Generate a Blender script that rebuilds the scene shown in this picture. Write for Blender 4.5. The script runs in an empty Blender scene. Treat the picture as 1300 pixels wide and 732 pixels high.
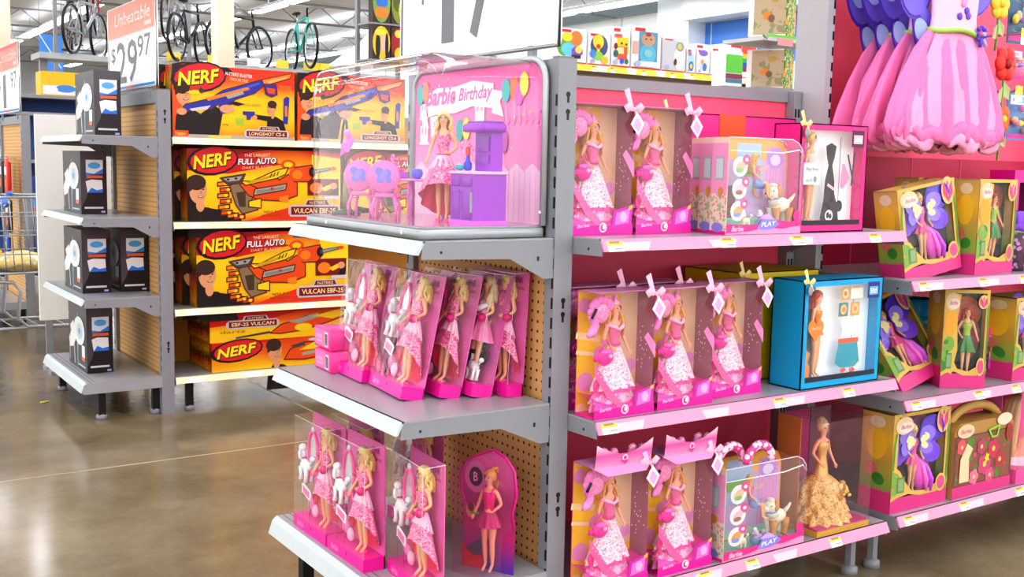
import bpy, bmesh, math, random
from math import sin, cos, pi, radians as R
from mathutils import Vector, Matrix, Euler
random.seed(7)
SC = bpy.context.scene
COL = SC.collection

# ------------------------------------------------------------------ materials
_M = {}
def lin(h):
    h = h.lstrip('#')
    v = [int(h[i:i+2], 16)/255 for i in (0, 2, 4)]
    return tuple(x/12.92 if x <= .04045 else ((x+.055)/1.055)**2.4 for x in v) + (1,)
def M(h, rough=.5, metal=0., vary=0., scale=20., emit=0., bump=0.):
    """procedural material: one colour, optionally broken up by noise"""
    key = (h, rough, metal, vary, scale, emit, bump)
    if key in _M: return _M[key]
    m = bpy.data.materials.new('paint_' + h.strip('#')); m.use_nodes = True
    nt = m.node_tree; b = nt.nodes['Principled BSDF']
    b.inputs['Base Color'].default_value = lin(h)
    b.inputs['Roughness'].default_value = rough
    b.inputs['Metallic'].default_value = metal
    if emit:
        b.inputs['Emission Color'].default_value = lin(h); b.inputs['Emission Strength'].default_value = emit
    if vary or bump:
        tc = nt.nodes.new('ShaderNodeTexCoord'); n = nt.nodes.new('ShaderNodeTexNoise')
        n.inputs['Scale'].default_value = scale; n.inputs['Detail'].default_value = 4
        nt.links.new(tc.outputs['Object'], n.inputs['Vector'])
        if vary:
            mx = nt.nodes.new('ShaderNodeMix'); mx.data_type = 'RGBA'
            c = lin(h)
            mx.inputs[6].default_value = tuple(max(0, x*(1-vary)) for x in c[:3]) + (1,)
            mx.inputs[7].default_value = tuple(min(1, x*(1+vary)) for x in c[:3]) + (1,)
            nt.links.new(n.outputs['Fac'], mx.inputs[0]); nt.links.new(mx.outputs[2], b.inputs['Base Color'])
        if bump:
            bp = nt.nodes.new('ShaderNodeBump'); bp.inputs['Strength'].default_value = bump; bp.inputs['Distance'].default_value = .004
            nt.links.new(n.outputs['Fac'], bp.inputs['Height']); nt.links.new(bp.outputs[0], b.inputs['Normal'])
    _M[key] = m
    return m
def clear(name, tint='#ffffff', haze=.04, rough=.03, refl=1.0, crinkle=.5):
    """thin clear plastic: transparent with a sharp reflection growing at grazing angles and a little milky haze"""
    if name in _M: return _M[name]
    m = bpy.data.materials.new(name); m.use_nodes = True; nt = m.node_tree; nt.nodes.clear()
    out = nt.nodes.new('ShaderNodeOutputMaterial'); tr = nt.nodes.new('ShaderNodeBsdfTransparent'); gl = nt.nodes.new('ShaderNodeBsdfGlossy')
    df = nt.nodes.new('ShaderNodeBsdfDiffuse'); lw = nt.nodes.new('ShaderNodeLayerWeight'); m1 = nt.nodes.new('ShaderNodeMixShader'); m2 = nt.nodes.new('ShaderNodeMixShader')
    tr.inputs[0].default_value = lin(tint); gl.inputs['Roughness'].default_value = rough
    pw = nt.nodes.new('ShaderNodeMath'); pw.operation = 'POWER'; pw.inputs[1].default_value = 4.5; nt.links.new(lw.outputs['Facing'], pw.inputs[0])
    ml = nt.nodes.new('ShaderNodeMath'); ml.operation = 'MULTIPLY_ADD'; ml.inputs[1].default_value = .75*refl; ml.inputs[2].default_value = .035*refl; nt.links.new(pw.outputs[0], ml.inputs[0])
    tcn = nt.nodes.new('ShaderNodeTexCoord'); nz = nt.nodes.new('ShaderNodeTexNoise'); nz.inputs['Scale'].default_value = 22; bpn = nt.nodes.new('ShaderNodeBump'); bpn.inputs['Strength'].default_value = crinkle; bpn.inputs['Distance'].default_value = .01
    nt.links.new(tcn.outputs['Object'], nz.inputs['Vector']); nt.links.new(nz.outputs['Fac'], bpn.inputs['Height']); nt.links.new(bpn.outputs[0], gl.inputs['Normal'])
    df.inputs[0].default_value = (1, 1, 1, 1)
    m1.inputs[0].default_value = haze
    nt.links.new(tr.outputs[0], m1.inputs[1]); nt.links.new(df.outputs[0], m1.inputs[2])
    nt.links.new(ml.outputs[0], m2.inputs[0]); nt.links.new(m1.outputs[0], m2.inputs[1]); nt.links.new(gl.outputs[0], m2.inputs[2])
    nt.links.new(m2.outputs[0], out.inputs[0]); _M[name] = m
    return m
def gradient(name, stops, axis='Z', noise=.25, nscale=4., rough=.35):
    """colour ramp over the object's own bounding box, wobbled by noise (printed card, fabric)"""
    if name in _M: return _M[name]
    m = bpy.data.materials.new(name); m.use_nodes = True; nt = m.node_tree; b = nt.nodes['Principled BSDF']
    b.inputs['Roughness'].default_value = rough
    tc = nt.nodes.new('ShaderNodeTexCoord'); sp = nt.nodes.new('ShaderNodeSeparateXYZ'); n = nt.nodes.new('ShaderNodeTexNoise'); n.inputs['Scale'].default_value = nscale
    nt.links.new(tc.outputs['Generated'], sp.inputs[0]); nt.links.new(tc.outputs['Generated'], n.inputs['Vector'])
    ad = nt.nodes.new('ShaderNodeMath'); ad.operation = 'MULTIPLY_ADD'; ad.inputs[1].default_value = noise
    nt.links.new(n.outputs['Fac'], ad.inputs[0])
    if axis == 'XZ':
        a2 = nt.nodes.new('ShaderNodeMath'); a2.operation = 'MULTIPLY_ADD'; a2.inputs[1].default_value = .45
        nt.links.new(sp.outputs['X'], a2.inputs[0]); nt.links.new(sp.outputs['Z'], a2.inputs[2]); nt.links.new(a2.outputs[0], ad.inputs[2])
    else:
        sb = nt.nodes.new('ShaderNodeMath'); sb.operation = 'SUBTRACT'; sb.inputs[1].default_value = noise*.5
        nt.links.new(sp.outputs[axis], sb.inputs[0]); nt.links.new(sb.outputs[0], ad.inputs[2])
    cr = nt.nodes.new('ShaderNodeValToRGB'); e = cr.color_ramp.elements
    while len(e) < len(stops): e.new(.5)
    for el, (p, c) in zip(e, stops): el.position = p; el.color = lin(c)
    nt.links.new(ad.outputs[0], cr.inputs[0]); nt.links.new(cr.outputs[0], b.inputs['Base Color']); _M[name] = m
    return m
def dots(name, base, spot, scale=80., size=.35, rough=.5, mode='voronoi', second=None):
    """fabric / card with scattered spots"""
    if name in _M: return _M[name]
    m = bpy.data.materials.new(name); m.use_nodes = True; nt = m.node_tree; b = nt.nodes['Principled BSDF']; b.inputs['Roughness'].default_value = rough
    tc = nt.nodes.new('ShaderNodeTexCoord'); v = nt.nodes.new('ShaderNodeTexVoronoi'); v.inputs['Scale'].default_value = scale
    nt.links.new(tc.outputs['Object'], v.inputs['Vector'])
    lt = nt.nodes.new('ShaderNodeMath'); lt.operation = 'LESS_THAN'; lt.inputs[1].default_value = size
    nt.links.new(v.outputs['Distance'], lt.inputs[0])
    mx = nt.nodes.new('ShaderNodeMix'); mx.data_type = 'RGBA'; mx.inputs[6].default_value = lin(base); mx.inputs[7].default_value = lin(spot)
    nt.links.new(lt.outputs[0], mx.inputs[0])
    src = mx.outputs[2]
    if second:
        n = nt.nodes.new('ShaderNodeTexNoise'); n.inputs['Scale'].default_value = scale*.6; nt.links.new(tc.outputs['Object'], n.inputs['Vector'])
        g = nt.nodes.new('ShaderNodeMath'); g.operation = 'GREATER_THAN'; g.inputs[1].default_value = .58; nt.links.new(n.outputs['Fac'], g.inputs[0])
        m2 = nt.nodes.new('ShaderNodeMix'); m2.data_type = 'RGBA'; nt.links.new(g.outputs[0], m2.inputs[0]); nt.links.new(src, m2.inputs[6]); m2.inputs[7].default_value = lin(second)
        src = m2.outputs[2]
    nt.links.new(src, b.inputs['Base Color']); _M[name] = m
    return m
def pegboard_mat(name='pegboard_tan', h='#dfae70'):
    if name in _M: return _M[name]
    m = bpy.data.materials.new(name); m.use_nodes = True; nt = m.node_tree; b = nt.nodes['Principled BSDF']; b.inputs['Roughness'].default_value = .65
    tc = nt.nodes.new('ShaderNodeTexCoord'); sp = nt.nodes.new('ShaderNodeSeparateXYZ'); nt.links.new(tc.outputs['Object'], sp.inputs[0])
    def f(sock):
        a = nt.nodes.new('ShaderNodeMath'); a.operation = 'MULTIPLY'; a.inputs[1].default_value = 1/.0254; nt.links.new(sock, a.inputs[0])
        c = nt.nodes.new('ShaderNodeMath'); c.operation = 'FRACT'; nt.links.new(a.outputs[0], c.inputs[0])
        d = nt.nodes.new('ShaderNodeMath'); d.operation = 'SUBTRACT'; d.inputs[1].default_value = .5; nt.links.new(c.outputs[0], d.inputs[0])
        e = nt.nodes.new('ShaderNodeMath'); e.operation = 'POWER'; e.inputs[1].default_value = 2; nt.links.new(d.outputs[0], e.inputs[0])
        return e.outputs[0]
    s = nt.nodes.new('ShaderNodeMath'); s.operation = 'ADD'; nt.links.new(f(sp.outputs['X']), s.inputs[0]); nt.links.new(f(sp.outputs['Z']), s.inputs[1])
    l = nt.nodes.new('ShaderNodeMath'); l.operation = 'LESS_THAN'; l.inputs[1].default_value = .025; nt.links.new(s.outputs[0], l.inputs[0])
    n = nt.nodes.new('ShaderNodeTexNoise'); n.inputs['Scale'].default_value = 6; nt.links.new(tc.outputs['Object'], n.inputs['Vector'])
    mv = nt.nodes.new('ShaderNodeMix'); mv.data_type = 'RGBA'; nt.links.new(n.outputs['Fac'], mv.inputs[0])
    c = lin(h); mv.inputs[6].default_value = tuple(x*.9 for x in c[:3])+(1,); mv.inputs[7].default_value = tuple(min(1, x*1.08) for x in c[:3])+(1,)
    mx = nt.nodes.new('ShaderNodeMix'); mx.data_type = 'RGBA'; nt.links.new(l.outputs[0], mx.inputs[0]); nt.links.new(mv.outputs[2], mx.inputs[6]); mx.inputs[7].default_value = lin('#3a2412')
    nt.links.new(mx.outputs[2], b.inputs['Base Color']); _M[name] = m
    return m

# ------------------------------------------------------------------ mesh builder
_T = {}
def text_mesh(s, bold, shear):
    k = (s, bold, shear)
    if k in _T: return _T[k]
    cu = bpy.data.curves.new('lettering', 'FONT'); cu.body = s; cu.offset = bold; cu.shear = shear; cu.resolution_u = 2
    o = bpy.data.objects.new('lettering', cu); COL.objects.link(o)
    dg = bpy.context.evaluated_depsgraph_get(); me = bpy.data.meshes.new_from_object(o.evaluated_get(dg))
    vs = [(v.co.x, v.co.y) for v in me.vertices]; fs = [tuple(p.vertices) for p in me.polygons]
    bpy.data.objects.remove(o); bpy.data.curves.remove(cu); bpy.data.meshes.remove(me)
    x0 = min(v[0] for v in vs); x1 = max(v[0] for v in vs); y0 = min(v[1] for v in vs); y1 = max(v[1] for v in vs)
    vs = [((x-x0)/(x1-x0)-.5, (y-y0)/(y1-y0)-.5) for x, y in vs]
    _T[k] = (vs, fs)
    return _T[k]

class MB:
    def __init__(s): s.v = []; s.f = []; s.mi = []; s.sm = []; s.mats = []; s.X = Matrix.Identity(4); s.O = Vector(); s.U = Vector((1, 0, 0)); s.V = Vector((0, 0, 1)); s.N = Vector((0, -1, 0)); s.k = .0005; s.W = s.H = 1.
    def slot(s, m):
        if m not in s.mats: s.mats.append(m)
        return s.mats.index(m)
    def add(s, vs, fs, m, smooth=False):
        b = len(s.v); i = s.slot(m)
        s.v += [tuple(s.X @ Vector(v)) for v in vs]
        for f in fs: s.f.append(tuple(b+j for j in f)); s.mi.append(i); s.sm.append(smooth)
        return s
    def box(s, x0, y0, z0, x1, y1, z1, m):
        return s.add([(x0,y0,z0),(x1,y0,z0),(x1,y1,z0),(x0,y1,z0),(x0,y0,z1),(x1,y0,z1),(x1,y1,z1),(x0,y1,z1)],
            [(0,3,2,1),(4,5,6,7),(0,1,5,4),(1,2,6,5),(2,3,7,6),(3,0,4,7)], m)
    def rbox(s, x0, y0, z0, x1, y1, z1, m, r=.01, seg=3, drop=(), vertical=False):
        bm = bmesh.new(); bmesh.ops.create_cube(bm, size=1)
        for v in bm.verts: v.co = Vector(((x0+x1)/2+v.co.x*(x1-x0), (y0+y1)/2+v.co.y*(y1-y0), (z0+z1)/2+v.co.z*(z1-z0)))
        ed = [e for e in bm.edges if not vertical or abs(e.verts[0].co.z-e.verts[1].co.z) > 1e-6]
        bmesh.ops.bevel(bm, geom=ed, offset=r, segments=seg, affect='EDGES', profile=.5)
        bm.normal_update()
        fs = []
        for f in bm.faces:
            n = f.normal
            if any((n - Vector(d)).length < .3 for d in drop): continue
            fs.append(tuple(v.index for v in f.verts))
        bm.verts.index_update()
        vs = [tuple(v.co) for v in bm.verts]; fs = []
        for f in bm.faces:
            if any((f.normal - Vector(d)).length < .3 for d in drop): continue
            fs.append(tuple(v.index for v in f.verts))
        bm.free(); return s.add(vs, fs, m, True)
    def poly(s, pts, m): return s.add(pts, [tuple(range(len(pts)))], m)
    def prism(s, pts, a, b, m, axis='X'):
        """2-D outline extruded from a to b along an axis; outline is in the other two axes in order"""
        def p(t, q): return {'X': (t, q[0], q[1]), 'Y': (q[0], t, q[1]), 'Z': (q[0], q[1], t)}[axis]
        n = len(pts); vs = [p(a, q) for q in pts] + [p(b, q) for q in pts]
        return s.add(vs, [tuple(range(n))[::-1], tuple(range(n, 2*n))] + [(i, (i+1) % n, n+(i+1) % n, n+i) for i in range(n)], m)
    def tube(s, path, r, m, n=6, cap=True, flat=1.):
        P = [Vector(p) for p in path]; rs = r if isinstance(r, (list, tuple)) else [r]*len(P)
        vs = []; prev = None
        for i, p in enumerate(P):
            t = (P[min(i+1, len(P)-1)] - P[max(i-1, 0)])
            if t.length < 1e-9: t = Vector((0, 0, 1))
            t.normalize()
            a = prev if prev is not None else (Vector((0, 0, 1)) if abs(t.z) < .9 else Vector((0, 1, 0)))
            a = (a - t*a.dot(t))
            if a.length < 1e-6: a = t.orthogonal()
            a.normalize(); prev = a; b = t.cross(a)
            vs += [tuple(p + (a*cos(2*pi*k/n)*flat + b*sin(2*pi*k/n))*rs[i]) for k in range(n)]
        fs = [(i*n+k, i*n+(k+1) % n, (i+1)*n+(k+1) % n, (i+1)*n+k) for i in range(len(P)-1) for k in range(n)]
        if cap: fs += [tuple(range(n))[::-1], tuple(range((len(P)-1)*n, len(P)*n))]
        return s.add(vs, fs, m, True)
    def lathe(s, prof, m, c=(0, 0, 0), n=24, fx=1., fy=1., wob=None, a0=0, a1=2*pi, cap=False):
        """profile of (radius, z); wob(angle, t) multiplies the radius, may also return (mult, dz)"""
        full = abs(a1-a0-2*pi) < 1e-6; cols = n if full else n+1; vs = []
        for j, (r, z) in enumerate(prof):
            for k in range(cols):
                a = a0+(a1-a0)*k/n; q = wob(a, j/(max(1, len(prof)-1))) if wob else 1.; dz = 0
                if isinstance(q, tuple): q, dz = q
                vs.append((c[0]+r*q*fx*cos(a), c[1]+r*q*fy*sin(a), c[2]+z+dz))
        fs = [(j*cols+k, j*cols+(k+1) % cols, (j+1)*cols+(k+1) % cols, (j+1)*cols+k) for j in range(len(prof)-1) for k in range(n)]
        if cap: fs += [tuple(range(cols))[::-1], tuple(range((len(prof)-1)*cols, len(prof)*cols))]
        return s.add(vs, fs, m, True)
    def ball(s, c, r, m, n=12, h=8):
        r = (r,)*3 if not isinstance(r, (list, tuple)) else r; vs = []
        for j in range(h+1):
            t = pi*j/h
            for k in range(n): a = 2*pi*k/n; vs.append((c[0]+r[0]*sin(t)*cos(a), c[1]+r[1]*sin(t)*sin(a), c[2]+r[2]*cos(t)))
        return s.add(vs, [(j*n+k, (j+1)*n+k, (j+1)*n+(k+1) % n, j*n+(k+1) % n) for j in range(h) for k in range(n)], m, True)
    def mesh(s, me, m, X=Matrix.Identity(4)):
        return s.add([tuple(X @ v.co) for v in me.vertices], [tuple(p.vertices) for p in me.polygons], m, True)
    # ---- flat art on a face: origin O, axes U,V with size W,H; coordinates are 0..1
    def face(s, O, U, V, W, H, k=.0005):
        s.O = Vector(O); s.U = Vector(U); s.V = Vector(V); s.N = s.U.cross(s.V); s.W = W; s.H = H; s.k = k
        return s
    def P(s, u, v, L): return tuple(s.O + s.U*(u*s.W) + s.V*(v*s.H) + s.N*(s.k*L))
    def art(s, pts, m, L=1):
        s.c = getattr(s, 'c', 0)+1; L += .015*s.c
        return s.add([s.P(u, v, L) for u, v in pts], [tuple(range(len(pts)))], m)
    def rect(s, u0, v0, u1, v1, m, L=1): return s.art([(u0, v0), (u1, v0), (u1, v1), (u0, v1)], m, L)
    def oval(s, cu, cv, ru, rv, m, L=1, n=16, rot=0., a0=0., a1=2*pi):
        return s.art([(cu+ru*cos(a)*cos(rot)-rv*sin(a)*sin(rot)*s.H/s.W, cv+ru*cos(a)*sin(rot)*s.W/s.H+rv*sin(a)*cos(rot)) for a in [a0+(a1-a0)*i/n for i in range(n if abs(a1-a0-2*pi) < 1e-6 else n+1)]], m, L)
    def stroke(s, pts, w, m, L=1):
        """polyline of width w (fraction of W)"""
        for (a, b), (c, d) in zip(pts, pts[1:]):
            A = Vector((a*s.W, b*s.H)); B = Vector((c*s.W, d*s.H)); t = (B-A)
            if t.length < 1e-9: continue
            t.normalize(); q = Vector((-t.y, t.x))*w*s.W/2
            s.art([(p.x/s.W, p.y/s.H) for p in (A-q-t*w*s.W*.3, B-q+t*w*s.W*.3, B+q+t*w*s.W*.3, A+q-t*w*s.W*.3)], m, L)
        return s
    def oart(s, pts, m, L, w=.007, line='#5a1608'):
        s.art(pts, m, L); return s.stroke(list(pts)+[pts[0]], w, M(line, .5), L+.5)
    def text(s, t, cu, cv, w, h, m, L=2, bold=.02, shear=0., rot=0.):
        vs, fs = text_mesh(t, bold, shear); out = []; s.c = getattr(s, 'c', 0)+1; L += .015*s.c
        for x, y in vs:
            x *= w*s.W; y *= h*s.H; x, y = x*cos(rot)-y*sin(rot), x*sin(rot)+y*cos(rot)
            out.append(s.P(cu+x/s.W, cv+y/s.H, L))
        return s.add(out, fs, m)
    def build(s, name, parent=None, label=None):
        me = bpy.data.meshes.new(name); me.from_pydata(s.v, [], s.f); me.polygons.foreach_set('material_index', s.mi); me.polygons.foreach_set('use_smooth', s.sm)
        for m in s.mats: me.materials.append(m)
        me.update(); o = bpy.data.objects.new(name, me); COL.objects.link(o)
        if parent: o.parent = parent
        if label: o['label'] = label
        return o
def tag(o, label, cat, group=None, kind=None):
    o['label'] = label; o['category'] = cat
    if group: o['group'] = group
    if kind: o['kind'] = kind
    return o
def thing(name, label, cat, loc=(0, 0, 0), rz=0., group=None, lean=0., roll=0.):
    o = bpy.data.objects.new(name, None); COL.objects.link(o); o.empty_display_size = .05
    o.location = loc; o.rotation_euler = (lean, roll, rz)
    return tag(o, label, cat, group)
def struct(mb, name):
    o = mb.build(name); o['kind'] = 'structure'; return o
KIDS = {}
def dup(o, loc=None, rz=None, label=None, group=None, lean=None, roll=None):
    def cp(a, par):
        c = a.copy(); COL.objects.link(c); c.parent = par
        for ch in [x for x in bpy.data.objects if x.parent == a]: cp(ch, c)
        return c
    c = cp(o, None)
    if loc is not None: c.location = loc
    e = c.rotation_euler
    c.rotation_euler = (e[0] if lean is None else lean, e[1] if roll is None else roll, e[2] if rz is None else rz)
    if label: c['label'] = label
    if group: c['group'] = group
    return c

# ------------------------------------------------------------------ palette
STEEL = M('#8f9298', .45, .0, .05, 9); STEEL_D = M('#7d8086', .5); LIP = M('#c3cccf', .35, 0, .04, 12); DARK = M('#0c0c0e', .6); DECK = M('#a3a5a9', .28, 0, .05, 8)
BLACK = M('#121114', .4); WHITE = M('#f4f4f4', .4); PEG = pegboard_mat(); YEL = M('#ffe14a', .5); CREAM = M('#ffe9ae', .5); PAPER = M('#fbfbf6', .5)
HOT = M('#f0189a', .35); PINK = M('#ff86c8', .45); PALE = M('#ffc3e0', .5); STRIP = M('#ff93b4', .45, 0, .06, 14); STRIPL = M('#ffc0d0', .45)
CORAL = M('#fb5a7c', .5, 0, .09, 7); CORAL_SHADE = M('#c4224f', .55, 0, .1, 5); SKIN = M('#f3b58a', .5); HAIR = M('#f2cf7e', .5, 0, .25, 300); PURP = M('#9a22b8', .4); LILAC = M('#c98ae6', .5)
GOLD = M('#d9a94e', .35, .3, .2, 120); RED = M('#d8202a', .45); ORANGE = M('#f4731c', .45); YELLOW = M('#fbd014', .45); GRASS = M('#57b83a', .5); TEAL = M('#1fb0b4', .45); BLUE = M('#2c6fd8', .45); NAVY = M('#2b2f8a', .45)
GREY = M('#9a9aa0', .5); LGREY = M('#d2d2d6', .5); CHROME = M('#c8ccd2', .25, .8); BROWN = M('#6a4526', .6); CLEAR = clear('clear_plastic', haze=.02); CLEARP = clear('clear_pinkish_plastic', '#fff2fa', .02); ACRYL = clear('clear_acrylic', '#fdfeff', .015, .02, 1.3, .08)
# ------------------------------------------------------------------ camera, light, hall
def make_camera():
    yaw, pit, rol = .9769, .1137, .0204
    f = Vector((cos(yaw)*cos(pit), sin(yaw)*cos(pit), -sin(pit))); r = Vector((sin(yaw), -cos(yaw), 0)); u = r.cross(f)
    rr = r*cos(rol)+u*sin(rol); uu = -r*sin(rol)+u*cos(rol)
    cd = bpy.data.cameras.new('camera'); cam = bpy.data.objects.new('camera', cd); COL.objects.link(cam)
    m = Matrix.Identity(4)
    for i in range(3): m[i][0] = rr[i]; m[i][1] = uu[i]; m[i][2] = -f[i]
    m.translation = (-1.5827, -2.1594, 1.2754); cam.matrix_world = m
    cd.sensor_width = 36; cd.lens = 1376.0223/1300*36; cd.clip_start = .05; cd.clip_end = 200
    SC.camera = cam
make_camera()
w = bpy.data.worlds.new('store_ambient_fill'); SC.world = w; w.use_nodes = True  # even ambient fill, added; it enters where the hall is left open
w.node_tree.nodes['Background'].inputs[0].default_value = (1, .985, .97, 1); w.node_tree.nodes['Background'].inputs[1].default_value = 1.05
SC.view_settings.view_transform = 'Standard'; SC.view_settings.look = 'Medium High Contrast'; SC.view_settings.exposure = 1.0
SC.cycles.transparent_max_bounces = 40; SC.cycles.max_bounces = 8; SC.cycles.sample_clamp_indirect = 4; SC.cycles.caustics_reflective = False; SC.cycles.caustics_refractive = False

def floor_mat():
    m = bpy.data.materials.new('polished_concrete'); m.use_nodes = True; nt = m.node_tree; b = nt.nodes['Principled BSDF']
    tc = nt.nodes.new('ShaderNodeTexCoord'); n = nt.nodes.new('ShaderNodeTexNoise'); n.inputs['Scale'].default_value = 1.6; n.inputs['Detail'].default_value = 8; n.inputs['Roughness'].default_value = .65
    n2 = nt.nodes.new('ShaderNodeTexNoise'); n2.inputs['Scale'].default_value = 60; n2.inputs['Detail'].default_value = 3
    nt.links.new(tc.outputs['Object'], n.inputs['Vector']); nt.links.new(tc.outputs['Object'], n2.inputs['Vector'])
    cr = nt.nodes.new('ShaderNodeValToRGB'); e = cr.color_ramp.elements; e[0].position = .3; e[0].color = lin('#75674f'); e[1].position = .72; e[1].color = lin('#a8987a')
    nt.links.new(n.outputs['Fac'], cr.inputs[0])
    mx = nt.nodes.new('ShaderNodeMix'); mx.data_type = 'RGBA'; mx.blend_type = 'MULTIPLY'; mx.inputs[0].default_value = .25
    nt.links.new(cr.outputs[0], mx.inputs[6]); nt.links.new(n2.outputs['Color'], mx.inputs[7])
    nt.links.new(mx.outputs[2], b.inputs['Base Color']); b.inputs['Roughness'].default_value = .16
    b.inputs['Specular IOR Level'].default_value = .6
    return m
fl = MB(); fl.box(-14, -10, -.1, 15, 46, 0, floor_mat())
J = M('#b5a88c', .5)
for y in (-2.6, 2.37, 7.4, 12.4): fl.box(-14, y, 0, 15, y+.012, .0006, J)
for x in (-2.5, .62, 5.0): fl.box(x, -10, 0, x+.012, 46, .0006, J)
struct(fl, 'floor')
def ceil_mat():
    m = bpy.data.materials.new('corrugated_roof_deck'); m.use_nodes = True; nt = m.node_tree; b = nt.nodes['Principled BSDF']; b.inputs['Roughness'].default_value = .6
    tc = nt.nodes.new('ShaderNodeTexCoord'); wv = nt.nodes.new('ShaderNodeTexWave'); wv.inputs['Scale'].default_value = 1.3; wv.bands_direction = 'Y'; nt.links.new(tc.outputs['Object'], wv.inputs['Vector'])
    cr = nt.nodes.new('ShaderNodeValToRGB'); cr.color_ramp.elements[0].color = lin('#b2b3b6'); cr.color_ramp.elements[1].color = lin('#dcdcdc'); nt.links.new(wv.outputs['Fac'], cr.inputs[0]); nt.links.new(cr.outputs[0], b.inputs['Base Color'])
    b.inputs['Emission Strength'].default_value = .0
    return m
c = MB(); c.box(-14, -10, 5.2, 15, 46, 5.3, ceil_mat()); struct(c, 'ceiling')
WALLW = M('#f3f8f8', .6, 0, .02, 1)
c = MB(); c.box(15, -10, 0, 15.2, 46, 4.95, WALLW); c.box(14.99, 11, 3.4, 15, 16.6, 4.35, M('#4a86e0', .5)); c.box(14.99, 5, 3.3, 15, 11, 4.2, M('#fdf8ea', .5))
for y in range(6, 44, 3): c.box(14.985, y, 0, 15, y+.03, 4.9, M('#c9d6da', .6))
struct(c, 'wall_right')
c = MB(); c.box(-14, 46, 0, 15.2, 46.2, 5.2, M('#b9bcc0', .7, 0, .1, .4)); struct(c, 'wall_far')
c = MB(); c.box(14.8, -10, 4.75, 15, 46, 4.95, M('#8fa0a8', .5)); struct(c, 'trim_1')
c = MB(); c.box(14.5, 15.2, 0, 15, 16.2, 5.2, M('#e8f2f4', .5)); struct(c, 'trim_2')
c = MB(); c.box(14.3, 7, 4.35, 14.8, 15.2, 4.75, M('#eef6f8', .5)); struct(c, 'trim_3')
# columns
for nm, x, y, s, lab in (('support_column', 2.7, 10.2, .21, 'cream painted support column rising behind the blaster shelves'), ('support_column', 1.28, 16, .26, 'beige support column at the far left edge behind the smaller price sign')):
    t = thing(nm, lab, 'column', (x, y, 0)); mb = MB(); mb.rbox(-s/2, -s/2, 0, s/2, s/2, 5.2, M('#e9e2c8', .5, 0, .06, 3), .02, 2, vertical=True); mb.build('shaft', t)
    mb = MB(); mb.box(-s*.8, -s*.8, 0, s*.8, s*.8, .02, GREY); mb.build('base_plate', t)
# fluorescent strips running along y
TUBE = M('#f6f8ff', .4, emit=7.); ADDED_UPL = M('#f4f6fe', .4, emit=5.)
def strip(x, y0, y1, lab, grp):
    t = thing('strip_light', lab, 'ceiling light', (x, y0, 4.72), group=grp); L = y1-y0
    mb = MB(); mb.prism([(-.16, .0), (.16, .0), (.07, .09), (-.07, .09)], 0, L, M('#e8eaec', .4), 'Y'); mb.build('housing', t)
    mb = MB(); mb.box(-.14, .02, -.02, .14, L-.02, 0, TUBE); mb.box(-.05, .02, .0905, .05, L-.02, .095, ADDED_UPL); mb.build('tube_and_added_uplight', t)  # upper strip is an added upward glow that brightens the ceiling
    mb = MB()
    for q in (.1, .9): mb.box(-.01, L*q-.01, .09, .01, L*q+.01, .48, GREY)
    mb.build('hanger', t)
for x in (-8.2, -5., -1.8, 1.4, 4.6, 7.9, 11.4, 13.4):  # the run nearest the right wall is added to whiten that wall
    for y0, y1 in ((-9, 3), (4, 13), (14, 23), (24, 33), (34, 43)): strip(x, y0, y1, 'long white fluorescent strip light hanging under the grey roof', 'fluorescent strip lights')
# joists
for y in (6, 12, 18, 24, 30, 36, 42):
    t = thing('roof_joist', 'open web steel joist crossing under the grey roof', 'joist', (0, y, 4.85), group='roof joists')
    mb = MB(); mb.box(-14, -.04, .3, 14.8, .04, .35, GREY); mb.build('chord', t)
    mb = MB(); mb.box(-14, -.04, -.15, 14.8, .04, -.1, M('#85878c', .5)); mb.build('chord', t)
    mb = MB(); P = [(-14+i*.6, 0, -.12 if i % 2 else .32) for i in range(48)]; mb.tube(P, .014, M('#85878c', .5), 4); mb.build('web', t)

# ------------------------------------------------------------------ shelving
def slots(mb, x, y, z0, z1, step=.05):
    z = z0
    while z < z1: mb.box(x-.0035, y-.0012, z, x+.0035, y, z+.028, BLACK); z += step
def keyhole(mb, x, z, xs):
    """dark keyhole on a side face of the post, face at x = xs, along y"""
    mb.add([(xs, x+.007*cos(a), z+.007*sin(a)) for a in [2*pi*i/10 for i in range(10)]], [tuple(range(10))], BLACK); mb.box(min(xs, xs-.0001), x-.0035, z-.02, max(xs, xs+.0003), x+.0035, z, BLACK)
def tags(shelf, xs, y, z, h, dy):
    for x in xs:
        mb = MB(); w = .05; s = h/.06
        mb.add([(x, y-.001, z-.003), (x+w, y-.001, z-.003), (x+w, y-dy*.5-.001, z-h*.5), (x, y-dy*.5-.001, z-h*.5)], [(0, 3, 2, 1)], YEL)
        mb.add([(x, y-dy*.5-.001, z-h*.5), (x+w, y-dy*.5-.001, z-h*.5), (x+w, y-dy-.001, z-h), (x, y-dy-.001, z-h)], [(0, 3, 2, 1)], PAPER)
        mb.add([(x+.008, y-.0016-dy*.2, z-h*.2), (x+w-.01, y-.0016-dy*.2, z-h*.2), (x+w-.01, y-.0016-dy*.35, z-h*.35), (x+.008, y-.0016-dy*.35, z-h*.35)], [(0, 3, 2, 1)], M('#a08a30', .6))
        mb.add([(x+.022, y-.0016-dy*.7, z-h*.7), (x+w-.004, y-.0016-dy*.7, z-h*.7), (x+w-.004, y-.0016-dy*.8, z-h*.8), (x+.022, y-.0016-dy*.8, z-h*.8)], [(0, 3, 2, 1)], GREY)
        mb.build('price_tag', shelf)
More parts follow.
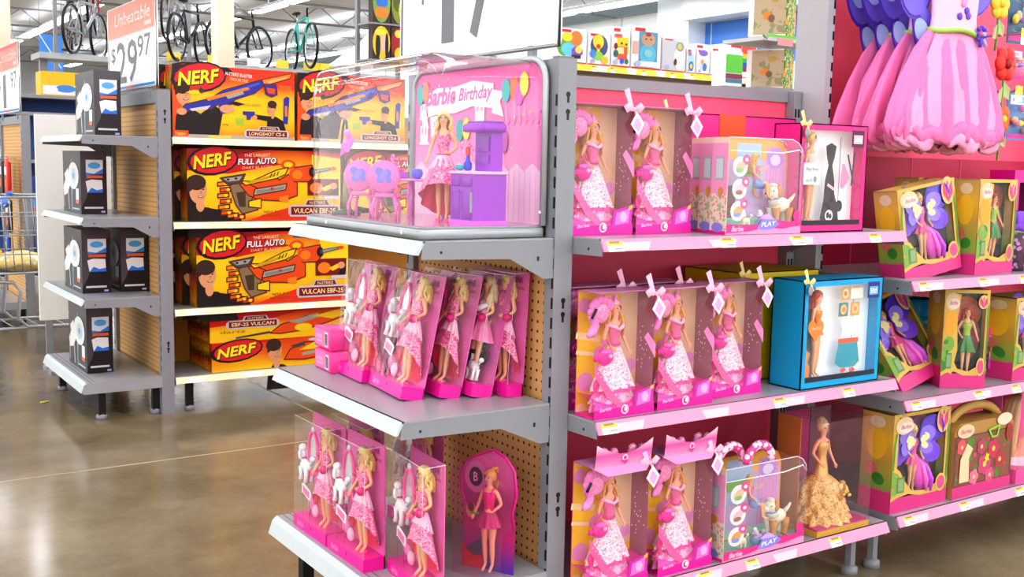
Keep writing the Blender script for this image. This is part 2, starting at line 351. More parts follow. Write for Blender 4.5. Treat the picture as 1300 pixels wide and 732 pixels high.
def shelf(parent, x0, x1, yf, yb, z, lip, h=.03, dy=.015, tg=(), thick=.03, deckm=DECK, tape=None, base=False):
    mb = MB(); mb.box(x0, yf, z-.004, x1, yb, z, deckm); mb.box(x0+.006, yf+.004, z-thick, x1-.006, yf+.03, z-.0045, deckm); mb.box(x0+.006, yb-.01, z-thick, x1-.006, yb, z-.0045, deckm)
    if base: mb.box(x0+.01, yf+.05, .03, x1-.01, yf+.06, z-thick, DARK)
    o = mb.build('shelf', parent)
    mb = MB(); mb.add([(x0, yf, z), (x1, yf, z), (x1, yf-dy, z-h), (x0, yf-dy, z-h), (x0, yf+.006, z), (x1, yf+.006, z), (x1, yf-dy+.006, z-h), (x0, yf-dy+.006, z-h)], [(0, 3, 2, 1), (0, 1, 5, 4), (3, 7, 6, 2), (1, 2, 6, 5), (0, 4, 7, 3), (4, 5, 6, 7)], lip)
    if tape:
        for i in range(int((x1-x0)/.3)):
            a = x0+.05+i*.3
            mb.add([(a, yf-.0005, z-.002), (a+.11, yf-.0005, z-.002), (a+.09, yf-dy-.0005, z-h+.002), (a+.01, yf-dy-.0005, z-h+.002)], [(0, 3, 2, 1)], tape)
    mb.build('price_rail', o)
    # side brackets
    d = yb-yf
    prof = [(yf-.001, z-.0045), (yb, z-.0045), (yb, z-.1), (yb-.03, z-.1), (yb-d*.35, z-thick-.018), (yf-.004, z-thick-.012)]
    if base: prof = [(yf-.001, z-.0045), (yb, z-.0045), (yb, z-.05), (yf-.002, z-.05)]
    for a, b in ((x0+.0004, x0+.0034), (x1-.0034, x1-.0004)):
        mb = MB(); mb.prism(prof, a, b, STEEL, 'X'); mb.box(a-.0007, yf+.045, z-.03, b+.0007, yf+.051, z-.024, BLACK); mb.box(a-.0007, yb-.05, z-.055, b+.0007, yb-.044, z-.044, BLACK)
        mb.build('bracket', o)
    tags(o, tg, yf, z, h, dy)
    return o
def legs(parent, pts, h, m=DARK):
    for x, y in pts:
        mb = MB(); q = .017 if m is DARK else .011; mb.box(x-q, y-q, .02, x+q, y+q, h, m); mb.lathe([(.026, 0), (.026, .02), (.012, .03)], STEEL, (x, y, 0), 10, cap=True); mb.build('leg', parent)

def endcap(label, loc, W, H, levels, base, depth_post=.055, slope=True, keys=(), white=False):
    """local frame faces -y; turned so that it faces the camera's left"""
    t = thing('endcap_shelving', label, 'shelving', loc, -pi/2)
    for x0 in (0, W-.04):
        mb = MB(); mb.box(x0, 0, 0, x0+.04, depth_post, H, STEEL); slots(mb, x0+.034 if x0 else x0+.006, 0, .22, H-.1)
        if x0:
            for z in keys: keyhole(mb, depth_post*.55, z, x0+.0403)
            mb.box(x0+.008, .004, H, x0+.032, depth_post-.004, H+.006, STEEL_D)
        mb.build('upright', t)
    mb = MB(); mb.box(.04, .018, .1, W-.04, .03, H-.05, PEG); mb.build('pegboard', t)
    mb = MB(); mb.box(.04, .004, H-.06, W-.04, .04, H, STEEL); mb.build('top_rail', t)
    for z, d, h in levels:
        shelf(t, .003, W-.003, -d, 0, z, LIP, h, .017, (), .03)
    z, d = base
    mb = MB(); mb.prism([(-d, z-.012), (-d+.014, z), (0, z), (0, z-.055), (-d, z-.055), (-d-.012, z-.045)], -.0, W+.0, DECK, 'X'); o = mb.build('base_deck', t)
    mb = MB(); mb.add([(0-.001, -d-.0135, z-.048), (W+.001, -d-.0135, z-.048), (W+.001, -d-.0015, z-.012), (-.001, -d-.0015, z-.012)], [(0, 1, 2, 3)], LIP); mb.add([(-.001, -d-.0015, z-.012), (W+.001, -d-.0015, z-.012), (W+.001, -d+.012, z+.0008), (-.001, -d+.012, z+.0008)], [(0, 1, 2, 3)], LIP)
    for k in (.03, .05): mb.box(.0, -d+k, z, W, -d+k+.004, z+.0008, STEEL_D)
    mb.build('front_edge', o)
    legs(t, [(.08, -d+.07), (W-.05, -d+.09), (.05, -.02), (W-.05, -.02)], z-.05)
    return t
PW = .763
endcap('grey endcap shelving with tan pegboard holding the pink doll sets', (0, PW, 0), PW, 1.535, [(1.097, .37, .032), (.681, .42, .032)], (.243, .435), keys=(1.449, 1.407, .44, .403, .94, .905))
NW = .914; NX, NY = -.05, 3.206
e2 = endcap('grey endcap shelving with tan pegboard holding the black antenna boxes', (NX, NY+NW, 0), NW, 1.6, [(1.375, .35, .03), (.985, .353, .03), (.596, .357, .03)], (.193, .37), depth_post=.0625, keys=(1.5, 1.46, .36, .33))

# pink doll gondola, first bay
t = thing('gondola_shelving', 'pink lined gondola bay with princess doll boxes on three shelves', 'shelving', (0, 0, 0))
mb = MB(); mb.box(.06, .38, .12, 1.22, .392, 1.50, CORAL); bp = mb.build('back_panel', t)
for a, b in ((.12, 1.085), (.12, .633)): pass
mb = MB(); mb.box(.06, .372, 1.50, 1.25, .40, 1.535, STEEL); mb.build('top_rail', t)
for x in (.02, 1.222):
    mb = MB(); mb.box(x, .345, 0, x+.035, .40, 1.535, STEEL); slots(mb, x+.01, .345, .2, 1.5); slots(mb, x+.025, .345, .2, 1.5); mb.build('upright', t)
shelf(t, .057, 1.222, -.111, .37, 1.101, STRIP, tg=(.07, .45, .72, 1.05), tape=STRIPL)
shelf(t, .057, 1.222, -.111, .37, .649, STRIP, tg=(.07, .68, .97), tape=STRIPL)
shelf(t, .057, 1.222, -.111, .37, .198, STRIP, tg=(.42, .6, .95), tape=STRIPL)
legs(t, [(.12, .0), (1.2, .0), (.12, .33), (1.2, .33)], .16, STEEL)
# second, taller bay
t = thing('gondola_shelving', 'taller pink lined gondola bay at right under the hanging costume dresses', 'shelving', (0, 0, 0))
mb = MB(); mb.box(1.285, .385, .1, 2.75, .40, 2.5, CORAL); mb.build('back_panel', t)
mb = MB(); mb.box(1.285, .372, .947, 2.75, .384, 1.33, CORAL_SHADE);  # crimson sheet puts the shade on the lower pink panel into colour
for x in (1.58, 1.9, 2.2): mb.box(x, .37, .947, x+.006, .372, 1.33, M('#e0567c', .5))
mb.build('lower_panel_shade', t)
for x in (1.262, 2.72):
    mb = MB(); mb.box(x, .255, 0, x+.035, .385, 2.5, M('#b4b6ba', .45, 0, .05, 9)); slots(mb, x+.03, .255, .2, 2.45); mb.build('upright', t)
for z, tg in ((.947, (1.29, 1.6, 1.83, 2.2)), (.575, (1.29, 1.62, 1.83, 2.2)), (.207, (1.29, 1.58, 1.9, 2.2))):
    shelf(t, 1.262, 2.72, -.118, .372, z, STRIP, tg=tg, tape=STRIPL)
legs(t, [(1.31, .0), (2.6, .0)], .17, STEEL)
# blaster gondola
t = thing('gondola_shelving', 'tan gondola shelving with cream price rails holding the orange blaster boxes', 'shelving', (0, 0, 0))
mb = MB(); mb.box(NX+.0625, NY+.43, .1, 3.2, NY+.445, 1.5, M('#cf9436', .6, 0, .08, 4)); mb.build('back_panel', t)
mb = MB(); mb.box(NX+.0625, NY+.42, 1.5, 3.2, NY+.45, 1.54, STEEL); mb.build('top_rail', t)
for x in (3.17,): mb = MB(); mb.box(x, NY+.4, 0, x+.04, NY+.46, 1.54, STEEL); mb.build('upright', t)
CR = M('#fff0c4', .45, 0, .05, 9)
for z in (1.375, .959, .525, .1825): shelf(t, NX+.067, 3.17, NY-.006, NY+.43, z, CR, h=.032, dy=.012, tg=(), tape=PAPER)
legs(t, [(.1, NY+.05), (1.5, NY+.05), (3., NY+.05), (.1, NY+.4), (3., NY+.4)], .15, DARK)
# ------------------------------------------------------------------ dolls
def mirror(p): return (-p[0], p[1], p[2])
def figure(name, armL, armR, hips=None, legL=None, legR=None, headturn=0., fingers=True):
    """one continuous skinned body, 0.285 tall, facing -y; arms are [elbow, wrist, fingertips] in metres"""
    V = []; E = []; Rr = []
    def v(p, r, par=None):
        V.append(p); Rr.append(r)
        if par is not None: E.append((par, len(V)-1))
        return len(V)-1
    pel = v((0, 0, .150), (.0165, .0125)); wa = v((0, 0, .182), (.0115, .0095), pel); ch = v((0, -.002, .208), (.0165, .0125), wa); nb = v((0, .001, .226), (.010, .008), ch)
    nk = v((0, 0, .238), .0058, nb); chn = v((0, -.0035, .247), (.0095, .010), nk); hm = v((0, -.001, .260), (.0150, .0155), chn); ht = v((0, .001, .274), (.0125, .013), hm)
    for sg, arm in ((1, armL), (-1, armR)):
        sh = v((sg*.021, .001, .222), .0068, nb); el = v(arm[0], .0050, sh); wr = v(arm[1], .0034, el)
        W = Vector(arm[1]); T = Vector(arm[2]); d = T-W
        pm = v(tuple(W+d*.42), .0040, wr)
        side = d.cross(Vector((0, 0, 1))); 
        if side.length < 1e-6: side = Vector((1, 0, 0))
        side.normalize(); up = side.cross(d).normalized()
        if fingers:
            for k, ln in ((-1.5, .85), (-.5, 1.), (.5, .97), (1.5, .78)):
                a = v(tuple(W+d*.68+up*k*.0021), .0012, pm); v(tuple(W+d*ln+up*k*.0026+side*.0012), .0010, a)
            th = v(tuple(W+d*.45+up*.005), .0012, pm); v(tuple(W+d*.68+up*.0072), .0010, th)
    for sg, leg in ((1, legL), (-1, legR)):
        leg = leg or [(sg*.012, 0, .138), (sg*.0115, -.003, .082), (sg*.0105, .002, .020), (sg*.011, -.016, .005)]
        hp = v(leg[0], .0135, pel); md = v(tuple((Vector(leg[0])+Vector(leg[1]))/2), .0112, hp); kn = v(leg[1], .0078, md); cf = v(tuple(Vector(leg[1])*.6+Vector(leg[2])*.4), .0080, kn); an = v(leg[2], .0046, cf); v(leg[3], .0042, an)
    me = bpy.data.meshes.new(name); me.from_pydata(V, E, []); o = bpy.data.objects.new(name, me); COL.objects.link(o)
    md = o.modifiers.new('skin', 'SKIN'); md.use_smooth_shade = True; md.branch_smoothing = .3
    for i, r in enumerate(Rr): me.skin_vertices[0].data[i].radius = r if isinstance(r, tuple) else (r, r); me.skin_vertices[0].data[i].use_root = (i == 0)
    o.modifiers.new('sub', 'SUBSURF').levels = 1
    dg = bpy.context.evaluated_depsgraph_get(); out = bpy.data.meshes.new_from_object(o.evaluated_get(dg)); bpy.data.objects.remove(o); bpy.data.meshes.remove(me)
    return out
FIG = {
 'party': figure('doll_party', [(.036, .002, .190), (.020, -.020, .172), (.006, -.030, .178)], [(-.034, .004, .186), (-.038, -.014, .158), (-.040, -.022, .143)]),
 'gown': figure('doll_gown', [(.034, .002, .188), (.040, -.012, .158), (.043, -.020, .142)], [(-.036, .002, .190), (-.030, -.022, .166), (-.022, -.032, .156)]),
 'stand': figure('doll_stand', [(.031, .002, .186), (.032, -.006, .150), (.032, -.010, .133)], [(-.031, .002, .186), (-.032, -.006, .150), (-.032, -.010, .133)]),
 'wave': figure('doll_reach', [(.040, -.012, .200), (.060, -.034, .214), (.068, -.042, .226)], [(-.034, -.010, .190), (-.026, -.034, .168), (-.016, -.040, .160)], None,
    [(.012, -.004, .140), (.018, -.060, .142), (.020, -.064, .084), (.020, -.082, .078)], [(-.012, -.004, .140), (-.010, -.058, .150), (-.012, -.066, .092), (-.012, -.084, .086)]),
}
HAIRC = {'blond': HAIR, 'red': M('#c4391b', .5, 0, .25, 300), 'brown': M('#7a4a22', .5, 0, .25, 300), 'honey': M('#dba94f', .5, 0, .25, 300), 'ash': M('#e8cf9d', .5, 0, .2, 300)}
def body_part(parent, fig, s=1., skin=SKIN, name='doll'):
    mb = MB(); mb.X = Matrix.Scale(s, 4); mb.mesh(FIG[fig], skin)
    # face: eyes, brows, lips, nose on the front of the head
    y = -.0152
    for q in (-1, 1):
        mb.ball((q*.0058, y+.0006, .2605), (.0028, .0012, .0019), WHITE, 8, 5); mb.ball((q*.0056, y-.0004, .2605), (.0015, .0008, .0017), M('#2b4f86', .3), 8, 5)
        mb.tube([(q*.0030, y+.0002, .2642), (q*.0062, y+.0002, .2652), (q*.0088, y+.0018, .2640)], .0004, M('#7a5228', .6), 4); mb.tube([(q*.0030, y-.0004, .2622), (q*.006, y-.0006, .2628), (q*.0088, y+.0012, .2618)], .0005, M('#2a1a14', .6), 4)
    mb.ball((0, y-.0012, .2565), (.0012, .0018, .0022), skin, 8, 5); mb.ball((0, y+.0004, .2522), (.0034, .0012, .0011), M('#d8326e', .4), 8, 5)
    return mb.build(name, parent)
def hair_part(parent, kind='long', col='blond', s=1., tiara=None):
    mb = MB(); mb.X = Matrix.Scale(s, 4); m = HAIRC[col]
    # cap over the crown, open at the face
    vs = []; n, h = 16, 7
    for j in range(h+1):
        for k in range(n):
            a = 2*pi*k/n; front = max(0, -sin(a)); t = (pi*.5+.75-1.25*front**1.5)*j/h
            vs.append((.0178*sin(t)*cos(a), .0015+.0185*sin(t)*sin(a), .2625+.0185*cos(t)))
    mb.add(vs, [(j*n+k, j*n+(k+1) % n, (j+1)*n+(k+1) % n, (j+1)*n+k) for j in range(h) for k in range(n)], m, True)
    rnd = random.Random(3)
    if kind in ('long', 'wavy', 'side'):
        L = .080 if kind == 'long' else .052
        for i in range(13):
            a = pi*(-.08+1.16*i/12); x0 = .0165*cos(a); y0 = .0165*sin(a)+.002; w = .003 if kind == 'wavy' else .0012
            pts = []
            for j in range(7):
                q = j/6; pts.append((x0*(1+.28*q)+w*sin(q*9+i), y0*(1+.25*q)+.008*q+w*cos(q*8+i*2), .262-L*q*(1-.12*rnd.random())))
            mb.tube(pts, [.0038, .0042, .0042, .0040, .0036, .0030, .0012], m, 6)
        if kind == 'side':
            for i in range(4): mb.tube([(.013-.001*i, .0, .258), (.021+.001*i, -.006, .24), (.022+.002*i, -.012+.003*i, .222), (.018+.003*i, -.013+.002*i, .204-.004*i)], [.004, .005, .0045, .0015], m, 6)
    elif kind == 'updo':
        mb.ball((0, .008, .281), (.0125, .012, .010), m)
        for i in range(7): a = 2*pi*i/7; mb.ball((.011*cos(a), .006+.010*sin(a), .277), .006, m, 8, 5)
    elif kind == 'pony':
        for i in range(6): mb.tube([(0, .014, .278), (.004*cos(i), .026+.002*sin(i), .280), (.006*cos(i*2), .034, .262), (.007*cos(i), .030, .236), (.004*cos(i), .026, .215)], [.004, .006, .006, .005, .001], m, 6)
    o = mb.build('hair', parent)
    return o
def skirt(mb, m, zt, r0, zf, zb, r1, n=48, ruf=.10, k=11, rows=8, inner=None, fy=.85, ph=0., bulge=0.):
    """flared skirt; hem height runs from zf at the front to zb at the back"""
    vs = []
    for j in range(rows+1):
        q = j/rows
        for i in range(n):
            a = 2*pi*i/n; f = .5-.5*sin(a); zbt = zb+(zf-zb)*f; r = r0+(r1-r0)*(q**.8)+bulge*sin(q*pi); r *= 1+ruf*q*cos(k*a+ph)
            vs.append((r*cos(a), r*sin(a)*fy, zt+(zbt-zt)*q))
    mb.add(vs, [(j*n+i, j*n+(i+1) % n, (j+1)*n+(i+1) % n, (j+1)*n+i) for j in range(rows) for i in range(n)], m, True)
    if inner: mb.add([(x*.965, y*.965, z) for x, y, z in vs], [(j*n+i, (j+1)*n+i, (j+1)*n+(i+1) % n, j*n+(i+1) % n) for j in range(rows) for i in range(n)], inner, True)
def bodice(mb, m, top=.220, strap=False):
    mb.lathe([(.0150, .166), (.0128, .180), (.0150, .194), (.0190, .207), (.0185, .215), (.0165, top)], m, (0, -.0008, 0), 20, 1.05, .86)
    if strap:
        for q in (-1, 1): mb.tube([(q*.012, -.014, .216), (q*.014, -.006, .230), (q*.014, .008, .226), (q*.012, .013, .214)], .0022, m, 5)
SEQ = dots('sequinned_pink', '#f573a8', '#ffe6f0', 260, .33, .3, second='#e2387f'); FLOR = dots('floral_white_pink', '#fff0ee', '#e66fa4', 170, .34, .5, second='#f2c9cf'); SATIN = M('#f584bd', .3, 0, .06, 20); CORALIN = M('#f04a72', .45)
PINKG = dots('glitter_pink', '#f28fc0', '#ffffff', 320, .28, .25); GOLDF = dots('gold_ruffle', '#e2bc5c', '#fbeab4', 220, .4, .35, second='#c69a40')
def doll_party(parent, s=1., hair='wavy', col='blond', fy=.46):
    d = body_part(parent, 'party', s); S = Matrix.Scale(s, 4)
    hair_part(d, hair, col, s)
    mb = MB(); mb.X = S; bodice(mb, SEQ, .218, True); skirt(mb, SEQ, .170, .0135, .098, .012, .060, inner=CORALIN, ruf=.09, k=9, fy=fy)
    skirt(mb, PALE, .172, .0137, .140, .110, .036, ruf=.13, k=12, ph=1., fy=max(.55, fy))
    mb.tube([(.0165*cos(a), .0135*sin(a), .170) for a in [2*pi*i/16 for i in range(17)]], .0024, M('#e02a80', .4), 6)
    mb.build('dress', d)
    mb = MB(); mb.X = S
    for q in (-1, 1): mb.prism([(-.024, .0), (-.004, .0), (.004, .008), (-.003, .010), (-.020, .004)], q*.011-.005, q*.011+.005, M('#ff5aa8', .4), 'X')
    mb.build('shoe', d)
    return d
def doll_gown(parent, s=1., turn=0.):
    d = body_part(parent, 'gown', s); d.rotation_euler[2] = turn; S = Matrix.Scale(s, 4); hair_part(d, 'side', 'honey', s)
    mb = MB(); mb.X = S; bodice(mb, M('#e879a8', .35, 0, .1, 90), .216)
    for q in (-1, 1): mb.tube([(0, -.0175, .209), (q*.012, -.017, .216), (q*.024, -.006, .221), (q*.022, .008, .220)], [.004, .005, .005, .004], PALE, 7)
    mb.ball((.002, -.019, .213), .0028, WHITE)
    skirt(mb, SATIN, .172, .0135, .006, .004, .078, ruf=.10, k=8, fy=.38); skirt(mb, FLOR, .174, .014, .060, .055, .070, ruf=.14, k=10, ph=.6, fy=.43); skirt(mb, M('#f04ca4', .4), .075, .052, .050, .048, .072, ruf=.12, k=13, fy=.42); skirt(mb, dots('floral_under', '#f9c6dc', '#e86aac', 150, .34, .5), .06, .056, .026, .024, .074, ruf=.12, k=9, fy=.41)
    mb.tube([(.0165*cos(a), .0138*sin(a), .172) for a in [2*pi*i/16 for i in range(17)]], .003, M('#d8508f', .4), 6)
    mb.build('dress', d)
    mb = MB(); mb.X = S
    mb.lathe([(.0165, .272), (.0160, .277), (.010, .283), (.004, .296), (.0005, .302)], PINKG, (0, .0, 0), 14, .8, .8)
    mb.build('tiara', d)
    return d

# ------------------------------------------------------------------ small accessories (drawn in 3-D, local to their box)
def poodle(parent, x, y, z, s, m=WHITE, name='toy_poodle', spot=None):
    mb = MB(); mb.X = Matrix.Translation((x, y, z)) @ Matrix.Scale(s, 4)
    mb.ball((0, 0, .032), (.019, .011, .012), m); mb.ball((-.018, 0, .052), (.010, .009, .011), m); mb.ball((-.028, 0, .049), (.006, .004, .004), m); mb.ball((-.017, 0, .064), (.009, .008, .007), spot or m)
    mb.ball((-.012, -.008, .052), (.004, .004, .010), spot or m); mb.ball((-.012, .008, .052), (.004, .004, .010), spot or m)
    mb.tube([(-.018, 0, .046), (-.012, 0, .038)], .006, m)
    for px in (-.012, .012):
        for py in (-.006, .006): mb.tube([(px, py, .028), (px, py, .012), (px-.001, py, .002)], [.005, .0035, .0055], m, 7)
    mb.tube([(.018, 0, .036), (.026, 0, .046)], .002, m); mb.ball((.028, 0, .050), .006, m)
    mb.ball((-.0335, 0, .050), .0014, BLACK, 6, 4); mb.ball((-.024, -.006, .055), .0012, BLACK, 6, 4)
    mb.tube([(-.017+.0072*cos(a), .0075*sin(a), .044) for a in [2*pi*i/12 for i in range(13)]], .0014, HOT, 5)
    return mb.build(name, parent)
def mirror_stand(parent, x, y, z, s):
    mb = MB(); mb.X = Matrix.Translation((x, y, z)) @ Matrix.Scale(s, 4)
    P = [(.030*cos(a), 0, .085+.062*sin(a)) for a in [2*pi*i/28 for i in range(29)]]; mb.tube(P, .0048, M('#ff4fa4', .35), 7)
    for q in (-1, 1): mb.tube([(q*.022, 0, .04), (q*.026, 0, .018), (q*.032, 0, .0)], .004, M('#ff4fa4', .35), 6)
    mb.ball((0, 0, .152), (.010, .004, .010), LGREY, 12, 6)
    mb.add([(.027*cos(a), .001, .085+.058*sin(a)) for a in [2*pi*i/24 for i in range(24)]], [tuple(range(24))], M('#d8dcdf', .12, .6))
    return mb.build('toy_mirror', parent)
def bow(parent, x, y, z, s, m, tagm=None, tagtxt=False):
    mb = MB(); mb.X = Matrix.Translation((x, y, z)) @ Matrix.Scale(s, 4)
    for q in (-1, 1):
        mb.add([(0, -.003, .002), (q*.014, -.006, .014), (q*.026, -.004, .005), (q*.016, -.002, -.007), (q*.010, -.011, .002)], [(0, 1, 4), (1, 2, 4), (2, 3, 4), (3, 0, 4)], m, True)
        mb.add([(0, -.004, 0), (q*.008, -.005, -.004), (q*(.020 if q > 0 else .026), -.004, .034 if q < 0 else -.026), (q*(.010 if q > 0 else .014), -.004, .040 if q < 0 else -.024)], [(0, 1, 2, 3)], m)
    mb.ball((0, -.004, 0), .004, m, 8, 5)
    o = mb.build('bow', parent)
    if tagm:
        mb = MB(); mb.X = Matrix.Translation((x, y-.002*s, z)) @ Matrix.Scale(s, 4)
        mb.add([(.004, -.006, -.004), (.022, -.007, -.026), (.008, -.0075, -.050), (-.012, -.007, -.028)], [(0, 1, 2, 3)], tagm); mb.add([(.004, -.0068, -.014), (.015, -.0078, -.027), (.007, -.0083, -.042), (-.005, -.0078, -.029)], [(0, 1, 2, 3)], M('#f7a8d4', .5))
        mb.build('gift_tag', o)
    return o

# ------------------------------------------------------------------ doll boxes
YCARD = dots('yellow_party_card', '#ffdf2e', '#f2b2e0', 17, .18, .4, second='#fff0a8'); CREAMC = M('#f3dfae', .5, 0, .08, 12)
def gown_box(label, loc, rz, group, w=.196, h=.318, d=.078, header=False, turn=0., hat=1):
    """tall window carton with a princess doll on a yellow card"""
    t = thing('doll_box', label, 'boxed doll', loc, rz, group); y0, y1 = -d/2, d/2
    mb = MB(); mb.box(-w/2, y1-.002, 0, w/2, y1, h, HOT); mb.box(-w/2, y0, h-.0025, w/2, y1, h, M('#d88ab8', .4)); mb.box(-w/2, y0+.004, 0, w/2, y1, .006, HOT)
    mb.box(w/2-.0015, y0+.008, 0, w/2, y1, h, M('#a5667f', .5)); 
    mb.face((-w/2, y1-.0025, .004), (1, 0, 0), (0, 0, 1), w, h-.008, .0004); mb.rect(0, 0, 1, 1, YCARD, 1); mb.rect(.70, .25, 1, 1, CREAMC, 2)
    for u, v, r in ((.1, .88, .1), (.62, .52, .11), (.14, .25, .13), (.36, .48, .09), (.9, .35, .09)): mb.oval(u, v, r, r*w/h, M('#f0a8dc', .5), 2 if u > .6 else 3)
    mb.stroke([(.0, .64), (.34, .60)], .09, M('#fdf0b0', .5), 2); mb.stroke([(.0, .5), (.3, .47)], .05, M('#fff3c0', .5), 2)
    mb.build('carton', t)
    # pink moulded tray
    mb = MB(); n = 14; vs = []
    for i in range(n+1):
        q = i/n; x = -w/2+.002+(w-.004)*q; z = .024+.030*abs(q-.52)**1.4*1.9+(.008 if q > .66 else 0); vs += [(x, y0+.001, .0), (x, y0+.001, z), (x, y0+.022, z+.004), (x, y1-.004, z+.012)]
    mb.add(vs, [(4*i+j, 4*i+4+j, 4*i+5+j, 4*i+1+j) for i in range(n) for j in range(3)], M('#f03aae', .3), True)
    mb.face((-w/2, y0, 0), (1, 0, 0), (0, 0, 1), w, h, .0006)
    mb.rect(.0, .0, 1, .075, M('#e81c9e', .35), 1); mb.text('Barbie', .18, .075, .2, .028, M('#ffb8e2', .4), 3, shear=.3, rot=.08); mb.oval(.50, .058, .062, .062*w/h, WHITE, 3); mb.oval(.50, .058, .046, .046*w/h, M('#e0389a', .4), 4); mb.oval(.51, .062, .024, .024*w/h*1.3, WHITE, 5)
    mb.build('tray', t)
    # diagonal printed ribbon, frame card
    mb = MB(); mb.face((-w/2, y0+.0015, 0), (1, 0, 0), (0, 0, 1), w, h, .0005)
    mb.art([(.0, .35), (.0, .45), (.30, .20), (.52, .085), (.40, .075), (.22, .16)], M('#ee6fae', .4), 1); mb.art([(1, .44), (.80, .62), (.86, .66), (1, .56)], M('#e38cc0', .45), 1) if not header else None
    for i in range(9): mb.oval(.05+.05*i, .37-.031*i, .010, .007, M('#ffd0ea', .4), 3, 6)
    mb.build('printed_ribbon', t)
    mb = MB(); mb.face((-w/2, y0-.001, 0), (1, 0, 0), (0, 0, 1), w, h, .0006); mb.art([(.64, .05), (.97, .075), (.995, .235), (.67, .185)], M('#d12fae', .4), 1); mb.art([(.69, .075), (.92, .093), (.94, .205), (.715, .170)], M('#e878cf', .4), 2); mb.oval(.83, .14, .06, .04, M('#f4b0e2', .4), 3); mb.art([(.9, .19), (.97, .2), (.975, .235), (.92, .22)], M('#f7c04a', .4), 3)
    mb.build('picture_card', t)
    # hat, bag, brush beside the doll
    mb = MB(); k = .9; cx, cz = -w*.30, h*.83
    for i in range(9): a = pi*(.15+1.1*i/8); mb.ball((cx+.030*cos(a), y0+.030, cz+.032*sin(a)), (.013, .010, .013), M('#f28ac8', .5, 0, .2, 120), 10, 6)
    mb.ball((cx, y0+.032, cz), (.027, .012, .028), PINKG); mb.tube([(cx-.02, y0+.026, cz-.028), (cx-.036, y0+.022, cz-.05), (cx-.048, y0+.022, cz-.056)], [.010, .012, .005], M('#f59ad0', .5), 8); mb.tube([(cx-.038, y0+.02, cz-.012), (cx-.026, y0+.018, cz+.012)], .004, BLACK, 6)
    mb.build('toy_hat', t)
    mb = MB(); cx, cz = -w*.27, h*.48
    mb.ball((cx, y0+.018, cz), (.026, .012, .022), M('#ee2fa6', .3)); mb.ball((cx, y0+.012, cz+.014), (.020, .010, .008), M('#f870c4', .3)); mb.ball((cx+.008, y0+.006, cz+.004), (.007, .004, .006), PALE, 8, 5); mb.tube([(cx-.02, y0+.016, cz+.015), (cx, y0+.014, cz+.045), (cx+.02, y0+.016, cz+.015)], .003, M('#ee2fa6', .3), 6); mb.ball((cx-.03, y0+.016, cz-.002), (.010, .006, .008), HOT, 8, 5)
    mb.build('toy_handbag', t)
    mb = MB(); cx, cz = -w*.36, h*.19; mb.ball((cx, y0+.02, cz+.02), (.017, .007, .021), M('#f04a9e', .35)); mb.tube([(cx, y0+.02, cz+.005), (cx-.002, y0+.02, cz-.034)], .0055, M('#f04a9e', .35), 7); mb.build('toy_hairbrush', t)
    dl = doll_gown(t, 1.0, .12+turn); dl.location = (-.012, -.004, .010)
    # clear window
    mb = MB(); mb.add([(-w/2, y0, .004), (w/2-.008, y0, .004), (w/2, y0+.008, .004), (w/2, y1, .004), (-w/2, y0, h-.001), (w/2-.008, y0, h-.001), (w/2, y0+.008, h-.001), (w/2, y1, h-.001), (-w/2, y1-.003, h-.001), (-w/2, y1-.003, .004)], [(0, 1, 5, 4), (1, 2, 6, 5), (0, 4, 8, 9)], CLEARP)
    wd = mb.build('window', t)
    mb = MB(); mb.X = Matrix.Translation((w/2-.002, 0, 0))
    for i in range(16): rr = random.Random(i+5); q = rr.random(); mb.ball((.0006, y0+.012+(d-.02)*rr.random(), h*(.3+.42*q)), (.0006, .0022, .0022), WHITE, 6, 4)
    mb.build('printed_dots', wd)
    b = bow(t, w*.44, y0-.001, h-.010, 1.35, PALE, M('#ffe3f2', .5))
    if header:
        mb = MB(); n = 12; vs = []
        for i in range(n+1): q = i/n; x = -w/2+.006+(w-.012)*q; vs += [(x, y0-.003, h-.004), (x, y0-.010, h+.058-.030*sin(q*pi))]
        mb.add(vs, [(2*i, 2*i+2, 2*i+3, 2*i+1) for i in range(n)], gradient('header_pink', [(0, '#f7a3d2'), (.5, '#ef5db0'), (1, '#fde0f0')], 'Z', .1), False)
        mb.face((-w/2, y0-.0075, h), (1, 0, 0), (0, 0, 1), w, .05); mb.oval(.5, .33, .045, .16, WHITE, 4); mb.oval(.5, .33, .03, .11, M('#e0389a', .4), 5); mb.art([(.44, .2), (.5, -.02), (.56, .2)], M('#e8329c', .4), 4)
        hd = mb.build('header_card', t)
        mb = MB(); mb.add([(-w/2, y0-.002, h-.002), (w/2, y0-.002, h-.002), (w*.36, y0-.012, h-.026), (-w*.28, y0-.012, h-.026)], [(0, 1, 2, 3)], M('#f58cc4', .4)); mb.build('card_flap', hd)
        for q in (-.3, .18):
            mb = MB()
            for i in range(5): mb.ball((q*w+.012*cos(i*1.3)+.01*i, y0+.02, h+.022+.008*sin(i*1.7)), (.013, .010, .011), PINKG, 8, 5)
            mb.build('toy_hat', hd)
    return t

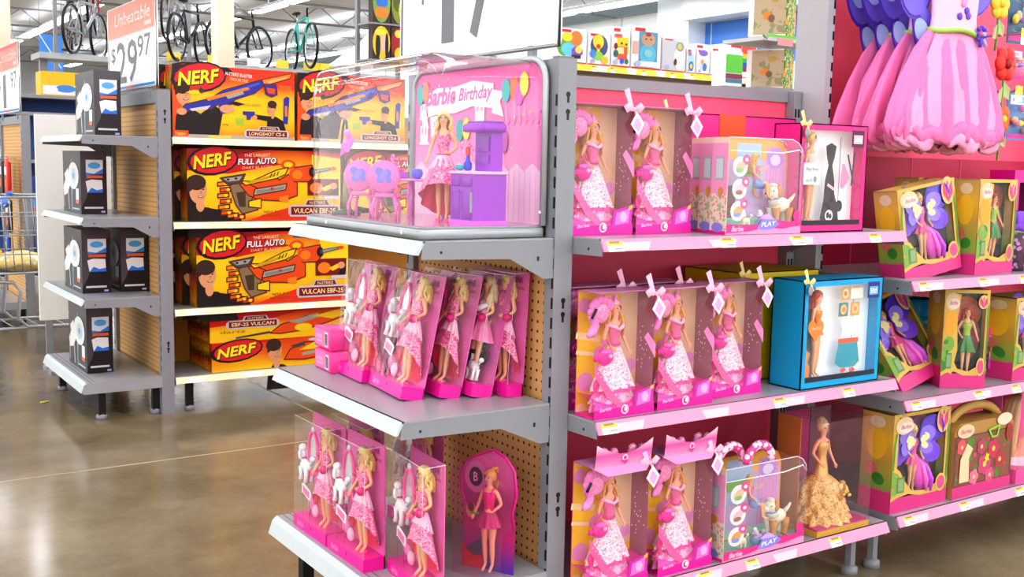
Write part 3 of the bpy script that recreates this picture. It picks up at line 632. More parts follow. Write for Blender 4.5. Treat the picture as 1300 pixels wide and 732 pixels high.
CARD_P = dots('pink_star_card', '#e56bb4', '#f7b4dc', 60, .12, .4); BASEP = M('#f01fa0', .3)
def party_box(label, loc, rz, group, lean=0., w=.222, h=.322, d=.062, cat=False, roll=0.):
    """wide clear gift-set box: pink card behind a party doll, mirror and poodle, hot pink base band"""
    t = thing('doll_gift_set', label, 'boxed doll', loc, rz, group, lean, roll); y0, y1 = -d/2, d/2
    mb = MB(); mb.box(-w/2, y1-.003, 0, w/2, y1, h, CARD_P)
    mb.face((-w/2, y1-.0035, 0), (1, 0, 0), (0, 0, 1), w, h, .0005); mb.oval(.2, .62, .13, .09, M('#f29ad0', .4), 1); mb.oval(.28, .18, .12, .09, M('#ee82c4', .4), 1); mb.text('PINK', .80, .93, .2, .05, M('#a3267c', .5), 2); mb.text('party', .86, .86, .14, .03, M('#a3267c', .5), 2)
    mb.build('backing_card', t)
    mb = MB(); mb.box(-w/2, y0, 0, w/2, y1, .034, BASEP); mb.face((-w/2, y0, 0), (1, 0, 0), (0, 0, 1), w, .034, .0006); mb.text('Barbie', .22, .5, .2, .5, M('#ff9ad4', .4), 1, shear=.3); mb.oval(.55, .6, .02, .13, M('#8a0f5c', .4), 1, 8); mb.build('base_band', t)
    if cat:
        dl = body_part(t, 'party'); hair_part(dl, 'side', 'ash')
        mb = MB(); bodice(mb, PALE, .216, True); skirt(mb, M('#f58abf', .4), .172, .0135, .112, .108, .042, ruf=.14, k=9); mb.tube([(-.03, -.014, .2), (-.01, -.024, .19), (.012, -.024, .196), (.026, -.012, .207)], [.006, .009, .009, .005], WHITE, 8); mb.build('dress', dl)
        kt = poodle(t, .058, -.006, .036, 1.15, WHITE, 'toy_cat', BLACK)
        mb = MB(); mb.ball((.072, .008, .098), (.018, .008, .02), BLACK); mb.ball((.068, .008, .128), (.008, .006, .012), BLACK); mb.build('toy_cat', t)
    else: dl = doll_party(t)
    dl.location = (w*.22, -.001, .030); dl.rotation_euler[2] = .1
    mb = MB(); mb.ball((w*.24+.022, y0+.010, .030+.172), .012, M('#e0217e', .35)); mb.ball((w*.24+.022, y0+.004, .030+.172), (.006, .004, .006), M('#8c0f52', .35)); mb.build('toy_handbag', t)
    mirror_stand(t, -w*.10, y0+.022, h*.43, 1.0)
    poodle(t, -w*.27, y0+.018, h*.42, 1.45)
    mb = MB(); mb.face((-w/2, y0+.010, 0), (1, 0, 0), (0, 0, 1), w, h, .0006); mb.art([(.17, .40), (.24, .41), (.42, .375), (.46, .36), (.43, .28), (.36, .285), (.20, .32), (.16, .31)], WHITE, 1); mb.art([(.20, .385), (.41, .355), (.40, .295), (.21, .33)], M('#f477b8', .4), 2); mb.stroke([(.20, .31), (.20, .1)], .008, BLACK, 1); mb.stroke([(.40, .28), (.40, .1)], .008, BLACK, 1); mb.build('toy_sign', t)
    mb = MB(); mb.ball((-w*.30, .006, .070), (.020, .010, .022), M('#f58bc2', .4)); mb.ball((-w*.12, .0, .056), (.016, .010, .018), PALE); mb.tube([(-w*.3, .0, .05), (-w*.3, .0, .034)], .004, HOT); mb.build('toy_stool', t)
    mb = MB(); mb.add([(-w/2, y1-.003, .034), (-w/2, y0, .034), (w/2, y0, .034), (w/2, y1-.003, .034), (-w/2, y1-.003, h), (-w/2, y0+.004, h-.004), (w/2, y0+.004, h-.004), (w/2, y1-.003, h)], [(0, 1, 5, 4), (1, 2, 6, 5), (2, 3, 7, 6), (4, 5, 6, 7)], CLEAR)
    wd = mb.build('window', t)
    mb = MB(); mb.tube([(w/2, y0, .034), (w/2, y0+.004, h-.004)], .0006, M('#f2dcea', .2), 5); mb.tube([(-w/2, y0+.004, h-.004), (w/2, y0+.004, h-.004), (w/2, y1, h)], .0009, M('#f2e6ee', .2), 5); mb.build('window_edge_glint', wd)  # pale tubes along the plastic's edges imitate white glare
    return t
def pet_set(label, loc, rz, group, w=.29, h=.258, d=.10, handle=False, flap=True):
    """arched window set: girl and white dog, three round pictures, magenta scroll at the foot"""
    t = thing('pet_playset', label, 'boxed playset', loc, rz, group); y0, y1 = -d/2, d/2
    arch = [(-w/2, .0), (w/2, .0), (w/2, h-.05), (w/2-.006, h-.028), (w/2-.02, h-.010), (w/2-.045, h), (-w/2, h)]
    mb = MB(); mb.prism(arch, y1-.003, y1, M('#f0a23a', .45), 'Y'); mb.face((-w/2, y1-.0035, 0), (1, 0, 0), (0, 0, 1), w, h, .0005)
    mb.rect(.02, .08, .98, .8, M('#c8a8d8', .5), 1); mb.rect(.02, .78, .84, .98, M('#f2b04a', .5), 1); mb.rect(.3, .45, .62, .95, M('#a9c6e8', .5), 2); mb.rect(.3, .6, .62, .72, M('#7fbf5a', .5), 3); mb.rect(.02, .08, .3, .5, M('#7c3440', .5), 2)
    for i in range(6): mb.rect(.70+.045*i, .1, .725+.045*i, .92-.03*max(0, i-3), M('#e58ac8', .5), 2)
    mb.oval(.82, .80, .11, .12, M('#b98ae0', .5), 3); mb.oval(.82, .78, .07, .06, M('#e8d0f4', .5), 4); mb.rect(.02, .07, .98, .16, M('#a9d8c4', .5), 3)
    mb.build('backing_card', t)
    mb = MB(); mb.box(-w/2, y0, 0, w/2, y1, .010, M('#a9d8c4', .5)); mb.face((-w/2, y0, 0), (1, 0, 0), (0, 0, 1), w, h, .0007)
    mb.rect(0, 0, 1, .075, M('#f29ac8', .4), 1)
    mb.art([(0, .015), (.3, .03), (.5, .07), (.75, .05), (1, .09), (1, .15), (.86, .125), (.62, .15), (.4, .10), (.15, .10), (0, .11)], M('#e8358f', .4), 2)
    mb.art([(.40, .06), (.46, .15), (.52, .18), (.57, .15), (.63, .17), (.70, .10), (.6, .05), (.5, .045)], M('#8f8ae8', .4), 3); mb.text('PLAY', .55, .105, .2, .05, WHITE, 4, shear=.2, rot=.08); mb.art([(.42, .16), (.50, .21), (.57, .20), (.63, .15)], M('#d2a8f0', .4), 3); mb.text('Barbie', .14, .06, .16, .055, M('#ffd0ea', .4), 4, shear=.3)
    mb.oval(.93, .19, .045, .06, M('#e8358f', .4), 3)
    mb.build('base_banner', t)
    mb = MB(); mb.face((-w/2, y0+.006, 0), (1, 0, 0), (0, 0, 1), w, h, .0008)
    for i, (u, v) in enumerate(((.17, .70), (.17, .47), (.16, .24))):
        mb.oval(u, v, .095, .105, WHITE, 1); mb.oval(u+.075, v+.075, .05, .055, M('#ee3f98', .4), 2); mb.oval(u, v, .06, .05, M(('#e8c0a0', '#f2c4d8', '#f7a84a')[i], .5), 3, rot=.5); mb.oval(u-.01, v-.035, .045, .025, M(('#8ac06a', '#a86a4a', '#8a9ae8')[i], .5), 4); mb.oval(u+.075, v+.075, .022, .02, WHITE, 3)
    mb.build('round_pictures', t)
    # dog, puppies, girl
    dg = MB(); s = 1.; m = M('#f4ead6', .6, 0, .08, 60); tan = M('#d08a3c', .6); dg.X = Matrix.Translation((w*.26, -.004, .020))
    dg.ball((.010, 0, .058), (.036, .018, .022), m); dg.ball((-.020, 0, .092), (.021, .018, .021), m); dg.ball((-.040, -.004, .086), (.011, .009, .009), m); dg.ball((-.050, -.006, .089), .004, BLACK, 8, 5); dg.ball((-.006, -.014, .094), (.010, .006, .019), tan); dg.ball((-.022, -.004, .112), (.012, .012, .006), m); dg.tube([(-.015, 0, .082), (-.006, 0, .060)], [.015, .020], m, 10)
    for px, c in ((-.014, tan), (.036, tan)):
        for py in (-.010, .010): dg.tube([(px, py, .05), (px+.003, py, .026), (px, py, .008), (px-.006, py-.002, .003)], [.013, .009, .008, .009], c if py < 0 else m, 8)
    dg.tube([(.044, 0, .066), (.060, 0, .078), (.068, 0, .088)], [.007, .005, .003], m, 7); dg.ball((-.030, -.016, .096), .002, BLACK, 6, 4)
    dg.tube([(-.012+.017*cos(a), .017*sin(a), .077+.004*cos(a)) for a in [2*pi*i/14 for i in range(15)]], .0025, M('#8a9ae0', .5), 5); dg.build('toy_dog', t)
    gl = body_part(t, 'wave', .62); gl.location = (-w*.06, -.004, .045); gl.rotation_euler[2] = .5; hair_part(gl, 'long', 'honey', .62)
    mb = MB(); mb.X = Matrix.Scale(.62, 4); bodice(mb, M('#f06aa8', .5), .216, True); mb.tube([(0, 0, .150), (0, -.02, .146), (0, -.045, .146)], [.022, .024, .022], M('#8fa6e8', .5), 10); mb.build('clothes', gl)
    for i, (px, c) in enumerate(((-.06, '#f7ecd0'), (.004, '#d8c2f0'))): poodle(t, px, -.02, .012, .75, M(c, .6), 'toy_puppy', M('#f4f0e8', .6))
    mb = MB(); mb.rbox(-.01, -.03, .012, .055, .0, .036, M('#86a6e0', .4), .006, 2); mb.build('toy_tub', t)
    # clear front, side panel printed like a house front
    mb = MB(); mb.prism(arch, y0, y0+.0008, CLEAR, 'Y')
    n = len(arch); mb.add([(x, y, z) for x, z in arch[2:6] for y in (y0, y1-.003)], [(2*i, 2*i+2, 2*i+3, 2*i+1) for i in range(3)], CLEAR, True); mb.add([(w/2, y0, .01), (w/2, y1, .01), (w/2, y1, h-.05), (w/2, y0, h-.05)], [(0, 1, 2, 3)], CLEAR)
    mb.add([(w/2-.045, y0, h), (-w/2, y0, h), (-w/2, y1, h), (w/2-.045, y1, h)], [(0, 1, 2, 3)], CLEAR); wd = mb.build('window', t)
    mb = MB(); mb.tube([(-w/2, y0-.001, h-.035), (w*.2, y0-.001, h-.038), (w*.44, y0-.001, h-.028), (w/2-.006, y0-.001, h-.045)], [.001, .0016, .002, .001], M('#fdfdff', .2), 5); mb.tube([(x, y0, z) for x, z in arch[2:]], .0013, M('#f6e8f2', .2), 5); mb.build('window_edge_glint', wd)  # white tubes across the front and arched edge imitate glare on the plastic
    mb = MB(); mb.box(-w/2-.002, y0, 0, -w/2, y1, h, M('#eccfc0', .5)); mb.face((-w/2-.002, y1, 0), (0, -1, 0), (0, 0, 1), d, h, .0006)
    mb.rect(.0, .05, 1, .42, dots('rose_print', '#e8d8c2', '#e08a96', 90, .35, .5, second='#a9bf9a'), 1); mb.rect(0, .42, 1, .94, M('#f0a0cc', .5), 1); mb.rect(.25, .56, .78, .80, M('#a9bcc8', .4), 2); mb.rect(.3, .58, .73, .78, M('#c9d8dc', .4), 3); mb.oval(.62, .44, .14, .05, M('#d89a3a', .5), 3); mb.oval(.5, .07, .36, .05, M('#8f8ad8', .5), 3); mb.rect(0, 0, 1, .035, HOT, 2)
    mb.build('printed_side', t)
    if handle:
        for q in (0, 1):
            mb = MB(); o = -.035*q; P = [(-.005-.085*q+.050*cos(a), y0+.03+q*.03, h-.006+.050*sin(a)) for a in [pi*i/14 for i in range(15)]]
            mb.tube(P, .014, dots('striped_handle', '#f04aa0', '#fbe0f0', 70, .5, .4), 8, flat=.7); mb.build('carry_handle', t)
    return t
def retro_box(label, loc, rz, frame, kind, w=.29, h=.30, d=.10, ribbon='#ffe79a', front=True, group=None):
    """deep display carton with a thick coloured frame, grey interior and a posed doll"""
    t = thing('collector_doll_box', label, 'boxed doll', loc, rz, group); y0, y1 = -d/2, d/2; F = M(frame, .4); b = .018
    mb = MB(); mb.box(-w/2, y1-.004, 0, w/2, y1, h, F); mb.box(-w/2, y0, 0, -w/2+.003, y1, h, F); mb.box(w/2-.003, y0, 0, w/2, y1, h, F); mb.box(-w/2, y0, h-.003, w/2, y1, h, F); mb.box(-w/2, y0, 0, w/2, y1, .003, F); mb.build('carton', t)
    if not front:
        mb = MB(); mb.box(-w/2, y0, 0, w/2, y0+.002, h, F); mb.build('front_panel', t)
    else:
        mb = MB(); mb.box(-w/2, y0, 0, -w/2+b, y0+.004, h, F); mb.box(w/2-b, y0, 0, w/2, y0+.004, h, F); mb.box(-w/2+b, y0, h-b, w/2-b, y0+.004, h, F); mb.box(-w/2+b, y0, 0, w/2-b, y0+.004, b*1.1, F)
        mb.box(-w/2+b, y0-.0006, b*1.1, w/2-b, y0+.005, b*1.1+.014, M('#2a0f22', .4) if kind != 'swim' else M('#14203a', .4)); mb.build('front_frame', t)
        mb = MB(); mb.box(w/2-b-.050, y0-.0012, h-b-.044, w/2-b+.002, y0, h-b+.004, M('#5a0f3a', .4) if kind != 'swim' else NAVY); mb.face((w/2-b-.046, y0-.0013, h-b-.036), (1, 0, 0), (0, 0, 1), .040, .028, .0006); mb.rect(0, .05, 1, .95, M('#f7b6d0', .5) if kind != 'swim' else M('#5ab0e8', .5), 1); mb.text('50th', .5, .5, .8, .6, WHITE, 2); mb.build('corner_badge', t)
        mb = MB(); mb.face((-w/2+.004, y0+.046, .004), (1, 0, 0), (0, 0, 1), w-.008, h-.008, .0006); mb.rect(0, 0, 1, 1, M('#f8f9fa', .5, emit=.10), 1); mb.rect(0, 0, .28, 1, M('#d8a6bc', .5) if kind != 'swim' else M('#8a8f98', .5), 2); mb.rect(.78, .05, .79, .9, GREY, 3); mb.build('interior_card', t)  # card glows faintly, an added light for the dark interior
        dl = body_part(t, 'stand', .93); dl.location = (-w*.25, y0+.026, .022); dl.rotation_euler[2] = .35; hair_part(dl, 'pony' if kind == 'black' else 'wavy', 'blond' if kind == 'black' else 'red', .93)
        mb = MB(); mb.X = Matrix.Scale(.93, 4)
        m = M('#f1d8d0', .5) if kind == 'black' else M('#f58a2a', .5)
        bodice(mb, m, .214); mb.lathe([(.0155, .172), (.0172, .160), (.0176, .148), (.0165, .140)], m, (0, 0, 0), 16, 1.05, .86); mb.build('swimsuit', dl)
        mb = MB(); mb.face((-w/2, y0+.014, 0), (1, 0, 0), (0, 0, 1), w, h, .0008)
        if kind == 'black':
            mb.art([(.42, .80), (.50, .83), (.58, .80), (.56, .70), (.53, .62), (.57, .48), (.58, .36), (.64, .22), (.66, .10), (.60, .06), (.42, .06), (.38, .13), (.42, .30), (.43, .48), (.47, .62), (.44, .70)], M('#2a1419', .6), 2); mb.oval(.66, .24, .055, .055, BLACK, 1); mb.oval(.51, .15, .06, .055, M('#f2f2f2', .5), 3); mb.oval(.49, .155, .022, .03, BLACK, 4); mb.oval(.53, .145, .02, .025, BLACK, 4)
            mb.art([(.68, .64), (.72, .63), (.80, .50), (.70, .40), (.66, .42)], M('#f48ab8', .5), 2); mb.stroke([(.76, .72), (.86, .46)], .025, BLACK, 3); mb.stroke([(.86, .74), (.83, .44)], .025, BLACK, 3); mb.stroke([(.47, .44), (.56, .40)], .03, M('#f2b6c8', .4), 4)
            mb.build('black_gown', t)
            mb = MB(); mb.face((-w/2, y0-.001, 0), (1, 0, 0), (0, 0, 1), w, h, .0006); mb.rect(.05, .44, .30, .64, M('#eef0f2', .5), 1); mb.text('Barbie', .17, .585, .18, .035, GREY, 2, shear=.25); mb.oval(.22, .49, .025, .03, M('#555', .5) if False else GREY, 2); mb.text('doll', .13, .48, .09, .03, GREY, 2); mb.build('printed_sticker', t)
            g = MB(); g.face((-w/2, y0+.012, 0), (1, 0, 0), (0, 0, 1), w, h, .0008); g.art([(.06, .1), (.11, .1), (.12, .2), (.1, .24), (.13, .29), (.07, .31), (.05, .26), (.08, .22), (.05, .16)], M('#f2b22a', .5), 1); g.build('toy_giraffe', t)
        else:
            mb.art([(.50, .60), (.56, .64), (.62, .61), (.68, .64), (.73, .58), (.69, .52), (.70, .46), (.52, .44), (.54, .52)], M('#e2e6ea', .25, .3), 2); mb.art([(.50, .40), (.74, .40), (.78, .20), (.72, .15), (.54, .15), (.46, .20)], M('#1f9fb8', .3, .2), 2); mb.rect(.49, .385, .75, .43, M('#f0603a', .4), 3)
            for u in (.5, .64): mb.rect(u, .79, u+.11, .92, M('#d9a86a', .5), 1); mb.oval(u+.055, .855, .038, .045, M('#f7e0b0', .5), 2); mb.oval(u+.055, .855, .02, .025, M('#d87a4a', .5), 3)
            for u in (.48, .63): mb.rect(u, .64, u+.12, .77, M('#5a8a8a', .5) if u < .5 else M('#d9a86a', .5), 1); mb.oval(u+.06, .705, .04, .048, M('#f7cf8a', .5), 2); mb.oval(u+.06, .705, .02, .024, M('#e08a4a', .5), 3)
            mb.rect(.62, .80, .78, .9, M('#e8e6e0', .5), 4); mb.stroke([(.56, .14), (.57, .03)], .045, M('#c9c2d0', .4), 2); mb.stroke([(.69, .14), (.68, .03)], .045, M('#b8a8c8', .4), 2); mb.oval(.57, .13, .035, .02, M('#f0603a', .4), 3); mb.oval(.69, .12, .035, .02, M('#f0603a', .4), 3)
            mb.build('doll_outfit', t)
            mb = MB(); mb.face((-w/2, y0+.004, 0), (1, 0, 0), (0, 0, 1), w, h, .0008); P = []
            for i in range(24):
                a = 2*pi*i/24; P.append((.17+.098*(16*sin(a)**3)/16, .545+.115*(13*cos(a)-5*cos(2*a)-2*cos(3*a)-cos(4*a))/16))
            mb.art(P, M('#f7861f', .5), 1); mb.text('Barbie', .17, .56, .12, .035, M('#ffc48a', .5), 2, shear=.25); mb.build('heart_card', t)
            g = MB(); g.face((-w/2, y0+.012, 0), (1, 0, 0), (0, 0, 1), w, h, .0008); g.art([(.07, .09), (.14, .09), (.14, .2), (.11, .24), (.14, .32), (.09, .36), (.08, .28), (.06, .18)], M('#f58a3a', .5), 1); g.build('toy_dog', t)
        mb = MB(); mb.add([(-w/2+b, y0+.001, b), (w/2-b, y0+.001, b), (w/2-b, y0+.001, h-b), (-w/2+b, y0+.001, h-b)], [(0, 1, 2, 3)], CLEAR); mb.build('window', t)
    if ribbon: bo = bow(t, -w/2+.012, y0-.002, h-.004, 1.0, M(ribbon, .4)); mb = MB(); mb.ball((-w/2+.014, y0-.008, h-.028), (.010, .004, .014), GREY, 10, 6); mb.build('cameo_tag', bo)
    return t
FAIRY_Y = M('#d9b45c', .5, 0, .1, 30); FAIRY_G = dots('green_leaf_card', '#7fae4a', '#d98a7a', 40, .24, .5, second='#4c8a3c'); BASEF = M('#d93a86', .4, 0, .08, 20)
def tulip(mb, u, v, s, L):
    r = mb.W/mb.H
    mb.oval(u, v, s, s*1.35*r, M('#dfc27a', .5), L); mb.art([(u-s*.7, v+s*.9*r), (u-s*.75, v-s*.3*r), (u, v-s*1.15*r), (u+s*.75, v-s*.3*r), (u+s*.7, v+s*.9*r), (u+s*.25, v+s*.3*r), (u, v+s*1.0*r), (u-s*.25, v+s*.3*r)], M('#d8527f', .5), L+1); mb.art([(u-s*.2, v+s*.5*r), (u, v-s*.8*r), (u+s*.2, v+s*.5*r)], M('#f0a0b8', .5), L+2)
def fairy_box(label, loc, rz, variant=0, w=.29, h=.30, d=.09, lean=0., roll=0., group=None, dim=False, narrow=False):
    t = thing('fairy_doll_box', label, 'boxed doll', loc, rz, group, lean, roll); y0, y1 = -d/2, d/2
    side = gradient('fairy_side_card', [(0, '#e0468c'), (.2, '#dc4088'), (.24, '#86b04a'), (.55, '#c9a04a'), (.75, '#e8b83a'), (1, '#c8a468')], 'Z', .08, 9.)
    mb = MB(); mb.box(-w/2, y0, 0, -w/2+.002, y1, h, side); mb.box(w/2-.002, y0, 0, w/2, y1, h, side); mb.box(-w/2, y1-.002, 0, w/2, y1, h, M('#33242c', .6)); mb.box(-w/2, y0, 0, w/2, y1, .004, BASEF); mb.box(-w/2, y0, h-.003, w/2, y1, h, FAIRY_Y)
    mb.face((-w/2, y1, 0), (0, -1, 0), (0, 0, 1), d, h, .0006); mb.oval(.5, .68, .32, .16, M('#f0c030', .5), 1); mb.oval(.5, .9, .25, .06, M('#e8d2b0', .5), 1); mb.oval(.35, .42, .2, .07, M('#d87a70', .5), 1, rot=.4); mb.oval(.6, .33, .2, .06, M('#3f8a3a', .5), 2, rot=-.4); mb.rect(0, 0, 1, .21, BASEF, 1)
    mb.build('carton', t)
    # flower scene behind the doll
    mb = MB(); mb.face((-w/2+.004, y0+.040, .004), (1, 0, 0), (0, 0, 1), w-.008, h-.008, .0008); mb.rect(0, 0, 1, 1, M('#43283a', .6), 0)
    if variant == 0:
        for u, v, a, c in ((.58, .78, .5, '#8f2a78'), (.75, .62, -.2, '#a8386a'), (.72, .35, -.7, '#a04a34'), (.32, .72, 1.9, '#5a2a3a')): mb.oval(u, v, .24, .12, M(c, .5), 1, rot=a)
    else:
        mb.rect(0, 0, 1, 1, M('#26302a', .6), 1); mb.oval(.66, .78, .3, .16, M('#b8541f', .5), 2, rot=.5); mb.oval(.75, .5, .22, .22, M('#8a4f34', .5), 2); mb.oval(.8, .45, .1, .14, M('#a8325a', .5), 3); mb.oval(.3, .75, .2, .12, M('#f05a8a', .5), 2); mb.rect(.45, .05, .75, .3, M('#20382a', .5), 3)
    mb.build('flower_backdrop', t)
    # die-cut front
    mb = MB(); mb.face((-w/2, y0, 0), (1, 0, 0), (0, 0, 1), w, h, .0008); B = .09
    for r in ((0, .14, B, 1), (1-B*.8, .14, 1, 1), (0, .965, 1, 1)): mb.rect(*r, FAIRY_Y, 1)
    mb.rect(0, 0, 1, .15, BASEF, 2); mb.art([(0, .12), (.1, .15), (.3, .17), (.5, .13), (.8, .13), (1, .19), (1, .28), (.86, .24), (.6, .17), (.36, .2), (.22, .32), (.14, .42), (0, .5)], FAIRY_Y, 3); mb.art([(0, .16), (.12, .2), (.2, .3), (.1, .4), (0, .44)], FAIRY_G, 4); mb.rect(.09, .20, .22, .36, M('#6a8f5a', .5), 5); mb.rect(.11, .22, .20, .34, M('#8fae7a', .5), 6)
    mb.oval(.17, .88, .15, .09, M('#e6c9a4', .5), 4); mb.oval(.2, .86, .13, .055, M('#f2dcd0', .5), 5); mb.text('Barbie', .19, .87, .18, .045, M('#d8909a', .5), 6, shear=.3)
    mb.stroke([(.97, .15), (.985, .6), (.96, .9)], .03, M('#5a9a3a', .5), 3); mb.stroke([(.02, .45), (.03, .7), (.05, .8)], .03, M('#5a9a3a', .5), 3)
    tulip(mb, .86, .88, .115, 3); mb.oval(.87, .22, .095, .095, M('#e2bd70', .5), 5); mb.oval(.87, .22, .07, .07, M('#d85a8a', .5), 6)
    if variant: mb.art([(.24, .14), (.34, .4), (.30, .7), (.36, .95), (.2, .97), (0, .97), (0, .2)], FAIRY_Y, 3); mb.oval(.16, .66, .14, .13, M('#f0a83a', .5), 5); mb.oval(.14, .45, .12, .08, FAIRY_G, 5)
    mb.build('die_cut_front', t)
    s = .80; dl = body_part(t, 'gown', s); dl.location = (-.012 if variant == 0 else .015, y0+.022, .040); dl.rotation_euler[2] = -.15; hair_part(dl, 'updo' if variant == 0 else 'long', 'blond' if variant == 0 else 'red', s)
    mb = MB(); mb.X = Matrix.Scale(s, 4); c = M('#f0589c', .45) if variant == 0 else M('#a8c84a', .45); bodice(mb, c, .216, True)
    if variant == 0:
        skirt(mb, c, .172, .0135, .130, .122, .032, ruf=.16, k=8)
        sk = MB(); sk.X = Matrix.Translation((.028, .006, 0)) @ Matrix.Scale(s, 4)
        for i, (a, c2) in enumerate(((-.2, '#e050c0'), (.35, '#f07ad0'), (.9, '#c85ae0'))): sk.tube([(0, 0, .150), (.03*sin(a)+.006, -.012, .115), (.055*sin(a)+.012, -.016, .06), (.05*sin(a)+.02, -.012, .012)], [.008, .024, .030, .020], M(c2, .3, 0, .15, 60), 10, flat=.5)
        sk.build('petal_skirt', dl)
    else: skirt(mb, M('#4a8a4a', .45), .172, .0135, .100, .09, .036, ruf=.16, k=8)
    mb.build('dress', dl)
    if variant == 0:
        mb = MB(); mb.X = Matrix.Translation((.006, .008, -.030)) @ Matrix.Scale(1.14, 4); VI = gradient('violet_wing', [(0, '#f0e0a0'), (.22, '#a27af0'), (.6, '#5a3fd8'), (1, '#8a2aa8')], 'X', .3, 5.)
        for q in (-1, 1):
            for (cx, cz, rx, rz_, a) in ((.052, .205, .052, .040, .55), (.050, .150, .042, .030, -.45)):
                n = 16; P = []
                for i in range(n):
                    b = 2*pi*i/n; x = rx*cos(b); z = rz_*sin(b)*(1+.25*cos(b)); P.append((q*(cx+x*cos(a)-z*sin(a)), -.006-.010*abs(cos(b)), cz+x*sin(a)+z*cos(a)))
                mb.add(P+[(q*.008, .0, .18)], [(i, (i+1) % n, n) for i in range(n)], (VI if False else M('#5a2fd0' if cz > .18 else '#7a48e0', .4, 0, .25, 30)), True)
                P2 = [(q*.012+(p[0]-q*.012)*.6, p[1]-.003, .18+(p[2]-.18)*.6) for p in P]; mb.add(P2, [tuple(range(n))], M('#9a7af4', .4), True); P3 = [(q*.012+(p[0]-q*.012)*.34, p[1]-.005, .18+(p[2]-.18)*.34) for p in P]; mb.add(P3, [tuple(range(n))], M('#f4ecb0', .4), True)
        mb.build('wing', dl)
    mb = MB(); mb.add([(-w/2+.01, y0+.002, .03), (w/2-.01, y0+.002, .03), (w/2-.01, y0+.002, h-.012), (-w/2+.01, y0+.002, h-.012)], [(0, 1, 2, 3)], CLEAR); mb.build('window', t)
    return t
def gold_box(label, loc, rz, w=.235, h=.345, d=.16):
    t = thing('gold_gown_doll_case', label, 'boxed doll', loc, rz); y0, y1 = -d/2, d/2
    mb = MB(); mb.box(-w/2, y0, 0, w/2, y1, .018, GOLD); mb.box(-w/2+.004, y0+.004, .018, w/2-.004, y1, .022, M('#c83a86', .4)); mb.build('base', t)
    mb = MB(); mb.box(-w/2, y1-.003, .018, w/2, y1, h, M('#b23a78', .5, 0, .12, 8)); mb.box(-w/2, y0+.08, .018, -w/2+.003, y1, h, M('#d98a4a', .5)); mb.box(w*.1, y1-.005, .022, w/2, y1-.003, h, M('#7a5a66', .5)); mb.build('backing_card', t)
    dl = body_part(t, 'gown', 1.08); dl.location = (-.012, 0, .022); hair_part(dl, 'updo', 'ash', 1.08); mb = MB(); mb.X = Matrix.Scale(1.08, 4)
    m = M('#e6c06a', .3, .35, .15, 90); bodice(mb, m, .220); mb.lathe([(.0130, .172), (.019, .150), (.022, .125), (.027, .105)], m, (0, 0, 0), 20, 1, .9)
    for z, r, k in ((.112, .050, 9), (.088, .060, 11), (.064, .068, 12), (.040, .076, 13)): skirt(mb, GOLDF, z+.014, .024, z-.040, z-.042, r*1.16, ruf=.17, k=k, ph=z*50, bulge=.012)
    for i in range(14): a = .6+i*.13; r = .066+.008*sin(i*3); mb.ball((r*cos(a-1.9), r*sin(a-1.9)*.8, .045+.06*((i*7) % 5)/5), (.012, .010, .012), M('#c89a48' if i % 2 else '#e8cf90', .4, 0, .2, 120), 8, 5)
    for i in range(10): a = i*.35; mb.ball((.045+.018*cos(a), -.052+.012*sin(a*2), .07+.026*sin(a)), .006, M('#f0d070', .25, .5), 8, 5)
    mb.build('dress', dl)
    mb = MB(); mb.add([(-w/2, y1, .018), (-w/2, y0, .018), (w/2, y0, .018), (w/2, y1, .018), (-w/2, y1, h), (-w/2, y0, h), (w/2, y0, h), (w/2, y1, h)], [(0, 1, 5, 4), (1, 2, 6, 5), (2, 3, 7, 6), (4, 5, 6, 7)], CLEARP); mb.build('window', t)
    return t
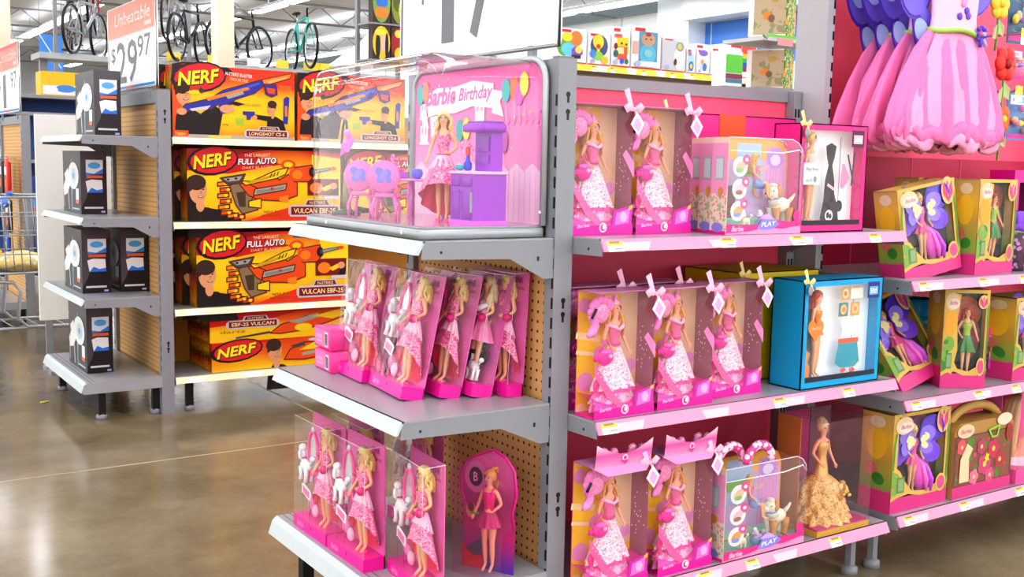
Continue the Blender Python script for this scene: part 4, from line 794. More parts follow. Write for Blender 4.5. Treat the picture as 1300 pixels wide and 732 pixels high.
def purse_box(label, loc, rz, w=.34, h=.25, d=.09):
    t = thing('handbag_playset', label, 'boxed playset', loc, rz); y0, y1 = -d/2, d/2
    out = [(-w/2, 0), (w/2, 0), (w/2, h*.86), (w*.42, h*.96), (-w*.42, h*.96), (-w/2, h*.86)]
    mb = MB(); mb.prism(out, y0+.002, y1, M('#b58a4a', .55, 0, .12, 14), 'Y'); mb.build('carton', t)
    mb = MB(); P = [(w*.42*cos(a), 0, h*.86+.07*sin(a)) for a in [pi*i/18 for i in range(19)]]; mb.tube(P, .016, M('#c9a05a', .55, 0, .1, 30), 8, flat=.9); mb.build('carry_handle', t)
    mb = MB(); mb.face((-w/2, y0+.002, 0), (1, 0, 0), (0, 0, 1), w, h, .0008); mb.rect(.0, .14, 1, .80, M('#7a4a3c', .5), 1); mb.rect(.04, .16, .96, .78, dots('flower_garden', '#8a5a44', '#d04a6a', 34, .3, .5, second='#5a8a3a'), 2); mb.rect(.0, 0, 1, .15, BASEF, 3)
    for u, v, c, r in ((.12, .66, '#e85a6a', .07), (.66, .56, '#c83a5a', .09), (.52, .38, '#d04a7a', .1), (.78, .40, '#b83a4a', .08), (.35, .24, '#e87aa0', .07), (.62, .22, '#d85a8a', .07), (.45, .62, '#b84a6a', .07)):
        for k in range(5): a = 2*pi*k/5; mb.oval(u+r*.6*cos(a), v+r*.8*sin(a), r*.55, r*.7, M(c, .5), 4)
        mb.oval(u, v, r*.3, r*.4, M('#f0d060', .5), 5)
    mb.art([(.55+.05*(1 if k % 2 else .5)*cos(2*pi*k/10), .46+.08*(1 if k % 2 else .5)*sin(2*pi*k/10)) for k in range(10)], M('#f2e02a', .4), 6); mb.stroke([(.56, .82), (.74, .86), (.70, .72), (.62, .72), (.56, .82)], .022, M('#8fd04a', .4), 6); mb.art([(.10, .2), (.26, .2), (.24, .5), (.3, .62), (.2, .7), (.1, .5)], M('#e8d2a8', .5), 6)
    mb.oval(.92, .74, .06, .12, M('#c8323a', .5), 6); mb.oval(.92, .74, .035, .08, M('#8a4a3a', .5), 7); mb.oval(.17, .86, .14, .09, M('#e6c9a4', .5), 5); mb.text('Barbie', .17, .86, .18, .06, M('#d8909a', .5), 6, shear=.3); mb.oval(.82, .93, .13, .08, M('#ecd8c0', .5), 5)
    mb.build('flower_window', t)
    return t
def ruffle_bag(label, loc, ruf, body, w=.13, h=.17, purple=True):
    """clear round toy bag with a ruffled fabric top"""
    t = thing('ruffle_toy_bag', label, 'toy bag', loc)
    mb = MB(); mb.lathe([(w*.40, .0), (w*.48, .01), (w*.50, h*.5), (w*.47, h*.72)], dots('bag_print_'+body, body, '#d08ac8', 60, .4, .4, second='#6a4a5a'), (0, 0, 0), 24, 1, .75); mb.build('bag_body', t)
    mb = MB(); mb.lathe([(w*.48, h*.70), (w*.56, h*.76), (w*.52, h*.84), (w*.3, h*.86), (w*.42, h*1.0), (w*.30, h*1.08)], M(ruf, .4, 0, .15, 40), (0, 0, 0), 36, 1, .8, wob=lambda a, q: 1+.09*cos(9*a+q*5)); mb.tube([(w*.5*cos(a), w*.38*sin(a), h*.715) for a in [2*pi*i/24 for i in range(25)]], .004, M('#a8d06a', .4), 6); mb.build('ruffle_top', t)
    mb = MB(); mb.X = Matrix.Translation((0, -w*.385, h*.1)) ; mb.face((-w*.3, 0, 0), (1, 0, 0), (0, 0, 1), w*.6, h*.5, .001); mb.oval(.3, .5, .16, .3, M('#e8b48a', .5), 1); mb.oval(.3, .3, .2, .26, M('#d05ac0', .5), 2); mb.oval(.3, .8, .12, .16, M('#c88a4a', .5), 2); mb.oval(.72, .5, .14, .28, M('#6a6aa8', .5), 1); mb.oval(.72, .75, .1, .14, M('#e8b48a', .5), 2); mb.build('printed_label', t)
    return t
def head_box(label, loc, rz, w=.26, h=.33, d=.14):
    """styling head in a pink carton"""
    t = thing('styling_head_box', label, 'boxed toy', loc, rz); y0, y1 = -d/2, d/2
    mb = MB(); mb.box(-w/2, y1-.003, 0, w/2, y1, h, M('#e0408a', .45, 0, .1, 10)); mb.box(-w/2, y0, 0, w/2, y1, .05, M('#ec5aa2', .4)); mb.box(-w/2, y0+.07, .05, -w/2+.004, y1, h, M('#e86aa8', .4)); mb.build('carton', t)
    mb = MB(); mb.X = Matrix.Translation((0, .0, .10)); S = SKIN
    # head, neck and shoulders in one revolved and sculpted surface
    prof = [(.085, -.05), (.080, -.02), (.055, .0), (.026, .012), (.022, .035), (.030, .047), (.048, .066), (.058, .092), (.061, .120), (.056, .150), (.036, .172), (.004, .180)]
    n = 28; vs = []
    for j, (r, z) in enumerate(prof):
        for k in range(n):
            a = 2*pi*k/n; x = r*cos(a)*(1 if j < 5 else .92); y = r*sin(a)*(.62 if j < 3 else .95); f = max(0, -sin(a))**6
            if .075 < z < .10: y -= .012*f*(1-abs(z-.088)/.02)
            if .112 < z < .13: y += .005*f
            vs.append((x, y, z))
    mb.add(vs, [(j*n+k, j*n+(k+1) % n, (j+1)*n+(k+1) % n, (j+1)*n+k) for j in range(len(prof)-1) for k in range(n)], S, True)
    for q in (-1, 1): mb.ball((q*.022, -.0515, .112), (.011, .005, .007), WHITE, 12, 8); mb.ball((q*.0215, -.0555, .112), (.006, .003, .0065), M('#3a78c0', .3), 10, 6); mb.ball((q*.0215, -.0578, .112), .0028, BLACK, 8, 5); mb.tube([(q*.010, -.054, .117), (q*.021, -.056, .121), (q*.034, -.047, .117)], .0016, M('#4a2a1a', .6), 5); mb.tube([(q*.010, -.056, .130), (q*.022, -.056, .134), (q*.036, -.046, .130)], .0016, M('#a87a3a', .6), 5)
    mb.ball((0, -.060, .093), (.005, .006, .007), S, 10, 6); mb.ball((0, -.052, .076), (.013, .005, .0035), M('#e03a78', .4), 12, 6); mb.build('styling_head', t)
    mb = MB(); mb.X = Matrix.Translation((0, 0, .10))
    for i in range(17):
        a = pi*(-.12+1.24*i/16); x0, y00 = .060*cos(a), .055*sin(a)+.006
        mb.tube([(x0*.3, y00*.3-.01, .186), (x0*.85, y00*.8, .165), (x0*1.12, y00, .12), (x0*1.25, y00*1.05, .06), (x0*1.3, y00*1.05+.004*sin(i*2), .0), (x0*1.2, y00, -.03)], [.012, .017, .017, .016, .015, .006], HAIRC['ash'], 7)
    mb.build('hair', t)
    mb = MB(); mb.X = Matrix.Translation((0, 0, .10)); mb.tube([(.045*cos(a), -.046*sin(a)*.8-.006, .002-.026*sin(a)) for a in [pi*i/14 for i in range(15)]], .0035, M('#f2ead0', .3), 6); mb.build('necklace', t)
    mb = MB(); mb.lathe([(.088, .050), (.084, .068), (.079, .080)], M('#f4f2f4', .5), (0, 0, 0), 28, 1, .64); mb.build('bodice', t)
    mb = MB(); mb.box(-w/2, y0, .05, w/2, y0+.0008, h, CLEARP); mb.face((-w/2, y0, .05), (1, 0, 0), (0, 0, 1), w, h-.05, .0008); mb.art([(0, .35), (.06, .45), (.10, .7), (.14, .9), (.22, 1), (0, 1)], M('#f04a98', .4), 1); mb.art([(.10, .62), (.14, .8), (.2, .92), (.14, .94), (.08, .8)], M('#ffd0e4', .4), 2); mb.build('window', t)
    return t
# ------------------------------------------------------------------ acrylic display case on the endcap
CX0, CX1, CY0, CY1, CZ = -.362, -.004, .03, .70, 1.099
t = thing('display_case', 'clear acrylic display case with a pink party backdrop on the top endcap shelf', 'display case', (0, 0, CZ))
mb = MB(); mb.rbox(CX0, CY0, 0, CX1, CY1, .022, M('#a9adb0', .3, .2), .02, 3, vertical=True); mb.rbox(CX0+.006, CY0+.006, .022, CX1, CY1-.006, .027, M('#8e9194', .3), .018, 3, vertical=True)
for y in (.12, .55): mb.ball((CX0-.001, y, .012), (.003, .006, .006), WHITE, 8, 5)
base = mb.build('base', t)
mb = MB(); mb.box(CX0+.02, CY0+.015, .027, CX1-.012, CY1-.015, .0285, M('#c77aa6', .12, 0, .15, 12)); mb.build('floor_sheet', base)
mb = MB(); mb.rbox(CX0+.004, CY0+.004, -.06, CX1+.03, CY1-.004, .435, ACRYL, .062, 6, drop=((0, 0, -1), (1, 0, 0)))
# keep only what stands above the base
keep = [i for i, f in enumerate(mb.f) if sum(mb.v[j][2] for j in f)/len(f) > .0 or max(mb.v[j][2] for j in f) > .05]
mb.f = [mb.f[i] for i in keep]; mb.sm = [mb.sm[i] for i in keep]; mb.mi = [mb.mi[i] for i in keep]
mb.v = [(min(x, CX1), y, max(z, .022)) for x, y, z in mb.v]; mb.build('dome', t)
# backdrop panel in the plane x = CX1, facing -x; u runs from far (y=CY1) to near
PB = gradient('party_backdrop', [(0, '#f9b6d8'), (.45, '#f58cc4'), (1, '#ef5aa8')], 'Z', .12, 3.)
mb = MB(); W_ = CY1-CY0-.03; H_ = .40
def outline(o, r, n=6):
    a0, b0, a1, b1 = CY0+o, .027, CY1-o, .432-o+.01
    return [(a0, b0), (a1, b0)] + [(a1-r+r*cos(a), b1-r+r*sin(a)) for a in [pi/2*i/n for i in range(n+1)]] + [(a0+r+r*cos(a), b1-r+r*sin(a)) for a in [pi/2+pi/2*i/n for i in range(n+1)]]
mb.prism(outline(.012, .05), CX1-.012, CX1-.008, PB, 'X'); mb.face((CX1-.0122, CY1-.015, .027), (0, -1, 0), (0, 0, 1), W_, H_, .0006)
# wainscot with zigzag top, stripes
zz = [(.0, .0), (1, 0), (1, .33)]; n = 18
for i in range(n, -1, -1): zz.append((i/n, .33+(.055 if i % 2 else 0)))
mb.art(zz, M('#fbd0e6', .45), 1)
for i in range(26): mb.rect(.02+i*.038, .02, .024+i*.038, .33, M('#f4b0d4', .5), 2)
rn = random.Random(4)
for i in range(70): u, v = rn.random(), .36+.6*rn.random(); mb.oval(u, v, .006, .009, M(rn.choice(['#e0559a', '#f7d24a', '#fff0f8', '#c03a9a', '#9a9ae0']), .4), 2, 6)
for k in range(9): mb.art([(.62+k*.042, .66), (.64+k*.042, .62), (.66+k*.042, .66), (.64+k*.042, .70)], M('#f277b8', .4), 1)
# white windows
def win(u, v, s):
    mb.rect(u, v, u+.07*s, v+.12*s, M('#fff4fa', .4), 2); mb.rect(u-.01, v-.015, u+.07*s+.01, v, M('#fff4fa', .4), 2)
    for q in (0, 1): mb.rect(u+.01+q*.032*s, v+.06*s, u+.026*s+q*.032*s, v+.11*s, M('#f7a3cc', .4), 2.6)
win(.05, .52, 1.); win(.05, .70, .8); win(.52, .66, 1.05)
# banner
mb.art([(.10, .86), (.20, .90), (.36, .90), (.50, .93), (.66, .90), (.66, .74), (.50, .76), (.36, .72), (.22, .72), (.12, .70)], M('#fff2f8', .4), 3); mb.art([(.66, .86), (.74, .84), (.71, .78), (.74, .68), (.65, .71)], M('#ffe6f2', .4), 2.3); mb.art([(.10, .74), (.04, .72), (.07, .66), (.05, .58), (.13, .62)], M('#ffe6f2', .4), 2.3); mb.art([(.14, .70), (.30, .72), (.32, .56), (.24, .52), (.15, .56)], M('#ffeef6', .4), 2.8)
mb.text('Barbie', .23, .845, .26, .13, M('#f06ab4', .4), 4, .03, .3, .02); mb.text('Birthday', .52, .835, .27, .115, M('#ee62ae', .4), 4, .015, .3, .03); mb.text('Happy', .23, .64, .12, .07, M('#f08ac4', .4), 4, .01, .3)
for u, v, c in ((.755, .845, '#2fb6b4'), (.815, .86, '#f2702a'), (.85, .82, '#e04ab0'), (.885, .88, '#f5e030'), (.70, .56, '#f4762a'), (.745, .52, '#c03ab4'), (.05, .86, '#2fb6b4'), (.10, .88, '#f08a6a'), (.40, .60, '#1fa89a'), (.455, .61, '#f5e030')):
    mb.oval(u, v, .030, .075, M(c, .35), 5); mb.stroke([(u, v-.075), (u+.01, v-.2)], .003, M('#f7c0dc', .4), 5)
mb.text('dream', .605, .5, .045, .2, M('#8a3a9a', .5), 4, .01, 0, pi/2) if False else None
mb.build('backdrop_panel', t)
mb = MB(); P = [(CX1-.010, y, z) for y, z in outline(.004, .058)]; mb.tube(P[1:]+[P[0]], .0085, M('#b9bdc0', .3, .3), 8); mb.ball((CX1-.018, CY0+.006, .06), .004, WHITE, 8, 5); mb.build('frame', t)
ZF = CZ+.0286
# display doll
t = thing('fashion_doll', 'blond doll in a pink sequinned party dress standing inside the clear display case', 'doll', (-.168, .262, ZF), -.72)
d = doll_party(t, 1.0, fy=.9); d.parent = t
# kitchen unit: counter and tower
t = thing('toy_kitchen_unit', 'purple toy kitchen counter with tall back tower inside the display case', 'toy furniture', (-.150, .120, ZF), -pi/2)
PK = M('#a023c8', .35, 0, .06, 20); PK2 = M('#8a18b0', .35)
mb = MB(); mb.box(-.052, -.048, 0, .052, .048, .122, PK)
for x0, x1, z0, z1 in ((-.047, -.008, .012, .085), (.0, .047, .012, .085), (-.047, -.008, .092, .114), (.0, .047, .092, .114)): mb.rbox(x0, -.051, z0, x1, -.046, z1, PK2, .003, 2)
mb.box(-.054, -.05, 0, .054, .05, .010, M('#d65ae0', .35)); mb.build('counter', t)
mb = MB(); mb.rbox(-.058, -.054, .122, .058, .052, .130, M('#f2b8e8', .3), .003, 2); mb.build('worktop', t)
mb = MB(); mb.box(-.036, .012, .130, .036, .046, .225, PK); mb.box(-.030, .008, .150, .030, .013, .170, PK2); mb.box(-.030, .008, .178, .030, .013, .215, PK2); mb.rbox(-.050, -.020, .225, .050, .05, .246, PK, .006, 2); mb.box(-.040, -.01, .246, .040, .044, .252, PK2); mb.build('tower', t)
mb = MB(); mb.box(.046, -.053, .03, .050, -.047, .08, GREY); mb.build('handle', t)
for nm, lab, x, y, pr_, m in (('toy_bottle', 'small red and blue toy bottle standing on the purple toy counter', -.160, .155, [(.006, 0), (.010, .004), (.011, .018), (.005, .026), (.004, .038), (.0055, .040), (.0055, .048), (.0, .049)], M('#3a35d0', .3)), ('toy_bowl', 'small teal toy bowl standing on the purple toy counter', -.175, .168, [(.004, 0), (.010, .004), (.014, .014), (.013, .014), (.006, .004)], M('#28b0b0', .3))):
    t = thing(nm, lab, 'toy kitchenware', (x, y, ZF+.1305)); mb = MB(); mb.lathe(pr_, m, n=16, cap=True); mb.build('bowl' if 'bowl' in nm else 'body', t)
    if 'bottle' in nm: mb = MB(); mb.lathe([(.0058, .038), (.0058, .056), (.003, .06), (0, .06)], RED, n=12); mb.build('cap', t)
# table with cake and cup
def toy_table(loc):
    t = thing('toy_table', 'small pink toy table with curved legs behind the two toy chairs in the display case', 'toy furniture', loc)
    mb = MB(); mb.lathe([(0, .098), (.085, .098), (.088, .101), (.085, .104), (0, .104)], M('#f08ad0', .25), n=32, fx=.8, fy=1.35); mb.build('tabletop', t)
    for q, r in ((-1, -1), (1, -1), (-1, 1), (1, 1)): mb = MB(); mb.tube([(q*.04, r*.07, .098), (q*.055, r*.085, .06), (q*.045, r*.075, .02), (q*.055, r*.088, 0)], [.005, .005, .004, .004], M('#d85ac0', .35), 7); mb.build('leg', t)
toy_table((-.145, .475, ZF)); ZT = ZF+.1042
t = thing('toy_cake', 'three tier pink toy cake with ring topper on the toy table', 'toy food', (-.165, .545, ZT)); mb = MB()
for r, a, b in ((.026, 0, .016), (.020, .016, .031), (.014, .031, .044)): mb.lathe([(r, a), (r*1.05, a+.004), (r, b-.003), (r*.85, b), (0, b)], M('#f257a8', .4), n=20)
mb.build('tiers', t); mb = MB(); mb.tube([(.0, .008*cos(a), .055+.008*sin(a)) for a in [2*pi*i/14 for i in range(15)]], .0028, M('#f87ac4', .4), 6); mb.build('topper', t)
t = thing('toy_cup', 'round blue toy cup on the toy table near the doll', 'toy kitchenware', (-.165, .405, ZT)); mb = MB(); mb.lathe([(.006, 0), (.014, .008), (.016, .018), (.012, .026), (.008, .027)], M('#6a6af0', .3), n=16, cap=True); mb.build('bowl', t)
t = thing('toy_present', 'tiny purple toy present on the toy table beside the cake', 'toy', (-.165, .495, ZT)); mb = MB(); mb.rbox(-.014, -.014, 0, .014, .014, .018, M('#b02ac8', .35), .003, 2); mb.build('box', t); mb = MB(); mb.ball((-.004, 0, .021), (.006, .004, .004), HOT, 8, 5); mb.ball((.004, 0, .021), (.006, .004, .004), HOT, 8, 5); mb.build('bow', t)
def toy_chair(loc, rz, label):
    t = thing('toy_chair', label, 'toy furniture', loc, rz); t.scale = (1.06,)*3; m = M('#f06cc0', .35); mb = MB(); mb.lathe([(0, .054), (.034, .054), (.037, .057), (.034, .062), (0, .062)], m, n=24); mb.build('seat', t)
    mb = MB(); mb.X = Matrix.Translation((0, .034, .104)) @ Matrix.Rotation(pi/2, 4, 'X'); mb.lathe([(0, -.004), (.036, -.004), (.040, 0), (.036, .004), (0, .004)], m, n=28)
    bk = mb.build('backrest', t); mb = MB(); mb.face((-.04, .0386, .064), (1, 0, 0), (0, 0, 1), .08, .08, -.0006)
    for u, v, r in ((.42, .58, .16), (.64, .66, .13), (.6, .42, .12), (.34, .40, .09)): mb.oval(u, v, r, r, M('#7a6af0', .4), 1)
    mb.oval(.5, .55, .1, .2, M('#8f7af4', .4), 2, rot=.5); mb.build('printed_emblem', bk)
    for q, r in ((-1, -1), (1, -1), (-1, 1), (1, 1)): mb = MB(); mb.tube([(q*.022, r*.022, .055), (q*.030, r*.030, .03), (q*.028, r*.028, 0)], [.0045, .004, .0035], m, 7); mb.build('leg', t)
    mb = MB()
    for q in (-1, 1): mb.tube([(q*.026, .022, .058), (q*.030, .034, .085)], .004, m, 6)
    mb.build('back_post', t)
toy_chair((-.275, .505, ZF), 2.35, 'pink toy chair with round printed back at left, nearer the toy lamp'); toy_chair((-.268, .385, ZF), 2.5, 'pink toy chair with round printed back at right, nearer the doll')
t = thing('toy_arc_lamp', 'toy arc lamp with black stem and pink paper lantern shade in the display case', 'toy lamp', (-.262, .640, ZF), -pi/2); t.scale = (1.15, 1.15, 1.22)
mb = MB(); mb.lathe([(0, 0), (.036, 0), (.036, .006), (.014, .009), (.010, .012)], M('#4a5a4a', .5), n=20); mb.build('base', t)
mb = MB(); mb.tube([(0, 0, .01), (.0, 0, .05), (-.003, 0, .09)], [.010, .009, .006], M('#8a7a4a', .5, 0, .2, 60), 8); mb.tube([(-.003, 0, .09), (-.018, 0, .13), (-.026, 0, .165), (-.018, 0, .20), (.004, -.006, .216), (.030, -.014, .210), (.046, -.02, .186)], .0032, BLACK, 7); mb.build('stem', t)
mb = MB(); P = [(.034 if i % 2 else .021) for i in range(10)]
for sg in (-1, 1): mb.add([(.046+P[i]*1.0*cos(2*pi*i/10), -.02+P[i]*cos(2*pi*i/10)*0+.4*P[i]*sin(2*pi*i/10), .158+.85*P[i]*sin(2*pi*i/10)) for i in range(10)]+[(.046, -.02+sg*.014, .158)], [(i, (i+1) % 10, 10) for i in range(10)], M('#e85ae0', .4))
mb.ball((.046, -.02, .185), (.010, .008, .008), M('#f08ae8', .4), 10, 6); mb.build('lamp_shade', t)

# ------------------------------------------------------------------ doll sets on the endcap
def endpos(x, y, z): return (x, y, z)
GS = 'clear doll gift sets on the middle endcap shelf'
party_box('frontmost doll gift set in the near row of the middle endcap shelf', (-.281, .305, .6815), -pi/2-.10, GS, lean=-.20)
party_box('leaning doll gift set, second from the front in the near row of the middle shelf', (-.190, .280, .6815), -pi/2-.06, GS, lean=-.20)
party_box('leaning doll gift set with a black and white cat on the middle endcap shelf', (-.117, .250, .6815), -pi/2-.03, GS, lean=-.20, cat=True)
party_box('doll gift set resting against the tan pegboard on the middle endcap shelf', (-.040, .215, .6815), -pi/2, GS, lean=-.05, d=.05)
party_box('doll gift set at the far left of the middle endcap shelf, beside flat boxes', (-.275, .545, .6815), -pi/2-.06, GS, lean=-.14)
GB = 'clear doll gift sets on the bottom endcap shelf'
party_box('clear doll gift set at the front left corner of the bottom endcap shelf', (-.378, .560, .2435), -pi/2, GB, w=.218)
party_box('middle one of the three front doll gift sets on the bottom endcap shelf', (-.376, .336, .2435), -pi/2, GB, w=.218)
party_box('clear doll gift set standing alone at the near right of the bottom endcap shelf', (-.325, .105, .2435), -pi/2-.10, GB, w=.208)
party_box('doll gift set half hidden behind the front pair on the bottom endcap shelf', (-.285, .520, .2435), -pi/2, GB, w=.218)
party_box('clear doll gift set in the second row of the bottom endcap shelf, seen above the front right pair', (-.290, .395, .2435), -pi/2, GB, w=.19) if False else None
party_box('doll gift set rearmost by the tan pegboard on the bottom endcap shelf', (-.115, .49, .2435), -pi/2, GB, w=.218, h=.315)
# small flat pink boxes, stacked
for i, (z, dx, lab) in enumerate(((.6815, 0, 'flat pink box at the bottom of the two stacked boxes beside the leaning gift sets'), (.7435, .012, 'flat pink box lying on top of the other beside the leaning gift sets'))):
    t = thing('small_pink_box', lab, 'box', (-.19+dx*.4, .66+dx*1.2, z), -pi/2-.06, 'flat pink boxes at the left of the middle endcap shelf'); w, d, h = .13, .26, .058
    mb = MB(); mb.rbox(-w/2, -d/2, 0, w/2, d/2, h, M('#ef3f9c', .4), .002, 1); mb.face((-w/2, -d/2, 0), (1, 0, 0), (0, 0, 1), w, h, .0005); mb.rect(.04, .1, .9, .9, M('#f779b8', .4), 1); mb.text('BARBIE', .3, .55, .42, .22, M('#ffc4e2', .4), 2, .01); mb.rect(.15, .3, .5, .36, M('#ffc4e2', .4), 2); mb.build('carton', t)
    mb = MB(); mb.face((-w/2, -d/2, 0), (1, 0, 0), (0, 0, 1), w, h, .0005); mb.rect(.66, .12, .84, .84, WHITE, 2)
    for q in range(7): mb.rect(.685+q*.02, .2, .694+q*.02+(.005 if q % 3 == 0 else 0), .76, BLACK, 3)
    mb.build('barcode_label', t)
# sparkly heart-topped blister set, bottom shelf at right
t = thing('doll_blister_pack', 'heart topped magenta doll blister pack by the pegboard on the bottom endcap shelf', 'boxed doll', (-.150, .075, .2435), -pi/2+.45)
mb = MB(); H = .30; out = [(-.07, 0), (.075, 0), (.078, .12), (.07, .16), (.082, .21), (.075, .27), (.05, .30), (.015, .318), (-.015, .305), (-.045, .29), (-.07, .275), (-.085, .24), (-.082, .2), (-.07, .16), (-.075, .1)]
mb.prism(out, .030, .033, gradient('magenta_card', [(0, '#5a3aa8'), (.3, '#c0307a'), (.6, '#a83078'), (1, '#e86ab0')], 'Z', .25, 5.), 'Y'); mb.build('backing_card', t)
mb = MB(); mb.tube([(x, .029, z) for x, z in out[2:]]+[(out[-1][0], .029, out[-1][1])], .004, M('#d81f8a', .3), 6); mb.face((-.085, .028, 0), (1, 0, 0), (0, 0, 1), .17, .3, .0008); mb.oval(.28, .80, .20, .14, M('#d878b4', .4), 2); mb.oval(.28, .80, .12, .085, M('#2a1a22', .4), 3); mb.text('B', .28, .80, .08, .08, M('#e8a0c8', .4), 4); mb.oval(.2, .5, .09, .07, M('#e8a080', .4), 2); mb.oval(.2, .53, .06, .04, M('#7a2a2a', .4), 3); mb.art([(.05, .0), (.05, .2), (.45, .1), (.4, 0)], RED, 2); mb.art([(.1, .15), (.4, .28), (.5, .2), (.3, .1)], M('#5a5a66', .4), 3); mb.build('printed_art', t)
dl = body_part(t, 'party', .95); dl.location = (.018, .004, .006); hair_part(dl, 'pony', 'honey', .95); mb = MB(); mb.X = Matrix.Scale(.95, 4); bodice(mb, M('#e8187e', .4), .222, True); skirt(mb, M('#c0206a', .4), .172, .0135, .128, .128, .034, ruf=.12, k=9); mb.tube([(.0125*cos(a)-.038, .0125*sin(a)*.4-.012, .160) for a in [2*pi*i/10 for i in range(11)]], .0026, GRASS, 5); mb.build('clothes', dl)
mb = MB(); mb.prism([(x*.97, z) for x, z in out], -.030, -.029, CLEARP, 'Y'); n = len(out); mb.add([(x*.97, y, z) for x, z in out for y in (-.03, .03)], [(2*i, 2*((i+1) % n), 2*((i+1) % n)+1, 2*i+1) for i in range(2, n)], CLEARP, True); mb.build('blister', t)

# ------------------------------------------------------------------ products on the first aisle bay
def Z(v): return v+.0006
G1 = 'princess doll boxes on the top aisle shelf'
gown_box('princess doll box against the grey post on the top aisle shelf', (.152, .042, Z(1.101)), 0, None, w=.198, h=.330)
gown_box('princess doll box on the top aisle shelf between its twin and the pet playset', (.357, .040, Z(1.101)), .02, None, w=.198, h=.330)
gown_box('princess doll box against the grey post on the middle aisle shelf', (.072+.098-.008, -.055, Z(.649)), 0, None)
gown_box('princess doll box in the middle of the three on the middle aisle shelf', (.374, -.05, Z(.649)), 0, None)
gown_box('rightmost princess doll box on the middle aisle shelf, set back from the edge', (.604, -.010, Z(.649)), 0, None)
gown_box('princess doll box with raised bow card beside the grey post on the bottom aisle shelf', (.064+.098, -.055, Z(.198)), 0, None, header=True, h=.330)
gown_box('princess doll box with raised bow card beside the bottom pet playset', (.392, -.055, Z(.198)), 0, None, header=True, h=.330)
# stock behind the middle row, only their tops show
for x, lab in ((.17, 'second row princess doll box on the middle aisle shelf, nearest the grey post'), (.375, 'second row princess doll box on the middle aisle shelf, behind the middle one')):
    gown_box(lab, (x, .07, Z(.649)), 0, 'second row of princess doll boxes')
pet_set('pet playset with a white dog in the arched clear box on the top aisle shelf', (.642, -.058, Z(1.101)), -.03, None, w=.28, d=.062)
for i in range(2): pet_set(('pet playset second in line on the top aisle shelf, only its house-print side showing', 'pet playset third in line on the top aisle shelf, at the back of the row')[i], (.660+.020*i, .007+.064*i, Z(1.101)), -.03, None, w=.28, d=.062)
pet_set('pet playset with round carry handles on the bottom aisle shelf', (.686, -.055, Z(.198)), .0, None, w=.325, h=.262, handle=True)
retro_box('hot pink collector doll box with black gown on the top aisle shelf', (.925, -.03, Z(1.101)), 0, '#e81f88', 'black', w=.285, h=.306)
t = retro_box('plain hot pink and orange collector box behind the black gown doll box', (.86, .31, Z(1.101)), 0, '#e8208c', 'black', w=.56, h=.338, front=False)
mb = MB(); mb.box(-.06, -.0525, .0, .05, -.05, .338, M('#f2501c', .4)); mb.build('orange_panel', t)
retro_box('turquoise collector doll box with orange swimsuit doll on the middle aisle shelf', (.985, -.035, Z(.649)), .0, '#10a3d8', 'swim', w=.345, h=.315, d=.12)
retro_box('plain yellow collector box behind the turquoise one on the middle aisle shelf', (.905, .20, Z(.649)), .0, '#eacb12', 'swim', w=.34, h=.325, d=.24, front=False)
t = thing('small_pink_box', 'small pink box with barcode standing behind the princess dolls by the yellow box', 'box', (.745, .06, Z(.649)), 0); mb = MB(); mb.rbox(-.04, -.03, 0, .04, .03, .075, M('#ec2f8e', .4), .002, 1); mb.build('carton', t)
mb = MB(); mb.face((-.04, -.03, 0), (1, 0, 0), (0, 0, 1), .08, .075, .0005); mb.rect(.3, .1, .95, .6, WHITE, 1)
for q in range(8): mb.rect(.35+q*.07, .15, .385+q*.07, .55, BLACK, 2)
mb.build('barcode_label', t)
gold_box('gold ruffled gown doll in a clear case on the bottom aisle shelf', (1.025, -.02, Z(.198)), 0, d=.17)
# ------------------------------------------------------------------ products on the taller bay
fairy_box('fairy doll box with violet wings tilted on the top shelf of the taller bay', (1.47, -.005, Z(.947)), .0, 0, w=.29, h=.295, lean=-.06, roll=-.155)
for i, lab in enumerate(('red haired fairy doll box at the front of its row under the dresses', 'red haired fairy doll box second in its row under the dresses', 'red haired fairy doll box at the back of its row under the dresses')):
    fairy_box(lab, (1.745-.02*i, -.035+.10*i, Z(.947)), .03, 1, w=.225, h=.312)
ruffle_bag('clear toy bag with purple ruffled top on the top shelf of the taller bay', (1.97, -.02, Z(.947)), '#8a4ad8', '#4a4450', w=.16, h=.19)
ruffle_bag('clear toy bag with teal ruffled top behind the purple topped one', (2.02, .17, Z(.947)), '#20c0d0', '#3a4a5a', w=.17, h=.21)
t = thing('pink_frame_box', 'hot pink window carton standing behind the ruffled toy bags', 'box', (2.30, .18, Z(.947)), 0); mb = MB()
for a in ((-.12, -.05, 0, .12, .05, .05), (-.12, -.05, .30, .12, .05, .345), (-.12, -.05, .05, -.085, .05, .30), (.085, -.05, .05, .12, .05, .30)): mb.box(*a, HOT)
mb.build('carton', t); mb = MB(); mb.box(-.085, .03, .05, .085, .04, .3, M('#5a1a4a', .5)); mb.build('backing_card', t)
fairy_box('fairy doll box lying tipped back on the middle shelf of the taller bay', (1.52, .03, Z(.575)), .10, 0, w=.27, h=.31, lean=-.5, roll=-.20)
fairy_box('narrow fairy doll box with leafy side out on the middle shelf beside the tipped one', (1.645, -.030, Z(.575)), -.55, 1, w=.15, h=.325, d=.12)
ruffle_bag('clear toy bag with hot pink ruffled top on the middle shelf of the taller bay', (1.90, .05, Z(.575)), '#f04a98', '#8a6a72', w=.16, h=.2)
ruffle_bag('clear toy bag with blue ruffled top in the shade behind the tipped fairy box', (1.74, .20, Z(.575)), '#1a94c4', '#2a3a4a', w=.22, h=.24)
fairy_box('fairy doll box at the right edge of the middle shelf of the taller bay', (2.0, -.03, Z(.575)), .0, 0, w=.25, h=.285, d=.13)
fairy_box('fairy doll box with violet wings upright on the bottom shelf of the taller bay', (1.405, -.03, Z(.207)), .0, 0, w=.29, h=.318, d=.12)
